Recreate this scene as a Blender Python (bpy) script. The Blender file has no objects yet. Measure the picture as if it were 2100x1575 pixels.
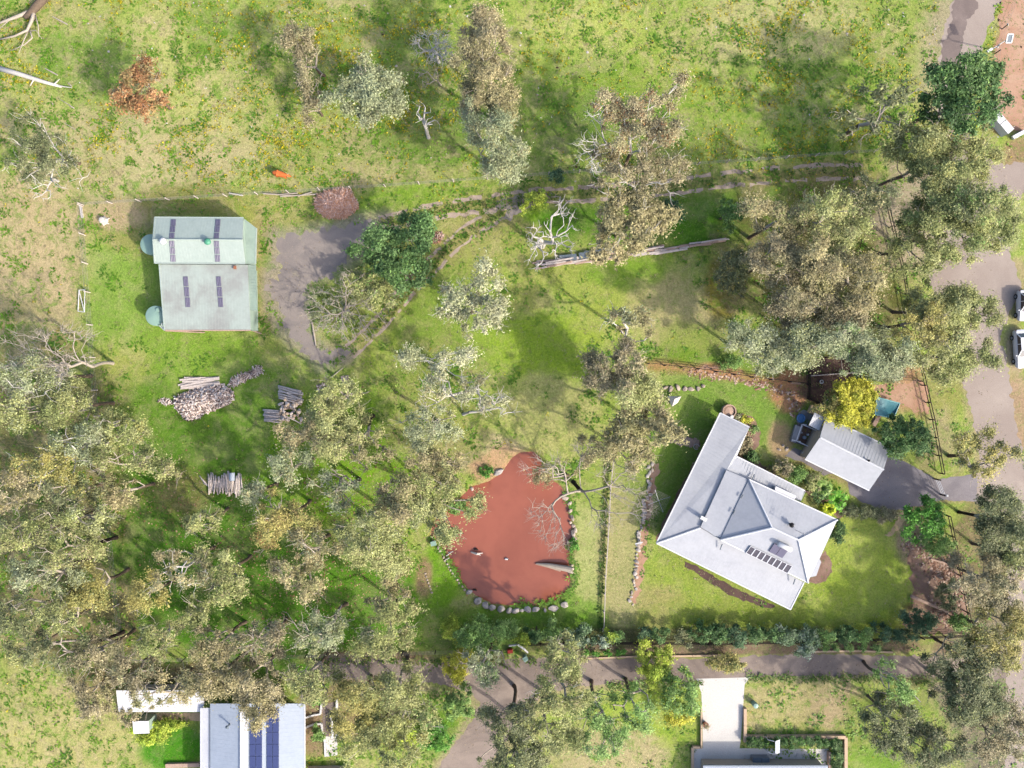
import bpy, bmesh, math, random
import numpy as np
from mathutils import Vector, Matrix
from mathutils.geometry import tessellate_polygon

random.seed(7)
rng = np.random.default_rng(11)
S = bpy.context.scene
C = S.collection
H = 88.0            # drone height above the ground, metres
PPM = 16.0          # photo pixels per metre on the ground

# ------------------------------------------------------------------ camera, sky, sun, exposure
cam_d = bpy.data.cameras.new('camera')
cam_d.sensor_width = 36.0
cam_d.lens = 36.0 * H / 131.25
cam_d.clip_end = 6000
cam = bpy.data.objects.new('camera', cam_d)
C.objects.link(cam)
cam.location = (0, 0, H)
S.camera = cam

SUN_EL = math.radians(35)
SUN_AZ = (0.82, -0.57)          # horizontal direction towards the sun
wd = bpy.data.worlds.new('World')
S.world = wd
wd.use_nodes = True
nt = wd.node_tree
sky = nt.nodes.new('ShaderNodeTexSky')
sky.sky_type = 'NISHITA'
sky.sun_disc = False
sky.air_density = 0.7
sky.dust_density = 3.0
sky.ozone_density = 0.8
sky.sun_elevation = SUN_EL
sky.sun_rotation = math.atan2(SUN_AZ[0], SUN_AZ[1])
bg = nt.nodes['Background']
bg.inputs['Strength'].default_value = 0.15
nt.links.new(sky.outputs['Color'], bg.inputs['Color'])
sun_d = bpy.data.lights.new('sun', 'SUN')
sun_d.energy = 2.0
sun_d.angle = math.radians(1.2)
sun_d.color = (1.0, 0.92, 0.80)
sun = bpy.data.objects.new('sun', sun_d)
C.objects.link(sun)
ce = math.cos(SUN_EL)
sun.rotation_mode = 'QUATERNION'
sun.rotation_quaternion = Vector((-SUN_AZ[0]*ce, -SUN_AZ[1]*ce, -math.sin(SUN_EL))).to_track_quat('-Z', 'Y')
S.view_settings.view_transform = 'Standard'
S.view_settings.look = 'None'
S.view_settings.gamma = 1
S.view_settings.exposure = 1.86
S.view_settings.use_curve_mapping = False

# ------------------------------------------------------------------ helpers
def W(px, py, z=0.0):
    """point at height z that the drone sees at photo pixel (px, py)"""
    s = (H - z) / H / PPM
    return Vector(((px - 1050) * s, -(py - 787.5) * s, z))

def on_plane(px, py, a, b, c, lift=0.0):
    n = (b - a).cross(c - a).normalized()
    if n.z < 0: n = -n
    o = Vector((0, 0, H)); d = W(px, py) - o
    t = (a - o).dot(n) / d.dot(n)
    return o + d * t + n * lift

def lin1(v):
    v = v / 255.0
    return v / 12.92 if v <= 0.04045 else ((v + 0.055) / 1.055) ** 2.4

ALB = 1 / 2.35      # a surface of albedo a in full sun shows at about 2.35 a in this exposure
def A(c, k=1.0):
    return tuple(lin1(x) * ALB * k for x in c)

_W = 'first second third fourth fifth sixth seventh eighth ninth tenth eleventh twelfth'.split()
def nth(k):
    """ordinal word of the k-th (from 0)"""
    if k < 12: return _W[k]
    n = k+1
    return f"{n}{'th' if n % 100 in (11, 12, 13) else {1: 'st', 2: 'nd', 3: 'rd'}.get(n % 10, 'th')}"

def tag(o, label=None, cat=None, group=None, kind=None):
    if label: o['label'] = label
    if cat: o['category'] = cat
    if group: o['group'] = group
    if kind: o['kind'] = kind
    return o

def empty(name, loc, label, cat, group=None, rz=0.0):
    o = bpy.data.objects.new(name, None)
    o.empty_display_size = 0.3
    C.objects.link(o)
    o.location = loc
    o.rotation_euler = (0, 0, rz)
    return tag(o, label, cat, group)

def link_mesh(name, me, mat=None, parent=None):
    if mat is not None:
        me.materials.append(mat)
    o = bpy.data.objects.new(name, me)
    C.objects.link(o)
    if parent is not None:
        o.parent = parent
        # vertices are written in world space: undo the parent's own placement
        o.matrix_parent_inverse = (Matrix.Translation(parent.location) @ parent.rotation_euler.to_matrix().to_4x4()).inverted()
    return o

class MB:
    """collects shapes for ONE mesh object"""
    def __init__(s):
        s.v = []; s.f = []; s.c = []
        s.col = (1, 1, 1)
    def add(s, vs, fs):
        b = len(s.v)
        s.v.extend([tuple(p) for p in vs])
        for f in fs:
            s.f.append([b + i for i in f]); s.c.append(s.col)
        return s
    def box(s, cx, cy, cz, sx, sy, sz, rz=0.0, ry=0.0, taper=1.0):
        M = Matrix.Translation((cx, cy, cz)) @ Matrix.Rotation(rz, 4, 'Z') @ Matrix.Rotation(ry, 4, 'Y')
        vs = []
        for k in (-1, 1):
            t = taper if k > 0 else 1.0
            for (i, j) in ((-1, -1), (1, -1), (1, 1), (-1, 1)):
                vs.append(M @ Vector((i*sx/2*t, j*sy/2*t, k*sz/2)))
        return s.add(vs, [(3, 2, 1, 0), (4, 5, 6, 7), (0, 1, 5, 4), (1, 2, 6, 5), (2, 3, 7, 6), (3, 0, 4, 7)])
    def beam(s, p, q, w, h, up=Vector((0, 0, 1))):
        p = Vector(p); q = Vector(q)
        d = (q - p).normalized()
        x = d.cross(up)
        if x.length < 1e-4: x = d.cross(Vector((1, 0, 0)))
        x.normalize(); y = x.cross(d).normalized()
        vs = [e + x*(i*w/2) + y*(j*h/2) for e in (p, q) for (i, j) in ((-1, -1), (1, -1), (1, 1), (-1, 1))]
        return s.add(vs, [(0, 1, 2, 3), (7, 6, 5, 4), (0, 4, 5, 1), (1, 5, 6, 2), (2, 6, 7, 3), (3, 7, 4, 0)])
    def slab(s, top, thick, down=None):
        """closed polygon (3-D points, counter-clockwise from above) with a thickness below it"""
        n = len(top)
        top = [Vector(p) for p in top]
        dn = down or Vector((0, 0, -thick))
        tri = tessellate_polygon([top])
        vs = top + [p + dn for p in top]
        fs = []
        for t in tri:
            a, b, c = t
            nz = (top[b]-top[a]).cross(top[c]-top[a]).z
            if nz < 0: a, c = c, a
            fs.append((a, b, c)); fs.append((c+n, b+n, a+n))
        area = sum(top[i].x*top[(i+1) % n].y - top[(i+1) % n].x*top[i].y for i in range(n))
        for i in range(n):
            j = (i+1) % n
            fs.append((i, i+n, j+n, j) if area > 0 else (j, j+n, i+n, i))
        return s.add(vs, fs)
    def sheet(s, top):
        top = [Vector(p) for p in top]
        fs = []
        for a, b, c in tessellate_polygon([top]):
            if (top[b]-top[a]).cross(top[c]-top[a]).z < 0: a, c = c, a
            fs.append((a, b, c))
        return s.add(top, fs)
    def tube(s, pts, rad, n=6, cap=True):
        pts = [Vector(p) for p in pts]
        if not hasattr(rad, '__len__'): rad = [rad]*len(pts)
        vs = []; m = len(pts)
        ref = None
        for i, p in enumerate(pts):
            d = (pts[min(i+1, m-1)] - pts[max(i-1, 0)])
            if d.length < 1e-6: d = Vector((0, 0, 1))
            d.normalize()
            if ref is None:
                ref = d.orthogonal().normalized()
            ref = (ref - d*ref.dot(d))
            if ref.length < 1e-4: ref = d.orthogonal()
            ref.normalize(); y = d.cross(ref)
            for k in range(n):
                a = 2*math.pi*k/n
                vs.append(p + (ref*math.cos(a) + y*math.sin(a))*rad[i])
        fs = []
        for i in range(m-1):
            for k in range(n):
                k2 = (k+1) % n
                fs.append((i*n+k, i*n+k2, (i+1)*n+k2, (i+1)*n+k))
        if cap:
            fs.append(tuple(range(n-1, -1, -1))); fs.append(tuple((m-1)*n+k for k in range(n)))
        return s.add(vs, fs)
    def lathe(s, cx, cy, prof, n=20, z0=0.0):
        vs = []; m = len(prof)
        for (r, z) in prof:
            for k in range(n):
                a = 2*math.pi*k/n
                vs.append((cx + r*math.cos(a), cy + r*math.sin(a), z0 + z))
        fs = []
        for i in range(m-1):
            for k in range(n):
                k2 = (k+1) % n
                fs.append((i*n+k, i*n+k2, (i+1)*n+k2, (i+1)*n+k))
        fs.append(tuple((m-1)*n+k for k in range(n)))
        return s.add(vs, fs)
    def mesh(s, name, smooth=False):
        me = bpy.data.meshes.new(name)
        me.from_pydata(s.v, [], s.f)
        if any(c != (1, 1, 1) for c in s.c):
            at = me.attributes.new('tint', 'FLOAT_COLOR', 'FACE')
            at.data.foreach_set('color', np.array([(*c, 1.0) for c in s.c], dtype=np.float32).ravel())
        if smooth:
            me.polygons.foreach_set('use_smooth', [True]*len(me.polygons))
        me.update()
        return me
    def build(s, name, mat, parent=None, smooth=False):
        return link_mesh(name, s.mesh(name, smooth), mat, parent)

def tube_net(segs, n=5):
    """many tapered segments (p, q, rp, rq) as one array mesh: verts, quads"""
    P = np.array([a for a, _, _, _ in segs], dtype=float)
    Q = np.array([b for _, b, _, _ in segs], dtype=float)
    R = np.array([(c, d) for _, _, c, d in segs], dtype=float)
    D = Q - P
    L = np.linalg.norm(D, axis=1, keepdims=True); L[L < 1e-6] = 1e-6
    D /= L
    ref = np.where(np.abs(D[:, 2:3]) < 0.9, np.array([[0, 0, 1.0]]), np.array([[1.0, 0, 0]]))
    X = np.cross(D, ref); X /= np.linalg.norm(X, axis=1, keepdims=True)
    Y = np.cross(D, X)
    ang = np.arange(n) * 2*np.pi/n
    ring = X[:, None, :]*np.cos(ang)[None, :, None] + Y[:, None, :]*np.sin(ang)[None, :, None]
    A0 = P[:, None, :] + ring*R[:, 0][:, None, None]
    A1 = Q[:, None, :] + ring*R[:, 1][:, None, None] + D[:, None, :]*R[:, 1][:, None, None]*0.4
    V = np.concatenate([A0, A1], axis=1).reshape(-1, 3)
    k = np.arange(n); k2 = (k+1) % n
    q = np.stack([k, k2, n+k2, n+k], axis=1)
    F = (q[None] + (np.arange(len(segs))*2*n)[:, None, None]).reshape(-1, 4)
    return V, F

def quads_mesh(name, V, F, tint=None, smooth=False):
    me = bpy.data.meshes.new(name)
    V = np.asarray(V, dtype=np.float32); F = np.asarray(F, dtype=np.int32)
    k = F.shape[1]
    me.vertices.add(len(V)); me.vertices.foreach_set('co', V.ravel())
    me.loops.add(F.size); me.loops.foreach_set('vertex_index', F.ravel())
    me.polygons.add(len(F))
    me.polygons.foreach_set('loop_start', np.arange(0, F.size, k, dtype=np.int32))
    if smooth: me.polygons.foreach_set('use_smooth', np.ones(len(F), dtype=bool))
    me.update(calc_edges=True)
    if tint is not None:
        at = me.attributes.new('tint', 'FLOAT_COLOR', 'FACE')
        t = np.ones((len(F), 4), dtype=np.float32); t[:, :3] = tint
        at.data.foreach_set('color', t.ravel())
    return me

# ------------------------------------------------------------------ materials
def nodes(m):
    m.use_nodes = True
    t = m.node_tree
    return t, t.nodes['Principled BSDF']

def mix_rgb(t, fac, a, b, mode='MIX'):
    n = t.nodes.new('ShaderNodeMix'); n.data_type = 'RGBA'; n.blend_type = mode
    for sock, val in ((n.inputs[0], fac), (n.inputs[6], a), (n.inputs[7], b)):
        if hasattr(val, 'links') or isinstance(val, bpy.types.NodeSocket):
            t.links.new(val, sock)
        elif isinstance(val, (int, float)):
            sock.default_value = val
        else:
            sock.default_value = (*val, 1.0)
    return n.outputs[2]

def noise(t, scale, detail=4.0, rough=0.6, vec=None, dist=0.0):
    n = t.nodes.new('ShaderNodeTexNoise')
    n.inputs['Scale'].default_value = scale
    n.inputs['Detail'].default_value = detail
    n.inputs['Roughness'].default_value = rough
    n.inputs['Distortion'].default_value = dist
    if vec is not None: t.links.new(vec, n.inputs['Vector'])
    return n.outputs['Fac']

def ramp(t, val, lo, hi, a=0.0, b=1.0):
    n = t.nodes.new('ShaderNodeMapRange')
    n.interpolation_type = 'SMOOTHSTEP'
    t.links.new(val, n.inputs['Value'])
    for k, x in zip(('From Min', 'From Max', 'To Min', 'To Max'), (lo, hi, a, b)):
        n.inputs[k].default_value = x
    return n.outputs['Result']

def math_n(t, op, a, b):
    n = t.nodes.new('ShaderNodeMath'); n.operation = op
    for i, v in enumerate((a, b)):
        if isinstance(v, (int, float)): n.inputs[i].default_value = v
        else: t.links.new(v, n.inputs[i])
    return n.outputs[0]

def position(t):
    return t.nodes.new('ShaderNodeNewGeometry').outputs['Position']

def bump(t, bs, h, strength=0.4, dist=0.05):
    b = t.nodes.new('ShaderNodeBump')
    b.inputs['Strength'].default_value = strength
    b.inputs['Distance'].default_value = dist
    t.links.new(h, b.inputs['Height'])
    t.links.new(b.outputs['Normal'], bs.inputs['Normal'])

def mat(name, col, rough=0.75, spec=0.3, metal=0.0, var=0.25, scale=1.5, dirt=None, dirt_amt=0.0, dirt_scale=0.4,
        fine=0.15, fine_scale=14.0, bmp=0.0, tint=False):
    """plain surface: base colour, blotchy wear, fine grain"""
    m = bpy.data.materials.new(name)
    t, bs = nodes(m)
    pos = position(t)
    base = A(col)
    if tint:
        at = t.nodes.new('ShaderNodeAttribute'); at.attribute_name = 'tint'
        c = mix_rgb(t, 1.0, at.outputs['Color'], (1, 1, 1), 'MULTIPLY')
    else:
        c = mix_rgb(t, 0.0, base, base)
    n1 = noise(t, scale, 6, 0.65, pos)
    c = mix_rgb(t, 1.0, c, mix_rgb(t, n1, (1-var,)*3, (1+var,)*3), 'MULTIPLY')
    n2 = noise(t, fine_scale, 3, 0.6, pos)
    c = mix_rgb(t, 1.0, c, mix_rgb(t, n2, (1-fine,)*3, (1+fine,)*3), 'MULTIPLY')
    if dirt is not None:
        n3 = ramp(t, noise(t, dirt_scale, 8, 0.7, pos, 0.4), 0.42, 0.68, 0.0, dirt_amt)
        c = mix_rgb(t, n3, c, A(dirt))
    t.links.new(c, bs.inputs['Base Color'])
    bs.inputs['Roughness'].default_value = rough
    bs.inputs['Specular IOR Level'].default_value = spec
    bs.inputs['Metallic'].default_value = metal
    if bmp > 0:
        bump(t, bs, n2, bmp, 0.04)
    return m

def leaf_material():
    m = bpy.data.materials.new('foliage')
    t, bs = nodes(m)
    at = t.nodes.new('ShaderNodeAttribute'); at.attribute_name = 'tint'
    pos = position(t)
    n = noise(t, 3.0, 3, 0.6, pos)
    c = mix_rgb(t, 1.0, at.outputs['Color'], mix_rgb(t, n, (0.75,)*3, (1.25,)*3), 'MULTIPLY')
    t.links.new(c, bs.inputs['Base Color'])
    bs.inputs['Roughness'].default_value = 0.6
    bs.inputs['Specular IOR Level'].default_value = 0.25
    tr = t.nodes.new('ShaderNodeBsdfTranslucent')
    t.links.new(c, tr.inputs['Color'])
    mx = t.nodes.new('ShaderNodeMixShader'); mx.inputs[0].default_value = 0.32
    out = t.nodes['Material Output']
    t.links.new(bs.outputs[0], mx.inputs[1]); t.links.new(tr.outputs[0], mx.inputs[2])
    t.links.new(mx.outputs[0], out.inputs['Surface'])
    return m

def ground_material():
    m = bpy.data.materials.new('ground_soil_and_grass')
    t, bs = nodes(m)
    pos = position(t)
    ac = t.nodes.new('ShaderNodeAttribute'); ac.attribute_name = 'soil'
    aw = t.nodes.new('ShaderNodeAttribute'); aw.attribute_name = 'wild'
    wild = aw.outputs['Fac']
    c = ac.outputs['Color']
    dry = A((206, 188, 146)); lush = A((112, 160, 44)); warm = A((176, 158, 108))
    f1 = ramp(t, noise(t, 0.30, 10, 0.78, pos, 0.8), 0.45, 0.60)
    c = mix_rgb(t, math_n(t, 'MULTIPLY', f1, math_n(t, 'MULTIPLY', wild, 0.6)), c, dry)
    f2 = ramp(t, noise(t, 0.62, 10, 0.8, pos, 1.0), 0.50, 0.60)
    c = mix_rgb(t, math_n(t, 'MULTIPLY', f2, math_n(t, 'MULTIPLY', wild, 0.8)), c, lush)
    f3 = ramp(t, noise(t, 0.16, 7, 0.7, pos, 0.3), 0.4, 0.7)
    c = mix_rgb(t, math_n(t, 'MULTIPLY', f3, 0.5), c, mix_rgb(t, 1.0, c, (0.68, 0.74, 0.62), 'MULTIPLY'))
    f5 = ramp(t, noise(t, 2.1, 6, 0.7, pos, 0.5), 0.5, 0.72)
    c = mix_rgb(t, math_n(t, 'MULTIPLY', f5, math_n(t, 'ADD', math_n(t, 'MULTIPLY', wild, 0.28), 0.12)), c, warm)
    n = noise(t, 3.6, 6, 0.72, pos)
    c = mix_rgb(t, 1.0, c, mix_rgb(t, ramp(t, n, 0.25, 0.75), (0.74, 0.76, 0.7), (1.26, 1.24, 1.26)), 'MULTIPLY')
    n2 = noise(t, 11.0, 4, 0.7, pos)
    c = mix_rgb(t, 1.0, c, mix_rgb(t, ramp(t, n2, 0.3, 0.7), (0.82, 0.84, 0.8), (1.18,)*3), 'MULTIPLY')
    t.links.new(c, bs.inputs['Base Color'])
    bs.inputs['Roughness'].default_value = 0.95
    bs.inputs['Specular IOR Level'].default_value = 0.1
    h = math_n(t, 'ADD', math_n(t, 'MULTIPLY', n, 1.0), math_n(t, 'MULTIPLY', n2, 0.6))
    bump(t, bs, h, 0.55, 0.16)
    return m

def road_material(name, a, b, c3, scale=0.25, streak=None, crack=0.0):
    m = bpy.data.materials.new(name)
    t, bs = nodes(m)
    pos = position(t)
    c = mix_rgb(t, ramp(t, noise(t, scale, 8, 0.65, pos, 0.6), 0.36, 0.66), A(a), A(b))
    c = mix_rgb(t, ramp(t, noise(t, scale*3.3, 7, 0.7, pos, 0.4), 0.55, 0.75, 0, 0.7), c, A(c3))
    n = noise(t, 9.0, 5, 0.75, pos)
    c = mix_rgb(t, 1.0, c, mix_rgb(t, ramp(t, n, 0.25, 0.75), (0.84,)*3, (1.16,)*3), 'MULTIPLY')
    if crack:
        v = t.nodes.new('ShaderNodeTexVoronoi'); v.feature = 'DISTANCE_TO_EDGE'
        v.inputs['Scale'].default_value = 0.35
        nv = t.nodes.new('ShaderNodeTexNoise'); nv.inputs['Scale'].default_value = 0.8
        t.links.new(pos, nv.inputs['Vector'])
        t.links.new(mix_rgb(t, 0.35, pos, nv.outputs['Color'], 'ADD'), v.inputs['Vector'])
        e = ramp(t, v.outputs['Distance'], 0.004, 0.02, crack, 0.0)
        c = mix_rgb(t, e, c, A((95, 88, 86)))
    t.links.new(c, bs.inputs['Base Color'])
    bs.inputs['Roughness'].default_value = 0.9
    bs.inputs['Specular IOR Level'].default_value = 0.2
    bump(t, bs, n, 0.3, 0.04)
    return m

def water_material():
    m = bpy.data.materials.new('muddy_red_water')
    t, bs = nodes(m)
    pos = position(t)
    c = mix_rgb(t, ramp(t, noise(t, 0.11, 6, 0.6, pos, 0.8), 0.34, 0.66), A((178, 106, 84)), A((160, 94, 74)))
    c = mix_rgb(t, ramp(t, noise(t, 0.5, 6, 0.6, pos, 0.8), 0.45, 0.8, 0, 0.25), c, A((188, 118, 92)))
    t.links.new(c, bs.inputs['Base Color'])
    bs.inputs['Roughness'].default_value = 0.14
    bs.inputs['Specular IOR Level'].default_value = 0.4
    bump(t, bs, noise(t, 1.6, 5, 0.6, pos, 0.6), 0.22, 0.05)
    return m

def metal_roof(name, col, wear, amt=0.4, rough=0.5, streak=(1.0, 8.0)):
    m = bpy.data.materials.new(name)
    t, bs = nodes(m)
    pos = position(t)
    c = mix_rgb(t, ramp(t, noise(t, 0.35, 6, 0.6, pos, 0.3), 0.4, 0.7, 0, amt), A(col), A(wear))
    n = noise(t, 2.5, 8, 0.75, pos)
    c = mix_rgb(t, 1.0, c, mix_rgb(t, ramp(t, n, 0.2, 0.8), (0.9,)*3, (1.07,)*3), 'MULTIPLY')
    st = ramp(t, noise(t, 0.9, 7, 0.7, pos, 1.2), 0.55, 0.8, 0, 0.35)
    c = mix_rgb(t, st, c, mix_rgb(t, 1.0, c, (0.78, 0.76, 0.72), 'MULTIPLY'))
    t.links.new(c, bs.inputs['Base Color'])
    bs.inputs['Roughness'].default_value = rough
    bs.inputs['Specular IOR Level'].default_value = 0.35
    return m

M = {}
M['leaf'] = leaf_material()
M['ground'] = ground_material()
M['water'] = water_material()
M['bark'] = mat('grey_brown_bark', (120, 104, 88), 0.9, 0.15, var=0.5, scale=3, fine=0.3)
M['bark_dark'] = mat('dark_burnt_bark', (58, 50, 44), 0.9, 0.15, var=0.5, scale=3, fine=0.3)
M['bark_pale'] = mat('pale_bark', (196, 184, 168), 0.85, 0.15, var=0.3, scale=4, fine=0.25)
M['bark_white'] = mat('bleached_dead_wood', (226, 220, 210), 0.85, 0.15, var=0.25, scale=4, fine=0.2)
M['asphalt'] = road_material('worn_asphalt', (158, 151, 153), (138, 132, 136), (176, 167, 164), 0.22)
M['road'] = road_material('pale_sealed_road', (186, 172, 160), (172, 157, 146), (198, 184, 170), 0.1)
M['lane'] = road_material('lane_asphalt', (172, 156, 143), (132, 119, 111), (194, 176, 158), 0.16)
M['gravel'] = road_material('grey_gravel', (172, 160, 150), (150, 141, 136), (188, 178, 148), 0.3)
M['track'] = road_material('dirt_wheel_track', (204, 184, 164), (184, 166, 148), (168, 164, 118), 0.5)
M['track_red'] = road_material('red_dirt', (206, 170, 142), (192, 148, 120), (176, 138, 114), 0.25)
M['mulch'] = road_material('bark_mulch', (168, 138, 120), (142, 112, 96), (120, 94, 80), 0.6)
M['darksoil'] = road_material('dark_garden_soil', (112, 88, 80), (92, 72, 66), (140, 106, 90), 0.6)
M['brownroad'] = road_material('brown_wet_gravel', (134, 120, 114), (148, 133, 126), (170, 154, 146), 0.3)
M['concrete'] = road_material('pale_concrete', (240, 235, 227), (232, 228, 220), (244, 241, 235), 0.15)
M['paving'] = road_material('tan_paving', (216, 190, 150), (204, 178, 140), (226, 204, 170), 0.4)
M['shed_roof'] = metal_roof('mint_green_steel', (190, 204, 194), (178, 194, 184), 0.6)
M['shed_old'] = metal_roof('weathered_mint_steel', (188, 200, 190), (168, 170, 164), 0.9)
M['shed_lean'] = metal_roof('mossy_mint_steel', (152, 174, 160), (126, 146, 134), 0.8)
M['mint'] = mat('mint_tank_plastic', (156, 190, 174), 0.5, 0.4, var=0.08, fine=0.04)
M['house_roof'] = metal_roof('pale_grey_steel', (200, 203, 208), (186, 189, 196), 0.8)
M['garage_roof'] = metal_roof('grey_steel', (192, 196, 202), (180, 184, 191), 0.7)
M['blue_roof'] = metal_roof('pale_blue_steel', (190, 201, 215), (178, 190, 205), 0.6)
M['white_roof'] = metal_roof('white_steel', (246, 246, 248), (232, 232, 236), 0.5)
M['cap'] = mat('pale_ridge_cap', (236, 238, 242), 0.5, 0.4, var=0.05, fine=0.03)
M['wall'] = mat('cream_brick_wall', (206, 190, 168), 0.85, 0.2, var=0.15)
M['green_wall'] = mat('mint_steel_wall', (170, 192, 178), 0.6, 0.3, var=0.12)
M['glass'] = mat('window_glass', (44, 54, 62), 0.1, 0.6, var=0.1, fine=0.0)
M['panel'] = mat('dark_purple_grey_sheet', (112, 108, 132), 0.4, 0.4, var=0.15)
M['solar'] = mat('blue_solar_cell', (60, 72, 122), 0.25, 0.5, var=0.12)
M['solar_dark'] = mat('grey_solar_glass', (86, 79, 86), 0.3, 0.5, var=0.12)
M['white'] = mat('white_paint', (244, 244, 244), 0.5, 0.4, var=0.05, fine=0.03)
M['carwhite'] = mat('white_car_paint', (246, 247, 250), 0.25, 0.5, var=0.02, fine=0.01)
M['rubber'] = mat('black_rubber', (34, 34, 36), 0.8, 0.2)
M['steel'] = mat('galvanised_steel', (168, 172, 178), 0.45, 0.5, metal=0.2, var=0.15)
M['dark'] = mat('dark_stained_timber', (62, 52, 46), 0.8, 0.2, var=0.3)
M['timber'] = mat('grey_weathered_timber', (230, 216, 206), 0.85, 0.15, var=0.35, scale=4, fine=0.3)
M['timber_tan'] = mat('new_pine_sleeper', (222, 192, 160), 0.8, 0.2, var=0.15)
M['timber_red'] = mat('reddish_old_timber', (208, 178, 158), 0.85, 0.15, var=0.35, scale=4, fine=0.3)
M['cutwood'] = mat('fresh_cut_log_end', (214, 188, 160), 0.85, 0.15, var=0.2)
M['twig'] = mat('split_firewood', (190, 168, 152), 0.9, 0.1, var=0.45, scale=7, fine=0.4, tint=True)
M['rock'] = mat('pale_sandstone', (208, 192, 176), 0.9, 0.15, var=0.3, scale=2.5, dirt=(150, 132, 116), dirt_amt=0.7, dirt_scale=1.6, fine=0.25, bmp=0.5)
M['rock_grey'] = mat('grey_fieldstone', (214, 205, 196), 0.9, 0.15, var=0.3, scale=2.5, dirt=(140, 130, 122), dirt_amt=0.7, dirt_scale=1.6, fine=0.25, bmp=0.5)
M['cow'] = mat('orange_brown_hide', (226, 122, 62), 0.8, 0.2, var=0.15, scale=3)
M['teal'] = mat('teal_tarpaulin', (62, 142, 156), 0.55, 0.35, var=0.18, scale=1.2)
M['tealpale'] = mat('pale_teal_edge', (140, 198, 200), 0.5, 0.3)
M['bluering'] = mat('bright_blue_plastic', (96, 150, 204), 0.4, 0.4)
M['canvas'] = mat('cream_canvas', (240, 232, 218), 0.8, 0.2, var=0.08)
M['terra'] = mat('terracotta', (178, 120, 92), 0.8, 0.2)
M['slate'] = mat('slate_grey_cover', (112, 126, 138), 0.6, 0.3, var=0.1)
M['wire'] = mat('fence_wire', (170, 165, 158), 0.5, 0.4)
M['flower'] = mat('plain_tint', (255, 255, 255), 0.8, 0.1, var=0.1, fine=0.05, tint=True)
M['litter'] = mat('heaped_brush', (196, 140, 116), 0.9, 0.1, var=0.4, scale=3, fine=0.4, tint=True)
# ------------------------------------------------------------------ the ground
STRAW = (202, 190, 142); PALE = (214, 198, 160); YG = (172, 186, 92); GR = (136, 166, 66); DG = (92, 134, 40)
BR = (130, 176, 44); OL = (160, 172, 90); DIRT = (206, 174, 146); RED = (200, 146, 112); MUL = (150, 120, 102)
GRAV = (176, 165, 155); LAWN = (140, 168, 66); PALEG = (176, 182, 116); MUD = (214, 172, 138)

POND = [(1040,957),(1052,940),(1068,930),(1090,928),(1104,938),(1110,958),(1128,985),(1150,1000),(1163,1030),(1168,1060),
        (1170,1085),(1172,1130),(1163,1150),(1168,1185),(1165,1205),(1142,1228),(1112,1240),(1062,1242),(1010,1236),(972,1216),
        (946,1190),(928,1160),(912,1138),(893,1112),(884,1094),(896,1062),(915,1042),(940,1028),(968,1000),(1002,990),(1030,972)]

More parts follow.
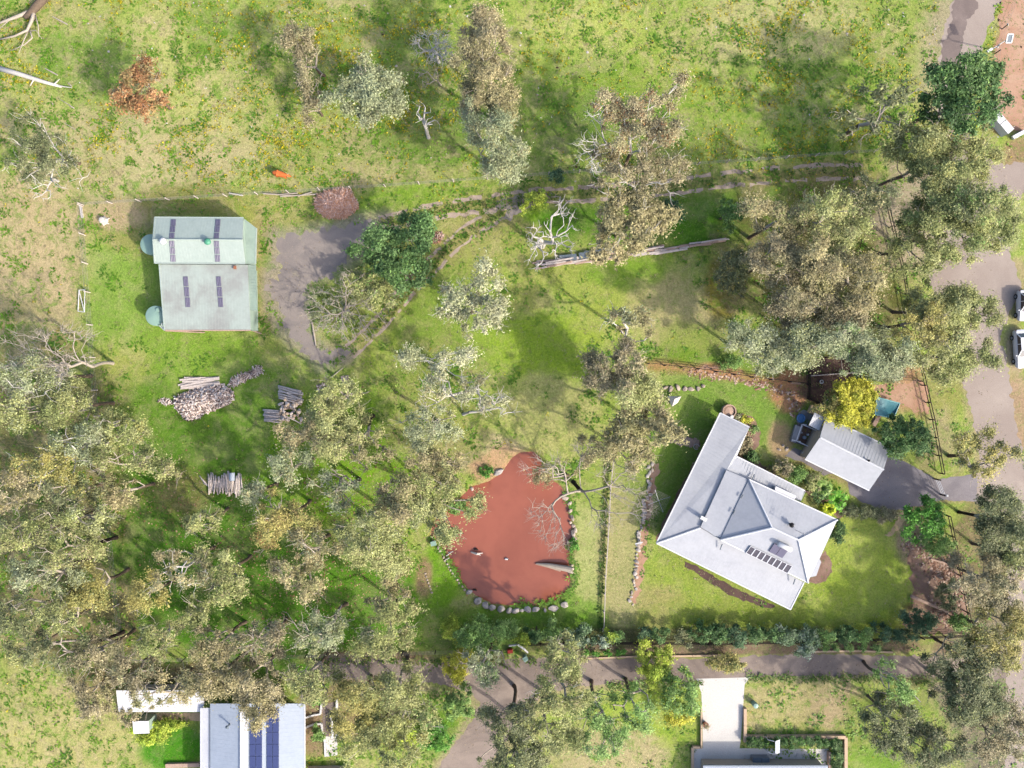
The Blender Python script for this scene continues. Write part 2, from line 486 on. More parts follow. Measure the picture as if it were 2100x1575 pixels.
# (px, py, rx, ry, colour, strength, wildness) - later blobs lie over earlier ones
BL = [
 # paddock above the boundary
 (1050,180,1200,330,OL,1,.9),(250,250,330,260,(188,186,118),.9,1),(300,330,300,120,(200,190,140),.8,1),
 (100,60,160,90,(178,178,110),.8,.9),(760,330,190,90,(192,182,130),.7,1),(420,150,160,140,(190,190,120),.7,1),(640,60,260,110,(158,166,92),.7,1),
 (830,140,130,110,(128,146,74),.8,1),(870,270,150,90,(124,142,76),.8,.9),(1180,120,200,130,(186,190,108),.8,.9),
 (1250,190,260,90,(130,156,62),.85,.75),(1330,230,170,60,(112,146,52),.7,.7),(1560,250,150,60,(116,150,54),.7,.7),(1720,180,120,90,(140,166,70),.7,.8),(640,330,110,50,(150,160,80),.6,.8),(440,60,90,60,(120,150,60),.6,.9),(1480,160,210,140,(160,172,84),.7,.9),(1600,60,220,90,(196,192,130),.8,.9),
 (1620,230,200,120,(152,170,82),.8,.9),(1850,90,110,110,(150,160,88),.7,.8),(1120,260,130,80,(118,138,70),.7,.7),(560,220,100,110,(166,168,98),.5,1),
 (180,130,120,90,(120,150,64),.7,.9),(1400,290,200,40,(132,150,72),.7,.7),
 # dry strip left of the boundary
 (60,520,140,190,(206,186,142),1,.75),(60,700,120,90,(186,174,122),.7,.9),(150,450,60,60,(200,184,140),.6,.7),
 # shed surroundings
 (260,560,100,170,(142,168,78),1,.4),(270,470,110,60,(168,164,98),.8,.7),(400,410,150,40,(152,150,86),.8,.7),(240,440,60,40,(206,180,146),.7,.5),
 (400,740,230,80,(136,164,66),1,.45),(240,760,80,60,(176,176,98),.7,.7),(560,430,120,50,(168,168,92),.8,.7),(580,700,60,60,(170,168,98),.6,.7),
 (540,560,40,130,(170,160,104),.8,.7),
 # lower-left wood
 (420,930,280,180,(106,140,50),1,.5),(330,1130,260,220,(84,128,36),1,.4),(560,1250,300,160,(84,128,36),1,.4),(700,940,180,150,(132,170,46),.9,.5),
 (380,1010,70,70,(150,128,90),.55,.5),(90,950,190,260,(140,134,84),1,.9),(120,1250,190,150,(138,130,86),1,.9),(120,1500,210,150,(196,190,124),1,.9),
 (60,1420,110,60,(180,178,112),.7,.9),(330,1400,200,50,(150,128,94),.8,.6),(760,1230,140,120,(96,142,40),.9,.4),
 # middle
 (980,520,190,120,(168,170,98),.9,.7),(900,660,150,130,(142,162,74),.9,.5),(1100,640,150,110,(150,172,70),.9,.5),(1090,600,60,60,(186,180,112),.6,.7),
 (1130,720,120,90,(152,176,60),.9,.35),(1120,850,110,90,(196,194,124),.9,.4),(1000,930,90,50,(212,196,150),.95,.5),(900,880,110,100,(164,166,98),.8,.8),
 (860,760,120,80,(150,158,84),.8,.7),(760,720,80,60,(150,166,72),.8,.6),(880,420,180,50,(134,164,58),.9,.6),(980,440,110,60,(176,172,104),.6,.7),
 (1100,420,50,40,(140,178,50),.9,.2),(1180,440,80,60,(92,138,38),1,.3),(1300,450,150,60,(96,136,42),.9,.4),(1500,400,260,50,(100,132,50),.9,.5),(1450,460,120,50,(92,138,40),.9,.4),
 (1250,590,160,70,(170,178,92),.9,.5),(1300,560,110,40,(124,160,52),.7,.4),(1390,640,110,90,(198,188,132),.95,.35),(1420,700,80,50,(150,160,84),.8,.4),
 (1380,740,90,30,(120,150,48),.8,.5),(1480,590,45,80,(150,140,60),.8,.8),(1700,520,230,200,(112,112,64),1,.6),(1230,660,80,50,(170,180,84),.6,.5),
 # house gardens
 (1500,830,150,110,(128,156,70),1,.3),(1400,780,50,20,(128,150,78),.6,.2),(1385,990,60,150,(128,154,66),1,.2),(1440,1200,150,90,(154,166,78),1,.35),(1560,1265,120,26,(140,166,58),.6,.3),(1330,1250,90,60,(178,170,110),.8,.2),
 (1600,1270,340,50,(142,154,68),1,.3),(1760,1180,140,130,(162,176,76),1,.3),(1740,1100,90,60,(172,180,94),.7,.3),
 # strips by the pond
 (1205,1150,45,160,(182,184,122),1,.2),(1270,1120,50,200,(184,178,124),1,.2),(1215,990,40,60,(150,164,84),.8,.4),(1180,1260,60,40,(120,158,56),.9,.3),
 (1050,1275,200,35,(118,154,56),1,.3),(900,1180,50,90,(120,160,44),1,.25),(1150,1235,40,25,(110,154,44),.9,.4),(1300,960,50,60,(140,158,76),.7,.3),
 (1000,962,46,30,(218,176,136),.8,.2),(1035,935,36,24,(214,176,136),.8,.2),(870,1180,20,50,(172,140,112),.8,.3),
 # dirt beds by the house
 (1620,800,45,50,RED,1,.15),(1700,790,60,60,(140,108,92),1,.1),(1880,800,60,60,(206,162,128),1,.15),(1600,900,30,40,(200,166,134),.8,.2),
 (1920,1190,50,90,(190,156,136),1,.2),(1860,1110,30,50,(182,158,136),.8,.3),(1900,1270,60,40,(120,96,80),.9,.3),(1470,760,60,14,RED,.8,.2),(1900,1000,30,120,(176,152,122),.5,.5),
 # right-hand verge and reserve
 (2075,110,40,140,(212,164,126),1,.15),(2060,230,60,50,(190,132,104),.9,.15),(1940,450,160,160,(190,174,152),1,.4),(1930,800,50,90,(160,160,92),1,.45),(1930,900,40,60,(186,176,130),.8,.5),
 (2030,1180,90,220,(140,126,94),1,.6),(2085,850,30,120,(190,160,132),.9,.4),(2085,330,40,60,(170,140,112),.8,.4),(2085,720,30,60,(196,174,150),.8,.3),
 (2085,600,30,80,(182,166,126),.8,.4),(2010,1400,120,140,(152,142,124),1,.5),(2050,1540,90,90,(128,122,104),1,.5),
 # bottom
 (1640,1440,140,70,(188,180,120),1,.9),(1720,1460,80,60,(190,166,136),.7,.8),(1330,1480,130,90,(160,176,76),1,.5),(1250,1550,140,60,(196,184,136),1,.6),(1830,1500,120,90,(136,150,74),1,.6),
 (1480,1480,40,80,(150,160,80),.8,.4),(1800,1560,60,40,(130,160,66),.9,.4),(900,1500,60,60,(110,150,50),.9,.4),(720,1450,120,80,(150,132,96),.9,.5),(640,1480,40,80,(164,138,116),.9,.3),
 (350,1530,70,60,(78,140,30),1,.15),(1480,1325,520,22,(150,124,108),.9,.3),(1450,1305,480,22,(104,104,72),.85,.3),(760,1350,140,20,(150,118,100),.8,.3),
 (1000,1310,140,40,(96,130,60),.8,.4),
]
def stroke(pts, w, col, k, wild): BL.append(('s', pts, w, col, k, wild))
TR_A = [(1780,352),(1700,352),(1600,358),(1500,366),(1420,378),(1340,388),(1240,396),(1150,400),(1085,405)]
TR_B = [(1085,405),(1040,412),(980,420),(900,432),(840,446),(780,462)]
TR_C = [(1075,410),(1020,440),(960,475),(920,510),(880,550),(840,590),(800,640),(760,680),(715,725)]
for tr in (TR_A, TR_B, TR_C):
    stroke(tr, 26, (176, 166, 108), .7, .5)
stroke([(566,486),(610,478),(680,470),(724,456),(790,452),(745,505),(692,545),(640,575),(622,600),(628,650),(640,700),(670,725),(712,728),(660,745),(606,700),(580,668),(555,605),(556,576),(572,520),(566,486)], 22, GRAV, .75, .5)
stroke([(640,1352),(900,1358),(1190,1350)], 10, (178,158,140), .6, .4)
stroke([(640,1388),(820,1396),(980,1440),(930,1530),(880,1600)], 14, (184,164,144), .7, .5)
stroke([(985,1610),(1050,1500),(1120,1420),(1250,1404),(1440,1398)], 14, (184,164,140), .7, .5)
stroke([(1540,1388),(1760,1388),(1990,1392)], 12, (190,172,148), .7, .5)
stroke([(1608,934),(1650,950),(1738,990),(1770,1030),(1848,1046),(1930,1026),(2004,1028)], 7, (180,150,126), .6, .3)
stroke([(1925,600),(1960,660),(1985,740),(1990,840),(2004,900),(2012,960)], 14, (190,168,140), .7, .5)
stroke([(1950,-10),(1935,60),(1925,130),(1930,220)], 46, (196,176,156), .7, .2)
stroke([(1330,748),(1430,757),(1520,772),(1600,785)], 12, RED, .8, .1)

def dist_poly(X, Y, pts, closed):
    P = np.array(pts, float)
    n = len(P)
    d = np.full(X.shape, 1e9)
    for i in range(n if closed else n-1):
        a = P[i]; b = P[(i+1) % n]
        ab = b-a; L = (ab**2).sum()
        t = np.clip(((X-a[0])*ab[0] + (Y-a[1])*ab[1])/L, 0, 1)
        d = np.minimum(d, np.hypot(X-a[0]-t*ab[0], Y-a[1]-t*ab[1]))
    return d
def inside(X, Y, pts):
    P = np.array(pts, float); n = len(P)
    r = np.zeros(X.shape, bool)
    for i in range(n):
        x0, y0 = P[i]; x1, y1 = P[(i+1) % n]
        c = ((y0 > Y) != (y1 > Y))
        with np.errstate(divide='ignore', invalid='ignore'):
            r ^= c & (X < (x1-x0)*(Y-y0)/((y1-y0) if y1 != y0 else 1e-9) + x0)
    return r
_ns = [(rng.uniform(-1, 1, 2)*f, rng.uniform(0, 6.28)) for f in (.006, .011, .017, .025, .04, .06) for _ in range(3)]
def wob(X, Y):
    """a smooth irregular field in about -1..1, in photo pixels"""
    r = 0
    for i, (k, p) in enumerate(_ns):
        r = r + np.sin(k[0]*6*X + k[1]*6*Y + p + 1.3*np.sin(k[1]*5*X - k[0]*5*Y))/(1+i*.12)
    return r/5.0
def soil_at(X, Y):
    """true ground colour (albedo) and wildness at photo pixels X, Y"""
    G = np.array([1.08, 1.16, .98])
    col = np.tile(np.array(A(OL)), X.shape + (1,)); wild = np.full(X.shape, .8)
    w1 = wob(X, Y); w2 = wob(Y*1.3+400, X*1.3-90)
    for b in BL:
        if b[0] == 's':
            _, pts, w, c, k, wd_ = b
            d = dist_poly(X, Y, pts, False)
            m = k*np.clip(1.3 - d/w + .35*w1, 0, 1)
        else:
            x, y, rx, ry, c, k, wd_ = b
            q = np.hypot((X-x)/rx, (Y-y)/ry)
            m = k*np.clip((1.12 + .22*w1 + .15*w2 - q)/.42, 0, 1)
            m = m*m*(3-2*m)
        col = col*(1-m[..., None]) + np.array(A(c))*m[..., None]
        wild = wild*(1-m) + wd_*m
    wild = np.maximum(wild, .28*(col[..., 1] > col[..., 0]))
    green = np.clip((col[..., 1]-col[..., 0])/col[..., 1]*5 + .45, 0, 1)[..., None]
    return col*(1 + (G-1)*green), wild

fx = np.arange(-82, 82.01, .5); fy = np.arange(-63, 63.01, .5)
gx = np.concatenate([[-2500, -900, -350, -180, -110], fx, [110, 180, 350, 900, 2500]])
gy = np.concatenate([[-2500, -900, -350, -170, -90], fy, [90, 170, 350, 900, 2500]])
GX, GY = np.meshgrid(gx, gy)
PX = np.clip(GX*PPM + 1050, -260, 2360); PY = np.clip(787.5 - GY*PPM, -220, 1800)
col, wild = soil_at(PX, PY)
ins = inside(PX, PY, POND)
dp = dist_poly(PX, PY, POND, True)/PPM
sd = np.where(ins, dp, -dp)
GZ = -np.clip((sd + .35)*.75, 0, 1.2)
bank = np.clip((sd + .7)/.7, 0, 1)[..., None]
col = col*(1-.75*bank) + np.array(A((164, 120, 92)))*.75*bank
ny, nx = GX.shape
idx = np.arange(nx*ny).reshape(ny, nx)
F = np.stack([idx[:-1, :-1], idx[:-1, 1:], idx[1:, 1:], idx[1:, :-1]], -1).reshape(-1, 4)
me = quads_mesh('ground', np.stack([GX, GY, GZ], -1).reshape(-1, 3), F, smooth=True)
def put_soil(me, col, wild):
    a = me.attributes.new('soil', 'FLOAT_COLOR', 'POINT')
    c4 = np.ones((len(wild), 4), np.float32); c4[:, :3] = col
    a.data.foreach_set('color', c4.ravel())
    a = me.attributes.new('wild', 'FLOAT', 'POINT')
    a.data.foreach_set('value', wild.astype(np.float32))
put_soil(me, col.reshape(-1, 3), wild.reshape(-1))
g = link_mesh('ground', me, M['ground']); tag(g, kind='structure')

def ragged(pts, step=8, amp=3.0, closed=True, smooth=True):
    """photo-pixel outline resampled with an uneven edge"""
    P = [np.array(p, float) for p in pts]; out = []
    n = len(P)
    for i in range(n if closed else n-1):
        a, b = P[i], P[(i+1) % n]
        L = np.hypot(*(b-a)); m = max(1, int(L/step))
        nr = np.array([-(b-a)[1], (b-a)[0]])/max(L, 1e-6)
        for k in range(m):
            j = rng.normal(0, amp*.45) + amp*.6*math.sin(i*1.7 + k*.9)
            out.append(a + (b-a)*k/m + nr*(j if (k or amp < 2) else j*.5))
    if not closed: out.append(P[-1])
    return out
def sheet(name, pts, m, z, amp=2.5, step=7, kerb=None):
    mb = MB()
    P = ragged(pts, min(step, 5), amp*1.25) if amp > 0 else pts
    mb.sheet([W(p[0], p[1], z) for p in P])
    o = mb.build(name, m); tag(o, kind='structure')
    return o

# pond
mb = MB()
mb.sheet([W(*p, -.16) for p in [(q[0] + (q[0]-1040)*.03, q[1] + (q[1]-1090)*.03) for q in POND]])
tag(mb.build('pond_water', M['water']), kind='structure')

# roads, drives, yards
sheet('road', [(1970,-220),(2090,-220),(2070,-30),(2048,10),(2030,50),(2010,110),(2000,150),(1985,210),(2000,290),(2040,340),(2110,330),(2150,330),(2150,400),(2098,395),(2072,430),
               (2072,520),(2096,590),(2080,620),(2050,690),(2066,740),(2078,830),(2090,900),(2120,980),(2130,1100),(2110,1240),(2120,1700),(2060,1700),(2068,1250),(2060,1130),(2050,1040),
               (1998,1028),(1998,975),(2012,960),(2004,900),(1990,840),(1975,790),(1985,740),(1960,660),(1915,600),(1900,560),(1915,470),(1935,400),(1940,330),(1918,240),(1920,150),(1935,70),(1960,-30)], M['road'], .004, 3)
sheet('wet_road_patch', [(1974,-220),(2010,-220),(1998,-30),(2006,10),(1998,28),(1984,40),(1975,80),(1966,130),(1950,150),(1926,150),(1934,90),(1950,50)], M['brownroad'], .008, 3)
sheet('driveway', [(1608,934),(1630,918),(1660,930),(1700,952),(1830,936),(1866,952),(1900,972),(1924,982),(2004,972),(2004,1028),(1930,1026),(1880,1038),(1848,1046),(1800,1042),
                   (1770,1030),(1742,1012),(1738,990),(1716,968),(1690,975),(1650,950)], M['asphalt'], .008, 1.2, 10)
sheet('lane', [(2062,1330),(1990,1352),(1900,1346),(1780,1343),(1660,1341),(1540,1345),(1420,1352),(1300,1350),(1200,1352),(1120,1348),(1060,1350),(990,1362),(900,1360),(800,1352),(700,1350),(640,1356),
               (640,1386),(720,1392),(820,1396),(900,1402),(960,1420),(985,1440),(968,1480),(930,1530),(880,1600),(800,1780),(915,1790),(985,1610),(1010,1560),(1050,1500),(1090,1450),(1120,1420),(1180,1408),(1250,1404),(1330,1402),(1440,1398),
               (1540,1388),(1640,1386),(1760,1388),(1880,1388),(1990,1392),(2062,1392)], M['lane'], .004, 2)
sheet('concrete_driveway', [(1428,1392),(1538,1389),(1527,1404),(1524,1450),(1519,1520),(1514,1550),(1441,1550),(1441,1470),(1438,1420)], M['concrete'], .016, 0)
sheet('gravel_yard', [(566,486),(610,478),(680,470),(724,456),(790,452),(810,470),(780,490),(745,505),(720,520),(692,545),(680,570),(640,575),(622,600),(628,650),(640,700),(670,725),(720,700),(712,728),
                      (660,745),(636,738),(606,700),(580,668),(572,630),(555,605),(540,596),(556,576),(574,560),(572,520)], M['gravel'], .004, 6, 8)
def ribbon(name, line, off, w, m, z, gap=0.0):
    """one wheel rut beside the centre line, broken up where grass has grown over"""
    P = np.array(line, float); pts = []
    for i in range(len(P)-1):
        n = max(2, int(np.hypot(*(P[i+1]-P[i]))/9))
        for k in range(n): pts.append(P[i] + (P[i+1]-P[i])*k/n)
    pts.append(P[-1]); pts = np.array(pts)
    d = np.gradient(pts, axis=0); d /= np.linalg.norm(d, axis=1, keepdims=True)
    nr = np.stack([-d[:, 1], d[:, 0]], 1)
    c = pts + nr*off + nr*rng.normal(0, 1.2, (len(pts), 1))
    ww = w*(.65 + .5*np.abs(np.sin(np.arange(len(pts))*.31 + off)) + rng.normal(0, .18, len(pts)))
    ww = np.maximum(ww, .8)
    L = c + nr*ww[:, None]/2; R = c - nr*ww[:, None]/2
    mb = MB(); k = len(pts)
    vs = [W(*p, z) for p in L] + [W(*p, z) for p in R]
    keep = np.sin(np.arange(k)*.8 + off*3) + rng.normal(0, .5, k) > -1.5 + gap
    mb.add(vs, [(i, i+1, k+i+1, k+i) for i in range(k-1) if keep[i]])
    for f in mb.f:
        a, b, c_ = (Vector(mb.v[f[j]]) for j in (0, 1, 2))
        if (b-a).cross(c_-a).z < 0: f.reverse()
    tag(mb.build(name, m), kind='structure')
for tr, w in ((TR_A, 8), (TR_B, 9), (TR_C, 6)):
    ribbon('dirt_track', tr, -14, w, M['track'], .004, .6)
    ribbon('dirt_track', tr, 14, w, M['track'], .008, .6)
sheet('dirt_track', [(1010,415),(1060,398),(1120,398),(1150,402),(1110,412),(1080,425),(1050,445),(1020,452),(1040,432)], M['gravel'], .012, 4)
# beds
sheet('garden_bed', [(1655,733),(1766,736),(1768,790),(1700,800),(1700,815),(1672,826),(1655,818)], M['darksoil'], .006, 1.5)
sheet('garden_bed', [(1498,860),(1512,848),(1545,855),(1560,885),(1556,915),(1540,935),(1570,958),(1640,1000),(1720,1020),(1745,1045),(1722,1064),(1650,1008),(1570,966),(1510,940),(1514,930),(1536,880)], M['mulch'], .006, 2)
sheet('garden_bed', [(1680,1140),(1692,1128),(1704,1150),(1706,1172),(1694,1192),(1672,1198),(1656,1190)], M['mulch'], .006, 1.5)
sheet('garden_bed', [(1476,846),(1466,868),(1430,935),(1395,1000),(1362,1066),(1345,1105),(1352,1112),(1385,1060),(1440,960),(1484,860)], M['mulch'], .006, 1.5)
sheet('garden_bed', [(1404,1150),(1440,1168),(1520,1212),(1590,1242),(1580,1250),(1500,1222),(1440,1184),(1405,1162)], M['darksoil'], .006, 1.5)
sheet('garden_bed', [(1858,1110),(1880,1096),(1910,1120),(1960,1150),(1985,1250),(1990,1296),(1900,1300),(1850,1282),(1868,1250),(1872,1200),(1864,1150)], M['mulch'], .006, 4)
sheet('garden_path', [(1376,892),(1400,893),(1434,904),(1436,916),(1410,914),(1378,906)], M['mulch'], .010, 2)
sheet('garden_path', [(1850,1046),(1842,1060),(1828,1082),(1812,1098),(1822,1100),(1842,1088),(1862,1062)], M['paving'], .010, 3)
sheet('garden_path', [(1340,950),(1352,950),(1338,1040),(1326,1110),(1318,1190),(1304,1240),(1296,1230),(1304,1150),(1318,1060)], M['track_red'], .006, 3)
sheet('bare_dirt', [(1418,756),(1470,748),(1540,768),(1600,782),(1650,786),(1650,830),(1640,850),(1622,870),(1606,908),(1580,930),(1592,900),(1612,860),(1618,815),(1600,795),(1520,780)], M['track_red'], .004, 3)
sheet('bare_dirt', [(1858,786),(1890,778),(1902,800),(1906,848),(1870,842),(1846,826),(1836,850),(1800,858),(1800,812),(1770,790)], M['track_red'], .004, 3)
sheet('bare_dirt', [(2058,-20),(2120,-20),(2120,290),(2052,250),(2030,250),(2040,210),(2052,170),(2040,120),(2046,60)], M['track_red'], .004, 5)
sheet('pen_floor', [(1640,852),(1662,842),(1692,856),(1660,918),(1624,906)], M['asphalt'], .010, .6)
sheet('paved_court', [(310,1462),(412,1462),(412,1478),(310,1478)], M['paving'], .010, .6)
sheet('paved_court', [(660,1442),(686,1440),(690,1508),(692,1548),(668,1552),(662,1500)], M['brownroad'], .010, 1)
sheet('paved_court', [(668,1510),(690,1510),(692,1548),(670,1552)], M['concrete'], .014, .8)
sheet('paved_court', [(1422,1534),(1700,1536),(1700,1600),(1422,1600)], M['concrete'], .012, 0)
# ------------------------------------------------------------------ vegetation
PAL = {
 'tan': [(180,160,116), (162,146,104), (146,134,92), (192,170,126), (158,150,98)],
 'olv': [(166,164,96), (148,150,86), (176,170,108), (130,136,74), (182,178,120)],
 'gry': [(168,168,128), (150,152,114), (182,180,144), (138,144,106), (162,160,116)],
 'brn': [(172,152,118), (156,138,106), (184,164,128), (138,126,94), (162,150,108)],
 'pal': [(190,182,144), (176,168,128), (200,192,158), (160,158,116)],
 'org': [(178,116,72), (162,104,64), (164,138,88), (184,132,90), (146,134,84)],
 'dkg': [(72,104,50), (96,128,68), (58,86,44), (116,144,84), (86,114,56)],
 'brg': [(92,150,42), (122,176,62), (74,124,38), (104,160,50)],
 'yel': [(216,204,26), (196,188,34), (166,164,46), (228,214,50), (186,172,26)],
 'yol': [(178,160,84), (164,152,78), (188,168,94), (150,144,78), (170,158,92)],
 'dgg': [(132,132,92), (114,118,80), (146,142,100), (98,104,68)],
 'grn': [(116,148,66), (136,168,84), (100,132,56), (150,174,98)],
 'blg': [(72,102,66), (92,122,82), (60,84,54), (110,136,98)],
 'flw': [(84,110,70), (104,128,86), (176,184,164), (70,94,58), (118,136,98)],
 'chart': [(186,196,40), (164,182,44), (202,206,66), (138,162,40)],
}
K_LEAF = 1.88

def crown_clumps(cx, cy, rx, ry, zc, depth, rc, rnd):
    """world centres and radii of the leaf clumps of a crown seen at photo pixel (cx, cy)"""
    s = (H - zc)/H/PPM
    c = W(cx, cy, zc)
    a, b = rx*s, ry*s
    n = max(5, int(a*b*3.1416/(rc*rc*1.55)))
    ph = rnd.uniform(0, 6.28, 4); am = rnd.uniform(.06, .2, 4)
    pts = []; tries = 0
    while len(pts) < n and tries < n*30:
        tries += 1
        t = rnd.uniform(0, 6.2832); r = math.sqrt(rnd.uniform(0, 1))
        R = 1 + sum(am[k]*math.sin((k+2)*t + ph[k]) for k in range(4))
        x, y = r*math.cos(t)*R*a*.88, r*math.sin(t)*R*b*.88
        z = depth*(math.sqrt(max(0, 1-r*r))*.9 - .45 + rnd.normal(0, .22))
        p = np.array((x, y, z))
        if all(np.hypot(*(p[:2]-q[:2])) > rc*.8 or abs(p[2]-q[2]) > rc*1.3 for q in pts):
            pts.append(p)
    P = np.array(pts) + np.array(c)
    R = rc*rnd.uniform(.5, 1.45, len(P))
    return P, R

def leaves(P, R, per_m2, size, pal, rnd, flat=.62, droop=0.0, spread=.5):
    """leaf quads round every clump"""
    pal = np.array([A(c, K_LEAF) for c in PAL[pal]])
    pal = (pal*.88 + pal.mean(1, keepdims=True)*.12)*np.array([.885, .965, .89])
    cnt = np.maximum(12, (per_m2*R*R*3.14).astype(int))
    ci = np.repeat(np.arange(len(P)), cnt); n = len(ci)
    d = rnd.normal(0, 1, (n, 3)); d /= np.linalg.norm(d, axis=1, keepdims=True)
    d[:, 2] = np.where(d[:, 2] < -.35, -d[:, 2], d[:, 2])
    # a few lobes per clump give an uneven edge
    lob = rnd.uniform(.6, 1.3, (len(P), 7))
    li = (np.floor((np.arctan2(d[:, 1], d[:, 0]) + 3.1416)/6.2833*6.99)).astype(int)
    rad = R[ci]*np.minimum(.2 + np.abs(rnd.normal(0, .5, n)), 1.55)*lob[ci, li]
    pos = P[ci] + d*rad[:, None]*np.array([1, 1, flat])
    nrm = d*spread + rnd.normal(0, .55, (n, 3)) + np.array([0, 0, 1.0])
    nrm /= np.linalg.norm(nrm, axis=1, keepdims=True)
    ax = np.cross(nrm, rnd.normal(0, 1, (n, 3))); ax /= np.linalg.norm(ax, axis=1, keepdims=True)
    ay = np.cross(nrm, ax)
    ln = size*rnd.uniform(.6, 1.5, (n, 1)); wd_ = ln*rnd.uniform(.4, .7, (n, 1))
    v0 = pos - ax*ln*.5 - ay*wd_*.5; v1 = pos - ax*ln*.5 + ay*wd_*.5; v2 = pos + ax*ln*.5
    V = np.stack([v0, v1, v2], 1).reshape(-1, 3)
    F = np.arange(3*n).reshape(-1, 3)
    # each clump leans to one tone of its species, leaves vary around it
    tone = rnd.integers(0, len(pal), len(P)); mixk = rnd.uniform(0, 1, (n, 1))
    base = pal[tone][ci]*.6 + pal[rnd.integers(0, len(pal), n)]*.4
    tint = base*(.55 + .9*mixk)*rnd.uniform(.82, 1.18, (len(P), 1))[ci]
    return V, F, tint

def skeleton(base, fork, P, r0, rnd, wiggle=.12, twigs=None, bias=.55, maxseg=None):
    """trunk up to the fork, then branches that reach every point of P (pipe-model radii)"""
    base = np.array(base, float); fork = np.array(fork, float)
    N = [base]; par = [-1]
    m = 4
    sway = rnd.normal(0, 1, 3)*np.array([1, 1, .1])*np.linalg.norm(fork-base)*.035
    for i in range(1, m+1):
        t = i/m
        N.append(base + (fork-base)*t + sway*math.sin(3.14*t)); par.append(i-1)
    plen = [0]*len(N)
    order = np.argsort(np.linalg.norm(P - fork, axis=1))
    for j in order:
        p = P[j]
        Q = np.array(N[m-1:]); pl = np.array(plen[m-1:])
        dd = np.linalg.norm(Q - p, axis=1)
        cost = dd + bias*pl + np.where(Q[:, 2] > p[2]+.6, 1.0, 0)
        k = int(np.argmin(cost)) + m-1
        L = dd[k-m+1]
        ns = max(1, min(5, int(L/(maxseg or 1.1))))
        q = N[k]; last = k
        perp = rnd.normal(0, 1, 3); perp[2] = abs(perp[2])*.6
        for i in range(1, ns+1):
            t = i/ns
            pt = q + (p-q)*t + perp*L*wiggle*math.sin(3.14*t) + (rnd.normal(0, .06*L/ns, 3) if i < ns else 0)
            N.append(pt); par.append(last); plen.append(plen[last] + L/ns); last = len(N)-1
    cnt = np.zeros(len(N))
    kids = np.zeros(len(N), int)
    for i in range(1, len(N)): kids[par[i]] += 1
    for i in range(len(N)-1, 0, -1):
        if kids[i] == 0: cnt[i] = 1
        cnt[par[i]] += cnt[i]
    rad = r0*np.maximum(cnt/max(cnt[0], 1), 1e-4)**.54
    rad = np.maximum(rad, twigs or .018)
    trunk = []; limbs = []
    for i in range(1, len(N)):
        rp = min(rad[par[i]], rad[i]*1.5)
        if i == 1: rp = rad[1]*1.35
        (trunk if i <= m else limbs).append((N[par[i]], N[i], rp, rad[i]))
    return trunk, limbs, N, kids

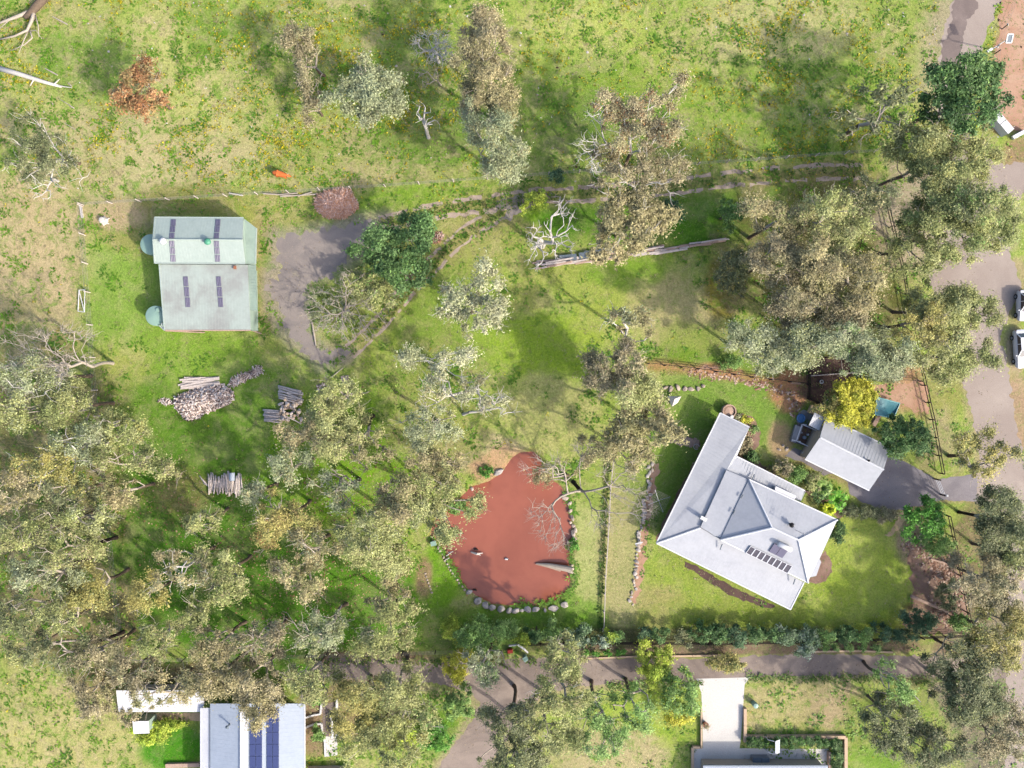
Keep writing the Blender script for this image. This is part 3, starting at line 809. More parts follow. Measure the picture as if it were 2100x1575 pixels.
N_TREE = [0]
def tree(label, cx, cy, rx, ry, h, pal, dens=1.0, kind='gum_tree', cat='tree', base=None, rc=None, leaf=.19, bark='bark', limb='bark_pale',
         bare=0, group=None, lobes=None, zc=None, depth=None, flat=.5, r0=None, seed=None, per=70, under=None):
    N_TREE[0] += 1
    dens = dens*1.15 + .1
    if kind == 'gum_tree' and cx < 960 and cy > 760: dens *= .86; bare = min(1, bare*1.3 + .1)
    rnd = np.random.default_rng(1000 + (seed or N_TREE[0]*7))
    if kind in ('gum_tree',): lobes = [(x, y, a*1.04, b*1.04) for x, y, a, b in lobes] if lobes else None
    zc = zc or h*.74
    depth = depth or min(h*.34, .9*min(rx, ry)/PPM + .8)
    rc = rc or .9
    specs = lobes or [(cx, cy, rx, ry)]
    PP = []; RR = []
    for (x, y, a, b) in specs:
        p, r = crown_clumps(x, y, a, b, zc + rnd.normal(0, .06*h if lobes else 0), depth, rc, rnd)
        PP.append(p); RR.append(r)
    P = np.concatenate(PP); R = np.concatenate(RR)
    if base is None:
        k = (H - zc)/H
        bx, by = 1050 + (cx-1050)*k, 787.5 + (cy-787.5)*k
        base = (bx + rnd.normal(0, 5), by + rnd.normal(0, 5))
    B = W(*base, -.1)
    o = empty(kind, W(*base, 0), label, cat, group)
    c = P.mean(0)
    ft = .45 if h > 5 else .2
    fork = np.array(B)*(1-ft*.75) + np.array((c[0], c[1], 0))*ft*.75; fork[2] = max(.3, (zc-depth*.8)*.72)
    Ps = P - np.stack([np.zeros(len(R)), np.zeros(len(R)), R*.25], 1)
    trunk, limbs, N, kids = skeleton(B, fork, Ps, r0 or (.08 + .011*h), rnd)
    V, F = tube_net(trunk, 7)
    link_mesh('trunk', quads_mesh('trunk', V, F, smooth=True), M[bark], o)
    # bare twigs that stand out of the leaves
    extra = []
    tips = [i for i in range(5, len(N)) if kids[i] == 0]
    if kind == 'gum_tree': bare = max(bare, .3)
    nb = int(bare*len(tips))
    for i in (rnd.choice(tips, nb, replace=False) if nb else []):
        p = np.array(N[i])
        out = p - c; out[2] = 0; out /= (np.linalg.norm(out)+1e-6)
        for _ in range(3):
            q = p; d = out + rnd.normal(0, .6, 3) + np.array([0, 0, .55])
            r = .036
            for s_ in range(3):
                d = d/np.linalg.norm(d); e = q + d*rnd.uniform(.35, .75)
                extra.append((q, e, r, r*.7)); r *= .7; q = e; d = d + rnd.normal(0, .45, 3)
    V, F = tube_net(limbs + extra, 5)
    link_mesh('branches', quads_mesh('branches', V, F, smooth=True), M[limb], o)
    keep = rnd.uniform(0, 1, len(P)) < (.35 + .65*min(dens, 1.0))
    if keep.sum() < 3: keep[:3] = True
    V, F, T = leaves(P[keep], R[keep]*(.75 + .25*min(dens, 1.2)), per*dens*(.30/leaf)**2, leaf, pal, rnd, flat)
    if under:
        V2, F2, T2 = leaves(P[keep][::2], R[keep][::2]*.8, per*dens*.6*(.30/leaf)**2, leaf, under, rnd, flat)
        F = np.concatenate([F, F2 + len(V)]); V = np.concatenate([V, V2]); T = np.concatenate([T, T2])
    link_mesh('crown', quads_mesh('crown', V, F, T), M['leaf'], o)
    return o

def shrub(label, cx, cy, rx, ry, h, pal, dens=1.25, kind='shrub', cat='shrub', leaf=.18, rc=.5, group=None, **kw):
    return tree(label, cx, cy, rx, ry, h, pal, dens, kind, cat, rc=rc, leaf=leaf, group=group, zc=h*.58, depth=max(.4, h*.55),
                bark='bark', limb='bark', r0=.05 + .01*h, flat=.75, **kw)

def dead_tree(label, base, lobes, h, bark='bark_white', r0=.22, npts=60, twig=5, kind='dead_tree', fork=None, cat='dead tree', twl=.45, zjit=.3, lowbark=None, zc=None, r_t=.03):
    """leafless tree: forking limbs and fine twigs reaching the given crown lobes (cx, cy, rx, ry)"""
    N_TREE[0] += 1
    rnd = np.random.default_rng(5000 + N_TREE[0]*13)
    zc = zc or h*.8
    pts = []
    tot = sum(a*b for _, _, a, b in lobes)
    for (x, y, a, b) in lobes:
        for _ in range(max(4, int(npts*a*b/tot))):
            t = rnd.uniform(0, 6.283); r = math.sqrt(rnd.uniform(.02, 1))
            z = max(.4, zc + rnd.normal(0, zjit)*h*.35)
            pts.append(np.array(W(x + a*r*math.cos(t), y + b*r*math.sin(t), z)))
    P = np.array(pts)
    B = W(*base, -.1)
    o = empty(kind, W(*base, 0), label, cat)
    c = P.mean(0)
    fk = np.array(fork if fork is not None else (B[0]*.75 + c[0]*.25, B[1]*.75 + c[1]*.25, h*.4))
    trunk, limbs, N, kids = skeleton(B, fk, P, r0, rnd, wiggle=.1, twigs=r_t, bias=.5, maxseg=.7)
    tips = [i for i in range(5, len(N)) if kids[i] == 0]
    ex = []
    for i in tips:
        for _ in range(twig):
            q = np.array(N[i]); d = (q-c)/np.linalg.norm(q-c) + rnd.normal(0, .65, 3); r = r_t*.85
            for s_ in range(3):
                d = d/np.linalg.norm(d); e = q + d*rnd.uniform(.5, 1.1)*twl
                ex.append((q, e, r, r*.72)); r *= .72; q = e; d = d + rnd.normal(0, .5, 3)
    V, F = tube_net(trunk, 7)
    link_mesh('trunk', quads_mesh('trunk', V, F, smooth=True), M[lowbark or bark], o)
    V, F = tube_net(limbs + ex, 5)
    link_mesh('branches', quads_mesh('branches', V, F, smooth=True), M[bark], o)
    return o

# --- paddock above the boundary
tree('rust-orange gum standing alone in the upper left paddock', 292, 182, 50, 58, 8, 'org', .95, leaf=.26, under='brn')
tree('brownish narrow gum left of the round grey tree in the paddock', 630, 120, 40, 62, 8, 'brn', .75, bare=.3, lobes=[(615,85,32,26),(630,130,34,34),(630,170,24,24)], under='dgg')
tree('low dull brown sapling below the brownish paddock gum', 640, 210, 22, 40, 5, 'brn', .55, bare=.5, kind='sapling')
tree('dense round grey-green gum in the upper paddock', 762, 196, 72, 66, 9, 'gry', 1.05, leaf=.24, bare=.1, under='dgg')
tree('brown feathery gum at the top of the tall paddock row', 1000, 85, 55, 70, 13, 'brn', .95, lobes=[(985,55,36,40),(1010,95,42,44),(970,120,34,26)], base=(985,190), under='tan')
tree('tan lumpy gum in the middle of the tall paddock row', 1000, 185, 58, 55, 12, 'tan', 1.0, lobes=[(1010,170,46,44),(975,205,36,36),(1030,215,34,30)], under='brn')
tree('grey-tan gum at the lower end of the tall paddock row', 1010, 290, 52, 70, 12, 'gry', 1.0, lobes=[(995,255,44,44),(1035,300,40,46),(1015,345,46,34)], under='tan')
tree('brown gum with white bare limbs on its left, over the top fence', 1305, 262, 90, 80, 13, 'brn', .62, bare=.35, base=(1280,352),
     lobes=[(1245,225,34,38),(1290,245,38,36),(1345,225,36,30),(1385,195,16,28),(1310,285,56,34),(1360,275,36,34),(1250,300,30,26)], limb='bark_white', under='org')
tree('sparse brown gum straddling the dirt track under the top fence', 1310, 365, 85, 45, 12, 'brn', .6, bare=.45, lobes=[(1260,370,46,34),(1320,352,46,34),(1375,342,34,30),(1335,388,40,18)], limb='bark_white', under='tan')
dead_tree('white bare gum limbs against the left side of the brown fence gums', (1275,356), [(1212,300,30,20),(1222,240,22,18),(1232,345,24,14),(1205,320,20,14)], 12, 'bark_white', .16, 60, 4, twl=.5, fork=tuple(W(1262,330,5.0)), kind='bare_tree', cat='bare tree', r_t=.028)
tree('tan rounded gum growing over the timber row', 1292, 462, 82, 74, 10, 'tan', 1.1, leaf=.27, bare=.15, limb='bark_white', under='brn')
tree('pale grey see-through gum in the middle of the lawn', 965, 618, 78, 70, 9, 'pal', .6, leaf=.26, bare=.4, base=(968,640), lobes=[(935,620,48,40),(1000,580,38,34),(975,655,44,34),(1015,630,30,34)], limb='bark_white')
tree('dark green dense tree, left lobe beside the gravel yard', 772, 505, 50, 42, 8, 'dkg', 1.3, kind='broadleaf_tree', leaf=.26)
tree('dark green tall tree right of the gravel yard, above the other', 848, 478, 38, 52, 9, 'dkg', 1.3, kind='broadleaf_tree', leaf=.26)
tree('dark green lowest tree of the trio by the gravel yard', 826, 552, 58, 44, 8, 'dkg', 1.2, kind='broadleaf_tree', leaf=.26, under='grn')
tree('low olive bush among the dark green trees and the bare tree', 762, 592, 58, 44, 4.5, 'olv', .9, kind='bush', leaf=.22, rc=.6, bare=.3, under='grn')
dead_tree('grey leafless spreading tree beside the gravel yard', (716,628), [(672,640,58,46),(725,598,44,36),(745,660,44,38),(698,668,36,34)], 5.5, 'bark_pale', .2, 150, 6, twl=.32, kind='bare_tree', cat='bare tree', r_t=.026)
shrub('thin olive undergrowth round the foot of the bare tree', 690, 640, 62, 52, 1.6, 'gry', .25, leaf=.18)
dead_tree('bleached white dead tree left of the timber row', (1112,505), [(1118,500,34,30),(1150,460,34,34),(1158,430,18,22),(1095,495,24,34),(1165,500,26,18),(1100,535,16,18)], 7.5, 'bark_white', .3, 80, 3, fork=tuple(W(1114,497,3.0)), twl=.4, r_t=.045)
dead_tree('bleached bushy dead tree at the top of the paddock', (900,128), [(885,95,36,30),(905,108,24,20)], 6, 'bark_white', .2, 80, 6, twl=.45)
dead_tree('small bleached dead tree beside the round grey gum', (879,282), [(862,225,20,22),(872,240,10,22),(885,250,12,12)], 7, 'bark_white', .22, 14, 1, twl=.5, r_t=.05)
dead_tree('thin grey dead sapling left of the tall paddock row', (905,175), [(885,150,26,14),(880,165,20,8)], 4, 'bark_pale', .1, 16, 4, twl=.4)
tree('dull dark gum with dead limbs at the left edge of the paddock', 88, 300, 62, 60, 9, 'dgg', .55, bare=.5, lobes=[(60,270,34,30),(105,300,44,34),(70,340,50,34),(120,345,30,26)], limb='bark_white')
dead_tree('white dead limbs above the top left fence corner', (120,372), [(95,385,32,26),(130,330,16,22)], 5, 'bark_white', .14, 24, 3, twl=.4)
# --- upper right corner
tree('dark green leafy tree over the gravel road, top right', 1965, 190, 92, 64, 14, 'dkg', 1.0, leaf=.3, lobes=[(1960,160,66,44),(2010,180,48,50),(1940,215,60,40),(1985,240,50,36)], under='grn', kind='broadleaf_tree', rc=.95)
tree('thin greyish gum above the upper right fence corner', 1812, 225, 70, 64, 13, 'dgg', .48, leaf=.3, lobes=[(1790,190,24,26),(1845,200,34,30),(1800,245,54,36),(1735,250,34,24)], bare=.2, under='olv')
tree('tall olive gum right of the upper right fence corner', 1925, 330, 98, 78, 13, 'olv', 1.1, lobes=[(1885,300,66,50),(1985,320,58,54),(1930,370,74,46)], bare=.3, base=(1795,385), under='yol')
tree('wide olive gum hanging over the road bend', 1965, 440, 96, 86, 13, 'olv', 1.05, lobes=[(1925,420,68,50),(2010,430,60,62),(1955,485,76,52),(2035,475,40,46)], bare=.35, base=(1846,512), under='grn', limb='bark_pale')
tree('thin grey gum inside the upper right corner', 1775, 400, 56, 44, 13, 'dgg', .5, bare=.5, limb='bark_pale', under='tan')
tree('small feathery gum over the road below the bend', 1885, 525, 56, 50, 11, 'olv', .85, bare=.3, under='olv', base=(1800,520))
tree('yellow-tinged gum over the road beside the white car', 1955, 630, 66, 42, 11, 'olv', 1.0, bare=.2, lobes=[(1915,640,50,42),(1975,620,46,34),(2010,650,34,26),(1950,665,40,26)], base=(1830,640), limb='bark_dark')
tree('golden brown gum astride the right fence', 1885, 660, 42, 38, 12, 'yol', .9, lobes=[(1870,665,34,30),(1900,690,34,26),(1905,650,24,30)], under='brn')
tree('loose olive gum over the verge, right of the fence', 1965, 720, 70, 46, 9, 'olv', .9, bare=.25, under='brn', lobes=[(1940,715,46,34),(1990,730,46,34),(1930,755,34,24)])
# --- big grove, right of centre
tree('tan gum at the upper left of the big grove', 1600, 450, 60, 44, 13, 'tan', .85, bare=.4, lobes=[(1570,440,40,34),(1625,455,40,36)], under='olv', limb='bark_pale')
tree('olive gum at the top of the big grove', 1700, 450, 66, 54, 14, 'olv', .85, bare=.3, lobes=[(1690,430,46,36),(1730,465,42,40),(1660,470,36,30)], under='tan')
tree('brown gum on the left of the big grove', 1590, 530, 56, 52, 13, 'brn', .95, bare=.35, under='tan', limb='bark_pale')
tree('tan-brown gum at the heart of the big grove', 1680, 545, 64, 54, 15, 'tan', 1.0, bare=.3, under='brn', limb='bark_pale')
tree('tan gum on the right of the big grove', 1752, 575, 54, 56, 15, 'tan', 1.05, bare=.15, under='yol')
tree('brown gum low in the big grove', 1640, 622, 66, 42, 13, 'brn', .95, bare=.3, under='tan')
tree('pinkish tan gum at the lower right of the big grove', 1735, 640, 56, 36, 13, 'brn', .95, under='tan')
tree('grey-green gum at the lower left of the big grove', 1545, 700, 62, 44, 11, 'gry', .95, bare=.3, lobes=[(1520,690,40,34),(1575,705,42,36),(1560,740,34,26)], under='olv', limb='bark_white')
tree('grey-green gum above the fenced vegetable bed', 1640, 705, 54, 44, 12, 'gry', 1.0, bare=.15, under='olv')
tree('pale green gum spilling over the vegetable bed', 1725, 705, 62, 46, 12, 'gry', 1.0, lobes=[(1710,690,50,36),(1755,710,46,40),(1750,748,38,20)], under='grn')
tree('dark olive gum at the right end of the vegetable bed', 1812, 728, 46, 40, 9, 'gry', .9, under='dgg', lobes=[(1800,715,36,34),(1825,740,34,34)])
shrub('dark green shrub beside the right fence, below the grove', 1822, 758, 34, 30, 3.5, 'dgg', 1.2)
tree('dark bush in the shade on the left of the grove', 1505, 560, 40, 50, 5, 'dgg', .7, kind='bush', under='yol', rc=.6)
tree('green bush in the upper left of the grove', 1500, 440, 30, 30, 3.5, 'grn', .8, kind='bush', rc=.5, leaf=.22)
shrub('bluish bush right of the tan rounded gum', 1378, 432, 22, 24, 3, 'blg', 1.1)
tree('thin grey gum below the timber row clearing', 1290, 668, 48, 36, 12, 'tan', .5, bare=.6, limb='bark_white', under='gry')
tree('dark brown gum left of the house, top of the clump', 1248, 760, 58, 54, 12, 'brn', .95, lobes=[(1235,755,40,44),(1285,740,36,30),(1262,790,40,30)], under='dgg')
tree('olive gum in the clump above the terraces', 1300, 805, 60, 44, 12, 'olv', .9, bare=.15, under='brn')
tree('yellowish tan gum at the right of the clump by the house', 1318, 862, 68, 56, 12, 'tan', .95, lobes=[(1305,850,54,44),(1358,880,38,36),(1280,895,46,34)], under='tan', leaf=.28)
tree('tan-grey gum at the foot of the clump above the terraces', 1262, 925, 70, 42, 10, 'tan', .75, bare=.3, lobes=[(1225,925,40,34),(1295,925,50,36)], under='olv')
dead_tree('bare gum with dark trunk spreading over the pond edge', (1176,988), [(1110,1045,30,14),(1130,1075,30,30),(1145,1105,24,18),(1095,1050,14,10),(1262,975,40,14),(1300,960,24,16),(1280,1010,44,20),(1310,1040,24,18),(1240,1060,34,18),(1085,965,14,10),(1130,955,40,18),(1200,930,24,24)], 11,
          'bark_pale', .24, 190, 6, fork=tuple(W(1192,1006,4.0)), twl=.55, lowbark='bark_dark', kind='bare_tree', cat='bare tree', zjit=.25, r_t=.022)
tree('thin brown gum crown overhanging the upper pond', 1140, 965, 50, 32, 9, 'tan', .35, bare=.6, kind='gum_tree', base=(1165,975), limb='bark_pale')
# --- middle
tree('thin tan gum with white branches in the centre lawn', 900, 750, 62, 36, 12, 'pal', .55, bare=.6, limb='bark_white', lobes=[(870,735,40,28),(925,755,36,34),(945,735,24,22)], under='gry')
tree('thin grey gum with bare right-hand branches in the centre', 945, 805, 80, 40, 12, 'pal', .5, bare=.7, limb='bark_white', lobes=[(905,800,46,34),(965,815,40,30),(1010,830,34,20)], under='tan')
dead_tree('bleached bare crown right of the thin centre gum', (950,850), [(1015,825,24,18),(1035,845,20,12),(985,805,16,14)], 11, 'bark_white', .16, 26, 4, twl=.5)
tree('grey-green thin gum above the pond lawn', 880, 872, 64, 44, 12, 'gry', .65, bare=.4, under='olv', limb='bark_pale')
tree('olive gum beside the cut log stack', 705, 805, 46, 38, 11, 'olv', .7, bare=.2, lobes=[(690,790,30,28),(718,808,34,32)], under='gry')
tree('olive-brown gum below the cut log stack', 628, 885, 54, 44, 11, 'tan', .75, lobes=[(600,890,34,30),(650,880,40,38)], bare=.25, under='gry')
tree('wide olive gum in the middle of the left wood', 700, 880, 74, 58, 12, 'olv', .95, bare=.2, under='tan', lobes=[(680,860,50,44),(735,890,40,36),(690,920,36,28)])
tree('tan-olive gum with a forked trunk by the left wood', 755, 925, 50, 40, 11, 'tan', .6, bare=.25, base=(766,852), under='olv', bark='bark_dark')
tree('pale grey gum left of the forked gum', 590, 955, 48, 36, 11, 'gry', .75, bare=.3, under='tan')
tree('pale olive gum at the upper pond bank', 905, 960, 60, 44, 11, 'tan', .8, bare=.2, lobes=[(870,945,40,32),(915,962,40,34)], under='olv')
tree('olive gum over the left shore of the pond', 945, 1020, 50, 40, 12, 'olv', .95, lobes=[(898,1008,38,32),(968,1040,28,20)], base=(862,985), under='tan')
tree('olive gum overhanging the left pond corner', 890, 1062, 54, 44, 13, 'olv', .95, lobes=[(848,1050,40,36),(902,1072,26,26),(915,1095,16,12)], under='gry')
tree('wide tan gum between the wood and the pond', 815, 1030, 62, 46, 13, 'tan', .9, bare=.15, base=(830,985), under='olv', bark='bark_dark')
tree('olive gum at the heart of the lower wood', 765, 1085, 66, 48, 14, 'olv', .95, bare=.2, under='gry')
tree('large olive gum left of the pond shore', 770, 1135, 68, 42, 13, 'olv', 1.0, bare=.1, lobes=[(745,1125,46,36),(800,1140,42,36)], under='tan')
tree('thin grey gum right of the orange-tinted gum', 690, 1005, 48, 40, 12, 'gry', .6, bare=.5, base=(738,983), under='tan', bark='bark_dark')
tree('orange-tinted gum in the lower wood', 585, 1060, 64, 48, 12, 'yol', .9, bare=.25, lobes=[(570,1045,44,34),(610,1065,40,34),(555,1095,34,30)], under='org')
tree('grey gum left of the orange-tinted gum', 515, 1010, 36, 30, 11, 'gry', .6, bare=.4, under='tan')
tree('tan gum below the orange-tinted gum', 640, 1120, 52, 40, 12, 'tan', .8, bare=.3, under='gry')
tree('tan-grey gum over the dark lower lawn', 610, 1185, 62, 42, 12, 'tan', .8, bare=.35, lobes=[(590,1175,38,32),(640,1195,40,30)], under='olv')
tree('small olive gum alone on the dark lawn, long thin trunk', 415, 1070, 36, 28, 9, 'olv', .95, base=(468,1042), rc=.6, under='tan')
tree('thin pale gum with forked white twigs on the dark lawn', 372, 1168, 64, 44, 12, 'tan', .7, bare=.6, base=(440,1122), limb='bark_white', under='gry')
tree('olive round gum right of the thin pale gum', 455, 1172, 50, 48, 11, 'olv', .9, bare=.2, base=(515,1140), under='tan', lobes=[(450,1155,40,36),(470,1195,38,34)])
tree('yellow-tinged gum inside the lower left boundary', 300, 1225, 42, 36, 11, 'yol', .9, under='olv')
tree('small tan gum below the round olive gum', 412, 1250, 30, 34, 10, 'olv', .85, bare=.3, rc=.65)
tree('tan crown left of the pond lawn', 795, 1210, 44, 36, 11, 'tan', .9, bare=.2, lobes=[(810,1195,30,32),(785,1225,36,26)])
tree('pale olive gum above the lower lane', 800, 1285, 60, 46, 12, 'olv', .95, bare=.25, lobes=[(820,1240,30,28),(800,1290,52,36),(780,1320,50,26)], under='tan')
tree('thin grey gum with pale limbs above the lower lane', 655, 1290, 62, 52, 12, 'gry', .65, bare=.5, base=(712,1238), under='olv', limb='bark_pale')
tree('grey-brown gum at the bottom of the dark lawn', 535, 1310, 58, 40, 12, 'brn', .7, bare=.4, under='gry')
tree('brown gum along the bottom boundary of the wood', 440, 1320, 54, 34, 11, 'tan', .75, bare=.3, under='brn')
tree('olive gum inside the lower left corner', 320, 1310, 50, 40, 11, 'olv', .75, bare=.3, under='tan')
# --- wood along the left edge
dead_tree('grey bare gum reaching left from its base inside the left fence', (232,745), [(150,690,40,18),(60,700,50,18),(80,735,70,18),(100,765,40,20),(40,760,40,20),(140,740,50,14)], 12, 'bark_pale', .2, 150, 5, fork=tuple(W(190,752,5.5)), twl=.6, kind='bare_tree', cat='bare tree', zjit=.2, r_t=.024)
tree('sparse grey-olive gum below the bare gum on the left edge', 70, 770, 80, 50, 13, 'gry', .55, bare=.6, limb='bark_white', under='olv')
tree('dull olive gum at the left edge of the wood', 40, 840, 60, 44, 12, 'olv', .75, bare=.2, under='gry')
tree('olive gum left of the boundary beside the wood', 135, 840, 64, 44, 12, 'olv', .8, bare=.3, under='dgg')
tree('olive-tan gum across the left boundary', 250, 885, 58, 40, 11, 'olv', .85, bare=.3, base=(262,860), under='yol', bark='bark_dark')
tree('pale olive gum with white twigs outside the left boundary', 160, 910, 60, 38, 13, 'gry', .8, bare=.4, limb='bark_white', under='olv')
tree('leaning gum with grey trunk crossing the left boundary', 245, 950, 62, 34, 11, 'olv', .7, base=(330,945), bare=.5, limb='bark_pale', lobes=[(300,940,34,26),(215,935,40,26),(330,965,22,16)], under='tan')
tree('dark olive gum with forked limbs left of the boundary', 95, 950, 66, 40, 13, 'yol', .75, bare=.4, limb='bark_white', under='olv')
tree('rusty olive gum on the left edge', 40, 1005, 56, 44, 13, 'brn', .8, under='yol')
tree('small tan gum inside the left boundary', 250, 1010, 44, 28, 10, 'tan', .9, bare=.2, under='olv')
tree('dark thicket gum left of the boundary', 140, 1010, 50, 36, 12, 'dgg', .8, bare=.2, under='yol')
tree('olive gum with long bare limbs left of the boundary', 160, 1065, 66, 36, 13, 'olv', .75, bare=.6, limb='bark_pale', base=(215,1045), under='gry')
tree('tan-olive gum low on the left edge', 55, 1090, 62, 44, 13, 'olv', .85, under='brn')
tree('black-trunked gum crossing the left boundary', 140, 1125, 72, 40, 13, 'olv', .75, base=(240,1102), bark='bark_dark', bare=.5, under='tan')
tree('grey-green gum left of the lower boundary', 95, 1180, 66, 44, 13, 'gry', .8, bare=.2, under='olv')
tree('olive gum with a yellow tuft by the lower left boundary', 185, 1205, 40, 44, 11, 'yol', .85, under='olv')
tree('dark green gum in the lower left wood', 40, 1260, 60, 44, 13, 'dgg', .8, bare=.2, under='olv')
tree('dull olive gum outside the lower left corner', 130, 1265, 62, 40, 13, 'olv', .7, bare=.3, base=(205,1240), under='dgg')
tree('dark leaning gum at the bottom of the left wood', 110, 1330, 66, 40, 13, 'dgg', .75, bare=.2, base=(255,1295), bark='bark_dark', under='tan')
tree('brown gum left of the lower left corner', 190, 1340, 54, 36, 11, 'brn', .7, bare=.4, under='dgg')
tree('olive scrub gum outside the lower left corner', 45, 1340, 40, 34, 9, 'olv', .7, under='dgg')
tree('tan gum over the lower left corner of the boundary', 270, 1375, 60, 34, 10, 'brn', .75, bare=.4, under='gry')
tree('brown low scrub left of the neighbour roof', 190, 1425, 46, 40, 5, 'brn', .75, kind='bush', bare=.3, under='tan', rc=.65)
tree('tan gum shading the white neighbour roof', 330, 1424, 72, 34, 10, 'tan', .62, bare=.4, under='gry')
tree('olive-brown gum above the blue neighbour roof', 440, 1390, 66, 44, 12, 'tan', .85, bare=.25, under='brn')
tree('dull brown gum over the top of the blue roof', 530, 1400, 60, 44, 12, 'brn', .9, bare=.3, under='tan')
tree('tan gum hanging over the solar panels', 535, 1455, 36, 40, 12, 'tan', .8, under='brn')
tree('olive gum right of the blue neighbour roof', 640, 1395, 60, 46, 12, 'olv', .8, bare=.25, under='tan')
tree('scrubby low bush left of the neighbour shed', 262, 1462, 26, 26, 3, 'brn', .7, kind='bush', rc=.5)
# --- bottom
tree('yellow-olive gum beside the neighbour garden', 735, 1450, 54, 54, 11, 'yol', .9, lobes=[(730,1420,44,36),(725,1470,40,40)], under='olv')
tree('olive gum with branching pale limbs at the bottom', 810, 1410, 62, 44, 12, 'olv', .85, bare=.3, under='tan')
tree('broad olive gum at the bottom edge left of the lane', 770, 1520, 90, 48, 11, 'olv', .95, bare=.25, lobes=[(740,1515,50,40),(800,1490,50,36),(810,1545,56,30)], under='yol')
tree('olive crown right of the broad gum by the lane', 870, 1465, 50, 30, 11, 'olv', .75, bare=.5, base=(850,1420), under='grn')
shrub('bright green bush beside the curving lane', 888, 1512, 40, 34, 3, 'brg', 1.3)
shrub('yellow-green bush left of the bright green bush', 842, 1505, 28, 24, 3, 'chart', 1.1)
shrub('dark leafy bush on the inside of the lane curve', 940, 1440, 30, 36, 3.5, 'grn', 1.2)
shrub('bright yellow bush at the lane edge', 935, 1362, 24, 40, 3.5, 'yel', 1.1)
shrub('yellow-green slender bush above the lane', 925, 1292, 18, 26, 3.5, 'chart', 1.1)
tree('grey-green gum over the lane fork', 1000, 1360, 48, 44, 9, 'gry', .7, under='grn')
tree('leafy green tree above the lane fork', 985, 1300, 50, 34, 5, 'grn', 1.1, kind='broadleaf_tree', rc=.6, leaf=.24)
tree('tall olive gum standing in the lane', 1160, 1350, 44, 42, 12, 'olv', .7, base=(1152,1302), bark='bark_dark', bare=.2, under='tan')
tree('olive gum below the lane with white twigs', 1150, 1420, 66, 40, 13, 'olv', .85, bare=.5, limb='bark_white', under='tan')
tree('dark gum left of the bottom lawn', 1050, 1480, 66, 48, 13, 'dgg', .75, bare=.3, under='olv')
tree('dense olive gum at the bottom centre', 1120, 1500, 76, 44, 13, 'olv', .85, bare=.35, under='dgg')
tree('dark olive gum at the bottom edge', 1050, 1550, 76, 36, 13, 'dgg', .85, bare=.2, under='olv')
tree('thin green gum over the bottom lawn', 1230, 1470, 70, 50, 13, 'grn', .5, bare=.4, lobes=[(1200,1440,40,34),(1250,1480,50,44),(1215,1515,44,26)], under='gry')
tree('thin grey-green gum beside the dry bottom lawn', 1300, 1450, 40, 44, 11, 'grn', .5, bare=.2)
shrub('rounded yellow-flowering wattle at the lane edge', 1340, 1360, 42, 44, 4.5, 'chart', 1.35, kind='wattle_bush', under='yol', rc=.55)
tree('olive-green tree left of the concrete drive', 1395, 1420, 44, 48, 6, 'grn', .95, kind='broadleaf_tree', rc=.65, under='chart')
shrub('golden wattle below the olive-green tree', 1388, 1466, 34, 18, 3, 'yel', .9, kind='wattle_bush')
shrub('dark bush with yellow flowers over the lane', 1492, 1358, 42, 22, 3, 'yol', 1.1, under='dkg')
tree('grey-dark gum at the lower right', 1820, 1480, 66, 54, 9, 'dgg', .85, under='olv', bare=.2)
tree('thin green gum above the lower right gum', 1840, 1410, 40, 40, 10, 'grn', .5, bare=.2)
tree('dark gum at the bottom right edge', 1900, 1535, 76, 48, 10, 'dgg', .9, under='brn')
tree('olive gum on the lower right roadside', 1985, 1425, 74, 60, 10, 'dgg', .95, under='olv', bare=.2)
tree('grey-brown gum at the far bottom right', 2040, 1500, 66, 62, 10, 'brn', .95, under='dgg', bare=.2)
tree('tall dark olive gum outside the lower right corner', 1985, 1345, 66, 42, 9, 'dgg', .95, under='yol', bare=.15)
tree('brown-olive gum right of the lower right corner', 2050, 1300, 60, 66, 10, 'yol', 1.0, under='brn', bare=.2)
tree('large brown-olive gum on the right reserve', 2030, 1190, 74, 64, 10, 'brn', 1.0, under='dgg', bare=.3)
tree('dark gum beside the drive entrance, lower side', 2045, 1060, 50, 60, 10, 'dgg', 1.0, lobes=[(2030,1020,36,34),(2060,1060,40,44),(2040,1105,40,36)], base=(1965,1050), under='olv', bark='bark_dark')
tree('olive gum on the right edge above the reserve', 2075, 1130, 44, 44, 9, 'olv', .9, bare=.4, limb='bark_white', under='dgg')
tree('thin yellow-grey gum over the road by the drive entrance', 2005, 920, 56, 44, 12, 'yol', .55, bare=.3, under='dgg', base=(1945,935), lobes=[(1985,905,34,30),(2035,925,34,40),(2005,955,40,22)])
# --- house garden
tree('bright yellow wattle tree beside the garage', 1745, 826, 58, 54, 5.5, 'yel', 1.25, kind='wattle_tree', rc=.6, leaf=.22, lobes=[(1766,800,30,28),(1766,838,32,32),(1740,848,36,30),(1735,805,30,26),(1765,862,22,12)])
tree('mustard shaded wattle left of the yellow tree', 1706, 826, 30, 34, 4.5, 'yol', 1.0, kind='wattle_tree', rc=.55, leaf=.2, under='brg')
tree('dark green round dense tree beside the garage', 1852, 893, 52, 46, 6.5, 'dkg', 1.5, kind='broadleaf_tree', rc=.65, leaf=.24)
tree('bright dark-green round tree below the drive entrance', 1898, 1068, 42, 44, 5, 'brg', 1.4, kind='broadleaf_tree', rc=.6, leaf=.24, under='dkg')
shrub('loose green shrub below the round entrance tree', 1920, 1112, 34, 24, 2.5, 'grn', 1.0)
shrub('dark clipped round bush at the right corner of the house', 1717, 1086, 17, 24, 2, 'dkg', 1.5, rc=.4)
shrub('low grey-green hedge along the lower edge of the drive', 1765, 1050, 44, 14, 1.3, 'dgg', 1.3, rc=.4, leaf=.16)
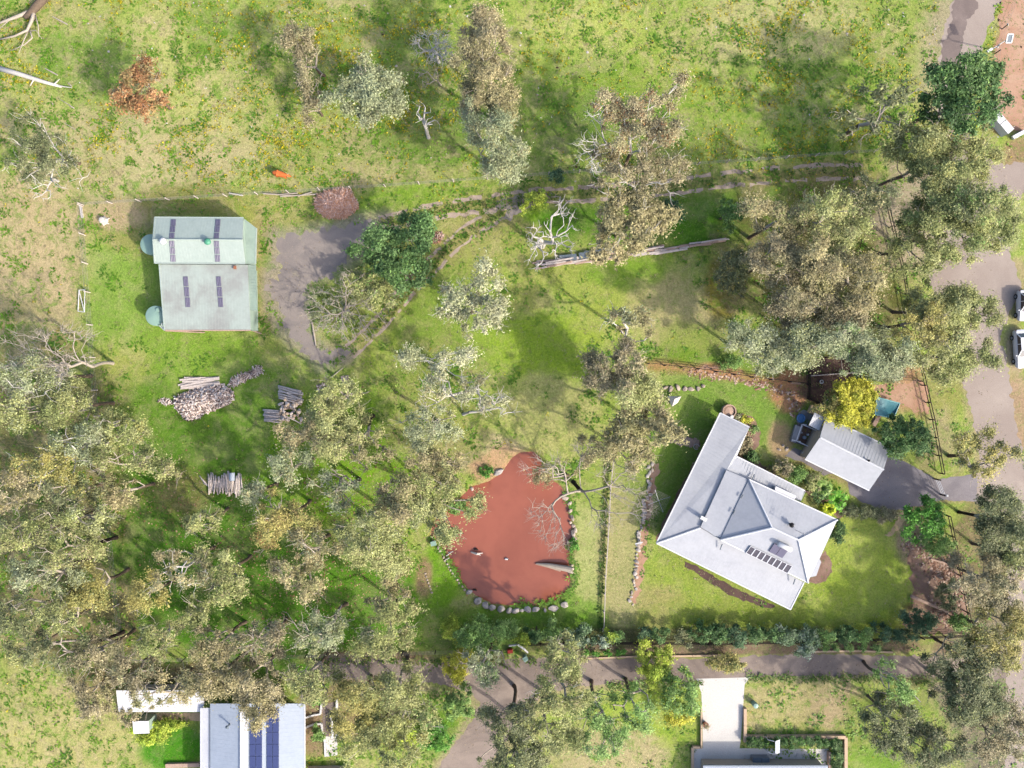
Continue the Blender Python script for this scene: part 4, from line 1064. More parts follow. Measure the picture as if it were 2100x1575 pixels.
shrub('brownish low hedge beside the path end', 1815, 1056, 26, 14, 1.3, 'brn', 1.2, rc=.4, leaf=.16, under='dgg')
shrub('brown-leaved shrub between house and drive', 1600, 958, 22, 18, 2.2, 'brn', 1.2, under='dkg')
shrub('orange-brown shrub beside the brown-leaved shrub', 1588, 972, 14, 12, 1.8, 'yol', 1.1)
shrub('fresh green shrub in the bed along the drive', 1636, 976, 20, 18, 2.2, 'grn', 1.3)
shrub('olive shrub in the bed along the drive', 1665, 990, 20, 18, 2, 'olv', 1.2, under='brn')
shrub('dark leafy shrub in front of the house wall', 1680, 1016, 18, 14, 1.6, 'dkg', 1.2)
shrub('yellow-leaved bush at the end of the house wing', 1527, 861, 11, 9, 1.2, 'yel', 1.2, rc=.3, leaf=.16, under='chart')
shrub('small silver bush at the end of the house wing', 1512, 855, 7, 6, 1, 'pal', 1.2, rc=.28, leaf=.14)
shrub('pale green bush right of the yellow-leaved bush', 1546, 880, 9, 8, 1, 'grn', 1.2, rc=.3, leaf=.16)
shrub('reddish grass clump under the wing eave', 1528, 912, 14, 24, 1, 'brn', 1.1, rc=.35, leaf=.2)
shrub('dark shrub in the inner corner of the house wing', 1540, 936, 16, 12, 1.4, 'dkg', 1.2, rc=.35)
shrub('bluish spiky big shrub in the lower right garden corner', 1884, 1276, 34, 26, 3, 'blg', 1.4)
shrub('dark round shrub by the right fence, lower corner', 1944, 1222, 20, 28, 2.5, 'dgg', 1.3, under='dkg')
shrub('leafy shrub in the very lower right fence corner', 1966, 1272, 24, 20, 2.5, 'grn', 1.2, under='dkg')
shrub('green bush near the top right garden fence', 1500, 742, 20, 14, 1.8, 'grn', 1.0)
shrub('low green plants on the left pond bank', 998, 968, 16, 10, .8, 'brg', 1.2, rc=.3, leaf=.15)
shrub('weedy green growth along the left pond shore', 935, 1040, 30, 12, .9, 'grn', 1.0, rc=.3, leaf=.15)
shrub('bright green weed tuft on the right pond shore', 1177, 1118, 9, 14, .7, 'brg', 1.2, rc=.25, leaf=.14)
shrub('bushy bright shrub left of the white dead tree', 1098, 412, 30, 24, 2.4, 'chart', 1.2, under='brg', rc=.5)
shrub('dark teal shrub beside the top fence', 1140, 362, 16, 16, 2, 'blg', 1.1, rc=.4)
shrub('sprawling green vine over the lower neighbour lawn edge', 310, 1508, 46, 18, 1.5, 'chart', 1.3, rc=.4)
shrub('yellow-green hedge along the tan paving', 345, 1486, 44, 9, 1.4, 'chart', 1.2, rc=.35)
shrub('green shrub in the walled neighbour garden', 650, 1505, 12, 20, 1.6, 'grn', 1.2, rc=.35)
shrub('small bright green shrub behind the neighbour house', 648, 1438, 8, 8, 1.2, 'brg', 1.2, rc=.3)
# hedge along the lower boundary
HG = [(955,1312,22,16,'grn','green'),(1020,1296,24,18,'grn','fresh green'),(1050,1290,20,16,'grn','mid green'),(1074,1310,14,14,'chart','yellow-tipped'),(1100,1300,24,18,'dkg','dark'),(1132,1292,20,16,'grn','light'),
      (1165,1305,22,18,'flw','white-flowered'),(1200,1304,24,18,'flw','white-speckled'),(1236,1308,16,14,'flw','white-dotted'),(1250,1300,10,10,'chart','yellowish'),(1268,1304,10,9,'grn','small green'),
      (1318,1300,14,13,'blg','dark bluish'),(1350,1300,20,16,'dkg','dark leafy'),(1400,1310,18,12,'dgg','dull'),(1440,1300,26,18,'dkg','broad dark'),(1475,1296,22,18,'dkg','round dark'),(1510,1302,24,18,'blg','bluish dark'),
      (1548,1300,18,15,'dkg','narrow dark'),(1580,1300,16,16,'dkg','compact dark'),(1612,1302,22,18,'flw','silver-flecked'),(1664,1306,22,18,'flw','silvery'),(1650,1330,24,14,'flw','grey, lane-side'),
      (1700,1302,16,14,'grn','green leafy'),(1735,1300,24,16,'dkg','deep green'),(1772,1302,16,12,'grn','low green'),(1810,1298,20,14,'blg','bluish'),(1848,1302,24,14,'blg','wide bluish')]
near = ['left of the lane-fork tree', 'right of the lane-fork tree', 'below the pond boulders', 'below the lowest pond boulder', 'under the pond rocks', 'right of the pond rocks', 'where the terrace wall line ends',
        'left of the terrace fence end', 'touching the terrace fence', 'just right of the terrace fence', 'in the gap right of the terrace fence', 'above the round wattle', 'right above the round wattle',
        'right of the round wattle', 'above the yellow-flowered lane bush', 'right of the broad dark one', 'below the lowest house corner, left', 'below the lowest house corner', 'just right of the lowest house corner',
        'below the back lawn', 'between lawn and lane', 'overhanging the lane', 'right of the silvery one', 'in the right half of the lower hedge', 'near the big spiky shrub', 'left of the big spiky shrub', 'touching the big spiky shrub']
for (x, y, a, b, p, w), nr in zip(HG, near):
    shrub(f'{w} hedge bush {nr}', x, y, a, b, 2.6, p, 1.35, kind='hedge_bush', cat='bush', rc=.45, leaf=.2, group='bushes of the hedge along the lower boundary')
for i, x in enumerate((1690, 1716, 1742, 1768, 1796)):
    shrub(f'{nth(i)} small clipped plant from the left between lower fence and lane', x, 1328, 8, 7, .8, 'grn', 1.2, kind='border_plant', cat='plant', rc=.25, leaf=.14, group='small plants in the row beside the lane')
for i, x in enumerate((1200, 1222, 1248, 1274)):
    shrub(f'{nth(i)} small leafy plant from the left on the bark strip above the lane', x, 1340 - i*.5, 8, 6, .7, 'brg', 1.1, kind='border_plant', cat='plant', rc=.25, leaf=.14, group='small plants on the bark strip')

# cycads with single fronds
def cycad(label, px, py, r, n, pal, rnd):
    o = empty('cycad', W(px, py, 0), label, 'plant')
    mb = MB(); c = W(px, py, 0)
    mb.lathe(c.x, c.y, [(.22, -.05), (.24, .35), (.16, .7), (.05, .8)], 10)
    mb.build('stem', M['bark'], o)
    for i in range(n):
        a = 6.283*i/n + rnd.normal(0, .12); L = r*rnd.uniform(.8, 1.15)
        d = Vector((math.cos(a), math.sin(a), 0)); s = Vector((-d.y, d.x, 0))
        pts = [c + Vector((0, 0, .75)) + d*L*t + Vector((0, 0, .9*math.sin(2.4*t) - .55*t*t)) for t in (0, .25, .5, .75, 1)]
        vs = []; fs = []; T = []
        col = np.array(A(PAL[pal][i % len(PAL[pal])], K_LEAF))
        for k in range(4):
            for sg in (-1, 1):
                p = pts[k]; q = pts[k+1]; w = .34*math.sin(math.pi*(k+.7)/4.7)
                e = (p+q)/2 + s*sg*w + d*.12 - Vector((0, 0, .05))
                b = len(vs); vs += [p, q, e + d*.1, e]; fs.append((b, b+1, b+2, b+3)); T.append(col*rnd.uniform(.8, 1.2))
        me = quads_mesh('frond', np.array(vs), np.array(fs), np.array(T))
        link_mesh('frond', me, M['leaf'], o)
cycad('spiky green cycad nearest the drive in the house bed', 1708, 1022, 1.5, 18, 'brg', rng)
cycad('spiky cycad between the olive shrub and the other cycad', 1680, 998, 1.35, 16, 'grn', rng)
cycad('small yellow-tipped cycad by the house wall', 1692, 1040, 1.0, 14, 'chart', rng)
# ------------------------------------------------------------------ buildings
def ribs(mb, poly, slope, spacing, w=.06, h=.012):
    """raised ribs that run down the slope across a flat roof polygon (world points)"""
    P = [Vector(p) for p in poly]
    n = (P[1]-P[0]).cross(P[2]-P[0]).normalized()
    if n.z < 0: n = -n
    u = Vector(slope); u = (u - n*u.dot(n)).normalized(); v = n.cross(u)
    o = P[0]
    q = [((p-o).dot(u), (p-o).dot(v)) for p in P]
    lo = min(b for _, b in q); hi = max(b for _, b in q)
    k = lo + spacing*.5
    while k < hi:
        xs = []
        for i in range(len(q)):
            (a0, b0), (a1, b1) = q[i], q[(i+1) % len(q)]
            if (b0 > k) != (b1 > k): xs.append(a0 + (a1-a0)*(k-b0)/(b1-b0))
        xs.sort()
        for i in range(0, len(xs)-1, 2):
            if xs[i+1]-xs[i] > .3:
                A_ = o + u*(xs[i]+.03) + v*k; B_ = o + u*(xs[i+1]-.03) + v*k
                mb.add([A_ - v*w/2, A_ + v*w/2, A_ + n*h, B_ - v*w/2, B_ + v*w/2, B_ + n*h],
                       [(0, 3, 5, 2), (1, 2, 5, 4), (0, 2, 1), (3, 4, 5)])
        k += spacing

def roof(name, poly, slope, m, parent, spacing=.42, thick=.1, rib=.009):
    mb = MB(); mb.slab(poly, thick); ribs(mb, poly, slope, spacing, .06, rib)
    return mb.build(name, m, parent)
def cap(p, q, parent, r=.12, m=None, name='ridge_cap'):
    mb = MB(); mb.tube([Vector(p) + Vector((0, 0, .05)), Vector(q) + Vector((0, 0, .05))], r, 6)
    return mb.build(name, m or M['cap'], parent)
def gutter(p, q, parent, m=None):
    mb = MB(); d = Vector((0, 0, -.02)); mb.beam(Vector(p)+d, Vector(q)+d, .14, .13)
    return mb.build('gutter', m or M['cap'], parent)
def walls(pts, h0, parent, m, name='wall', z=-.1):
    """closed footprint (x, y world) up to height h0, as one box-like prism"""
    mb = MB(); mb.slab([Vector((p[0], p[1], h0)) for p in pts], h0 - z)
    return mb.build(name, m, parent)
def inset(pts, d):
    P = [Vector((p[0], p[1])) for p in pts]; n = len(P)
    a = sum(P[i].x*P[(i+1) % n].y - P[(i+1) % n].x*P[i].y for i in range(n)); sg = 1 if a > 0 else -1
    out = []
    for i in range(n):
        e0 = (P[i]-P[i-1]).normalized(); e1 = (P[(i+1) % n]-P[i]).normalized()
        n0 = Vector((-e0.y, e0.x))*sg; n1 = Vector((-e1.y, e1.x))*sg
        b = (n0+n1); L = max(.4, b.length/2*1.0)
        out.append(P[i] + b.normalized()*d/L)
    return out
def window(p, q, z0, z1, parent, t=.5, w=1.4, name='window'):
    """window set proud of the wall that runs p -> q (outside on the right-hand side)"""
    p = Vector((p[0], p[1], 0)); q = Vector((q[0], q[1], 0)); d = (q-p).normalized(); o = Vector((d.y, -d.x, 0))
    c = p + (q-p)*t + Vector((0, 0, (z0+z1)/2)); a = math.atan2(d.y, d.x)
    mb = MB(); mb.box(c.x+o.x*.012, c.y+o.y*.012, c.z, w, .05, z1-z0, a)
    f = mb.build(name, M['white'], parent)
    mb = MB(); mb.box(c.x+o.x*.03, c.y+o.y*.03, c.z, w-.14, .03, z1-z0-.14, a)
    g_ = mb.build('pane', M['glass'], f)
    return f

def pipe(pts, r, m, parent, name):
    mb = MB(); mb.tube(pts, r, 6); return mb.build(name, m, parent)

# ---- main house
o = empty('house', W(1560, 1060, 0), 'large house with pale grey metal roofs around a hipped centre', 'house')
ze, zi = 2.7, 3.3
Aa = W(1477,847,ze); Bb = W(1537,876,3.2); Cc = W(1511,936,3.1); Dd = W(1650,1006,ze); Ee = W(1642,1028,2.8)
Jj = W(1621,1250,ze); Kk = W(1346,1114,ze); Ii = W(1649,1194,3.1)
I1 = W(1491,964,zi); I2 = W(1436,1082,zi); I3 = W(1477,1106,zi); I4 = W(1657,1195,zi); I5 = W(1535,984,zi)
mr = M['house_roof']
roof('roof', [Aa, Kk, I2, I1, Cc, Bb], Vector((-.86, .5, -.1)), mr, o)
roof('roof', [Kk, Jj, Ii, W(1653,1196,3.2), I3, I2], Vector((-.46, -.88, -.1)), mr, o)
roof('roof', [Cc, I1, I5, Ee, Dd], Vector((.45, .88, -.1)), mr, o)
M1, M2, M3, M4 = W(1490,964,3.55), W(1536,984,3.85), W(1477.5,1106,3.85), W(1436.5,1081,3.55)
roof('roof', [M1, M4, M3, M2], Vector((-.9, .44, -.1)), mr, o)
P1, P2, P3, P4 = W(1536,983,3.95), W(1717,1066,3.95), W(1657,1195,3.95), W(1477,1107,3.95)
R1, R2 = W(1583,1082,5.6), W(1637,1107,5.6)
roof('roof', [P1, P4, R1], Vector((-.9, .44, -.6)), mr, o)
roof('roof', [P4, P3, R2, R1], Vector((-.44, -.9, -.6)), mr, o)
roof('roof', [P2, P1, R1, R2], Vector((.44, .9, -.6)), mr, o)
bay = [W(x, y, 3.95) for x, y in ((1681,1146),(1684,1153),(1674,1181),(1661,1184))]
roof('roof', [P3] + bay[::-1] + [P2, R2], Vector((.9, -.44, -.6)), mr, o)
for a, b in ((P1, R1), (P4, R1), (R1, R2), (P2, R2), (P3, R2), (Kk, I2)):
    cap(a, b, o)
for a, b in ((Aa, Kk), (Kk, Jj), (Dd, Cc), (P1, P2), (P4, P3), (Bb, Aa), (Jj, Ii)):
    gutter(a, b, o)
# raised strip of wall under the upper roofs, then the outer walls under wide eaves
walls(inset([P1, P4, P3] + [Vector(b) for b in bay[::-1]] + [P2], .25), 3.8, o, M['wall'])
walls(inset([M1, M4, M3, M2], .08), 3.42, o, M['wall'])
low = [Aa, Kk, Jj, Ii, W(1560,1148,3), W(1436,1082,3), W(1494,960,3), Ee, Dd, Cc, Bb]
foot = inset([Aa, Kk, Jj, Ii, I3, I1, Cc, Bb], .75)
walls(foot, 2.6, o, M['wall'])
walls(inset([Cc, I1, I5, Ee, Dd], .35), 2.6, o, M['wall'])
f = [Vector((v.x, v.y)) for v in foot]
for i, (a, b, ts) in enumerate(((f[0], f[1], (.12, .3, .5, .7, .88)), (f[1], f[2], (.15, .35, .55, .75)), (f[2], f[3], (.5,)), (f[7], f[0], (.5,)))):
    for t in ts: window(a, b, .9, 2.1, o, t)
mb = MB(); d = (f[2]-f[1]).normalized(); c = f[1] + (f[2]-f[1])*.9; ou = Vector((d.y, -d.x))
mb.box(c.x+ou.x*.02, c.y+ou.y*.02, 1.05, .95, .06, 2.1, math.atan2(d.y, d.x)); dr = mb.build('door', M['dark'], o)
mb = MB(); mb.box(c.x+ou.x*.07-d.x*.36, c.y+ou.y*.07-d.y*.36, 1.0, .05, .05, .14); mb.build('handle', M['steel'], dr)
# lights set into the raised box roof
bx = [W(x, y, 3.75) for x, y in ((1591,997),(1589,1006),(1629,1026),(1633,1017))]
mb = MB(); mb.slab(bx, .6); mb.build('roof_box', M['white_roof'], o)
# solar collectors
S0, S1, S2, S3 = (1538.5,1119), (1624.5,1160), (1614.5,1174.5), (1529,1132.5)
for i in range(8):
    t0, t1 = (i+.045)/8, (i+.955)/8
    q = []
    for (ta, top) in ((t0, 1), (t0, 0), (t1, 0), (t1, 1)):
        a, b = (S0, S1) if top else (S3, S2)
        q.append(on_plane(a[0]+(b[0]-a[0])*ta, a[1]+(b[1]-a[1])*ta, P4, P3, R2, .13))
    mb = MB(); mb.slab(q, .06); s_ = mb.build('solar_panel', M['solar_dark'], o)
    mb = MB()
    for a, b in zip(q, q[1:]+q[:1]): mb.beam(a, b, .06, .09)
    mb.build('frame', M['cap'], s_)
t0 = on_plane(1594,1110.5,P4,P3,R2,.45); t1 = on_plane(1622,1124,P4,P3,R2,.45)
mb = MB(); mb.tube([t0, t0+(t1-t0)*.03, t1-(t1-t0)*.03, t1], [.2, .3, .3, .2], 14); mb.build('hot_water_tank', M['white'], o, True)
for i in range(2):
    q = []
    for (x, y) in ((1587.5+i*14.6, 1113.5+i*7), (1576.5+i*14, 1130+i*6.7), (1589.8+i*14, 1136.5+i*6.7), (1601.3+i*14.6, 1120.2+i*7)):
        q.append(on_plane(x, y, P4, P3, R2, .16))
    mb = MB(); mb.slab(q, .08); mb.build('solar_collector', M['panel'], o)
v = on_plane(1620,1075,P2,P1,R1,0)
mb = MB(); mb.lathe(v.x, v.y, [(.12, -.1), (.12, .5), (.3, .5), (.3, .62), (.05, .75)], 10, v.z); mb.build('flue', M['rubber'], o)
mb = MB(); mb.lathe(v.x+.22, v.y-.02, [(.2, .4), (.24, .5), (.12, .66)], 10, v.z); mb.build('flue_cowl', M['steel'], o)
v = on_plane(1632,1087,P2,P1,R1,0)
mb = MB(); mb.tube([v, v+Vector((0, 0, 2.4))], .035, 6)
tp = v+Vector((0, 0, 2.3)); dd = Vector((.93, .25, 0)); sd_ = Vector((-.25, .93, 0))
mb.tube([tp-dd*.2, tp+dd*1.1], .025, 5)
for k in range(5): mb.tube([tp+dd*(.1+.22*k)-sd_*.3, tp+dd*(.1+.22*k)+sd_*.3], .018, 5)
mb.build('antenna', M['steel'], o)
v = W(1440.5,1062,3.5)
mb = MB(); mb.box(v.x, v.y, v.z+.3, .8, .42, .6, math.radians(-26)); mb.build('air_conditioner', M['white'], o)
for (a, b, z0, z1) in (((1542,984),(1547,973),3.6,3.3), ((1461,1096),(1477,1104),3.5,3.75), ((1481,1116),(1477,1127),3.6,3.3), ((1631,1187),(1627,1198),3.6,3.3), ((1520,1022),(1524,1014),4.05,4.05), ((1503,1055),(1508,1046),4.05,4.05)):
    pipe([W(*a, z0+.12), W(*b, z1+.12)], .07, M['slate'], o, 'downpipe')

# ---- garage
o = empty('garage', W(1740, 930, 0), 'grey gabled metal garage beside the purple-grey drive', 'garage')
G1, G2, G3, G4 = W(1694,855,2.7), W(1826,918,2.7), W(1782.5,1006,2.7), W(1651,942,2.7)
GA, GB = W(1681.5,897,3.45), W(1812,963,3.45)
roof('roof', [G2, G1, GA, GB], Vector((.45, .9, -.3)), M['garage_roof'], o, .42, .1, .0015)
roof('roof', [GA, G4, G3, GB], Vector((-.45, -.9, -.3)), M['garage_roof'], o, .42, .1, .0015)
cap(GA, GB, o); gutter(G1, G2, o); gutter(G4, G3, o)
ft = inset([G1, G4, G3, G2], .3); walls(ft, 2.62, o, M['wall'])
for (a, e, b, rz) in ((ft[0], GA, ft[1], 0), (ft[3], GB, ft[2], 0)):
    mb = MB(); dv = (GB-GA).normalized()*(.3 if e is GA else -.3)
    x = Vector((a[0], a[1], 2.6)); y = Vector((b[0], b[1], 2.6)); z = Vector((e.x+dv.x, e.y+dv.y, 3.28)); k = (GB-GA).normalized()*.1*(1 if e is GA else -1)
    k.z = 0
    mb.add([x, y, z, x+k, y+k, z+k], [(0, 1, 2), (5, 4, 3), (0, 3, 4, 1), (1, 4, 5, 2), (2, 5, 3, 0)]); mb.build('gable', M['wall'], o)
d = (Vector(ft[3])-Vector(ft[2])).normalized()
for t in (.27, .73):
    c = Vector(ft[2]) + (Vector(ft[3])-Vector(ft[2]))*t; ou = Vector((d.y, -d.x))
    if ou.dot(Vector((1, -.5))) < 0: ou = -ou
    mb = MB(); mb.box(c.x+ou.x*.02, c.y+ou.y*.02, 1.1, 2.2, .06, 2.2, math.atan2(d.y, d.x)); mb.build('garage_door', M['garage_roof'], o)
v = on_plane(1779,944,GA,GB,G2,0); mb = MB(); mb.lathe(v.x, v.y, [(.1, -.1), (.1, .3), (.16, .35), (.05, .42)], 8, v.z); mb.build('vent', M['rubber'], o)

# ---- big shed
o = empty('shed', W(420, 560, 0), 'large mint-green metal shed with a gabled upper part and a flat weathered lower part', 'shed')
sz, sr = 3.9, 4.9
U1, U2, U3, U4 = W(317.7,445.5,sz), W(499,446.5,sz), W(503,540.5,sz), W(317.3,539.5,sz)
UA, UB = W(314,491,sr), W(497.5,492,sr)
rs = M['shed_roof']
roof('roof', [U2, U1, UA, UB], Vector((0, 1, -.2)), rs, o, .36)
roof('roof', [UA, U4, U3, UB], Vector((0, -1, -.2)), rs, o, .36)
L1, L2, L3, L4 = W(326.5,542,3.6), W(507.5,543,3.6), W(514,677.5,3.0), W(337.5,677.5,3.0)
roof('roof', [L1, L4, L3, L2], Vector((0, -1, -.1)), M['shed_old'], o, .36)
E1, E2, E3, E4 = W(500,448,3.2), W(526,468,2.75), W(524,541,2.75), W(504,541.5,3.2)
roof('roof', [E1, E4, E3, E2], Vector((1, 0, -.3)), M['shed_lean'], o, .36)
roof('roof', [W(508.5,543,3.0), W(512.5,636,2.85), W(527,637,2.6), W(524.5,543,2.6)], Vector((1, 0, -.3)), M['shed_lean'], o, .36)
cap(UA, UB, o, .1, rs); gutter(U1, U2, o, rs); gutter(U4, U3, o, rs); gutter(L4, L3, o, M['timber_red']); gutter(E2, E3, o, rs); gutter(L1, L4, o, rs); gutter(U1, UA, o, rs); gutter(UA, U4, o, rs)
walls(inset([U1, U4, U3, U2], .15), 3.8, o, M['green_wall'])
walls(inset([L1, L4, L3, L2], .15), 2.85, o, M['green_wall'])
for p_ in ((522,470),(521,505),(520,538)): pipe([W(*p_, -.05), W(*p_, 2.7)], .07, M['green_wall'], o, 'lean_to_post')
for (xe, zp) in ((U1, UA), (U2, UB)):
    pass
wl = inset([L1, L4, L3, L2], .15)
for t in (.25, .5, .75): window(wl[0], wl[1], 1.2, 2.2, o, t, 1.2)
def skylight(cx, cy, w, h, sk, a, b, c):
    q = [on_plane(x, y, a, b, c, .06) for x, y in ((cx-w/2+sk, cy-h/2), (cx-w/2, cy+h/2), (cx+w/2, cy+h/2), (cx+w/2+sk, cy-h/2))]
    mb = MB(); mb.slab(q, .05); ribs(mb, q, (q[1]-q[0]), .19, .08, .035); return mb.build('skylight', M['panel'], o)
for x0 in (355.2, 446.6):
    for k, (y, h) in enumerate(((457,13), (470.5,12), (483.8,11))): skylight(x0-k*1.4-(0), y, 10, h, .8, U2, U1, UA)
    for k, (y, h) in enumerate(((500,12), (514,13), (529.5,14))): skylight(x0-2+k*1.1, y, 10, h, -.8, UA, U4, U3)
for x0 in (382, 449.5):
    for k, y in enumerate((577,598.5,620)): skylight(x0+k*1.9, y, 9.4, 19.5, -1.4, L1, L4, L3)
for (x, y, m) in ((338,496,'white'), (429,497,'mint')):
    v = on_plane(x, y, UA, U4, U3, 0); mb = MB(); mb.lathe(v.x, v.y, [(.2, -.15), (.2, .25), (.36, .32), (.42, .5), (.34, .68), (.08, .76)], 14, v.z)
    w_ = mb.build('roof_vent', M['white'] if m == 'white' else mat('green_vent_metal', (92,170,136), .5), o, True)
v = on_plane(483,549,L1,L4,L3,.1); mb = MB(); mb.box(v.x, v.y, v.z+.08, .28, .4, .25); mb.build('roof_flashing', M['terra'], o)
pipe([W(337,676,2.9), W(331,664,2.75), W(340,664,2.9)], .07, M['white'], o, 'downpipe')
pipe([W(337,677,2.8), W(327,668,2.6)], .07, M['white'], o, 'downpipe')
mb = MB(); v = W(519,655,0); mb.box(v.x, v.y, 1.0, 1.0, 1.6, 2.0); mb.build('side_door', M['dark'], o)

def water_tank(px, py, r, h, label):
    v = W(px, py, 0); o = empty('water_tank', v, label, 'water tank', 'mint water tanks beside the big shed')
    mb = MB(); mb.lathe(v.x, v.y, [(r, -.05), (r*1.01, h*.33), (r, h*.34), (r*1.01, h*.66), (r, h*.67), (r, h*.98), (r*.97, h)], 36); mb.build('tank_wall', M['mint'], o)
    mb = MB(); mb.lathe(v.x, v.y, [(r*.965, h+.003), (r*.5, h+.13), (.2, h+.2)], 36); mb.build('tank_lid', M['mint'], o, True)
    mb = MB(); mb.lathe(v.x+r*.3, v.y+r*.55, [(.28, h+.02), (.28, h+.2), (.2, h+.24)], 14); mb.build('hatch', M['mint'], o)
    return o
water_tank(330,509.5,1.27,2.6,'mint water tank half under the gabled shed eave')
water_tank(337.5,651,1.25,2.3,'mint water tank at the lower left corner of the shed with white pipe')

# ---- neighbour house bottom left
o = empty('house', W(530, 1560, 0), 'pale blue-grey metal-roofed house with blue solar panels at the bottom left', 'house')
B = lambda x, y, z: W(x, y, z)
roof('roof', [B(431,1443,3.6), B(431,1620,3.6), B(500,1620,4.6), B(500,1443,4.6)], Vector((-1, 0, -.2)), M['blue_roof'], o, .5)
roof('roof', [B(500,1443,4.6), B(500,1620,4.6), B(625,1620,3.3), B(625,1443,3.3)], Vector((1, 0, -.2)), M['blue_roof'], o, .5)
roof('roof', [B(412,1452,3.1), B(412,1620,3.1), B(430,1620,3.3), B(430,1452,3.3)], Vector((-1, 0, -.2)), M['white_roof'], o, .5)
mb = MB(); mb.beam(B(500,1443,4.68), B(500,1620,4.68), .9, .1); mb.build('ridge_cap', M['white_roof'], o)
gutter(B(625,1443,3.3), B(625,1620,3.3), o); gutter(B(412,1452,3.1), B(412,1620,3.1), o)
walls(inset([B(431,1443,0), B(431,1620,0), B(625,1620,0), B(625,1443,0)], .45), 3.1, o, M['wall'])
ra, rb, rc_ = B(500,1443,4.6), B(500,1620,4.6), B(625,1443,3.3)
for (x0, x1) in ((512.5,524.3), (525.3,537.5), (547.3,559), (560,572)):
    for k in range(7):
        y0 = 1452 + k*24.5
        q = [on_plane(x, y, ra, rb, rc_, .13) for x, y in ((x0, y0), (x0, y0+23.7), (x1, y0+23.7), (x1, y0))]
        mb = MB(); mb.slab(q, .05); mb.build('solar_panel', M['solar'], o)
v = on_plane(471,1485,B(431,1443,3.6),B(500,1443,4.6),B(431,1620,3.6),0)
mb = MB(); mb.lathe(v.x, v.y, [(.1, -.1), (.1, .7), (.24, .75), (.05, .9)], 8, v.z); mb.build('flue', M['slate'], o)
o = empty('outbuilding', W(330, 1440, 0), 'white flat-roofed outbuilding under the trees at the bottom left', 'outbuilding')
q = [B(238,1416,2.9), B(243,1460,2.6), B(418,1460,2.6), B(418,1416,2.9)]
roof('roof', q, Vector((0, -1, -.1)), M['white_roof'], o, .5)
walls(inset(q, .5), 2.5, o, M['wall'])
o = empty('garden_shed', W(288, 1490, 0), 'small white-roofed garden shed beside the yellow-green hedge', 'shed')
q = [B(271,1479,2.3), B(274,1505,2.2), B(306,1504,2.2), B(304,1479,2.3)]
roof('roof', q, Vector((0, -1, -.1)), M['white_roof'], o, .5); walls(inset(q, .15), 2.1, o, M['green_wall'])
# ---- neighbour house bottom right (its upper edge shows)
o = empty('house', W(1560, 1600, 0), 'modern house whose grey-white roof edge shows at the bottom right', 'house')
q = [B(1442,1570,2.2), B(1442,1650,3.0), B(1698,1650,3.0), B(1698,1570,2.2)]
roof('roof', q, Vector((0, 1, -.1)), M['blue_roof'], o, .5); walls(inset(q, .35), 2.05, o, M['wall'])
wq = inset(q, .35)
gutter(q[0], q[3], o, M['slate'])
mb = MB(); v = W(1476,1574,0); mb.box(v.x, v.y-.12, 1.0, 4.2, .1, 1.9); mb.build('garage_door', M['timber_tan'], o)

# ------------------------------------------------------------------ yard things
def sleeper_wall(label, pts, h=.5, w=.34, m='timber_tan', name='retaining_wall', L=2.4, cat='retaining wall', grp=None, courses=1):
    P = [W(*p, 0) for p in pts]
    o = empty(name, P[0], label, cat, grp)
    for i in range(len(P)-1):
        d = P[i+1]-P[i]; n = max(1, round(d.length/L))
        for k in range(n):
            for c in range(courses):
                a = P[i] + d*((k+.01)/n); b = P[i] + d*((k+.99)/n)
                z = h*(c+.5)/courses
                mb = MB(); mb.beam(a+Vector((0, 0, z)), b+Vector((0, 0, z + rng.normal(0, .006))), w + rng.normal(0, .01), h/courses*.97); mb.build('sleeper', M[m], o)
    return o
sleeper_wall('tan sleeper edging right of the white concrete drive', [(1526,1450),(1526,1519)], .5, .36)
sleeper_wall('tan sleeper wall round the hedge of the lower right house', [(1529,1508.5),(1731.5,1508.5),(1731.5,1600)], .5, .4)
sleeper_wall('thin tan edging left of the white concrete drive', [(1437,1448),(1437,1533)], .4, .2)
sleeper_wall('pale tan edging at the lower left of the concrete drive', [(1419,1600),(1419,1530),(1434,1530)], .4, .3)
sleeper_wall('brown timber edging inside the hedge, far right', [(1698,1538),(1698,1600)], .6, .3, 'timber_red')
sleeper_wall('brown timber edging at the foot of the green neighbour lawn', [(342,1568),(412,1566)], .4, .5, 'timber_red')
sleeper_wall('long timber sleeper kerb between bark strip and lane', [(1190,1350),(1300,1346),(1500,1343)], .18, .22, 'timber_tan', 'kerb', 2.6, 'kerb')
sleeper_wall('timber kerb at the right end of the lane', [(1640,1336),(1760,1334),(1830,1337)], .18, .22, 'timber_tan', 'kerb', 2.6, 'kerb')
sleeper_wall('white edging wall right of the neighbour garden', [(692,1432),(691,1510)], .4, .22, 'white', 'garden_wall', 5, 'garden wall')
sleeper_wall('white rail along the neighbour path', [(682,1460),(684,1508)], .8, .12, 'white', 'garden_wall', 5, 'garden wall')
sleeper_wall('white edging across the neighbour garden, curving down', [(627,1491),(644,1484),(660,1483),(662,1505),(667,1520),(668,1550)], .25, .2, 'white', 'garden_edging', 2.5, 'edging')
sleeper_wall('pale edging across the upper neighbour garden', [(626,1471),(645,1465),(658,1463),(660,1441)], .25, .2, 'white', 'garden_edging', 2.5, 'edging')
sleeper_wall('grey wall at the foot of the neighbour garden', [(632,1573),(720,1572)], .8, .35, 'timber', 'garden_wall', 5, 'garden wall')

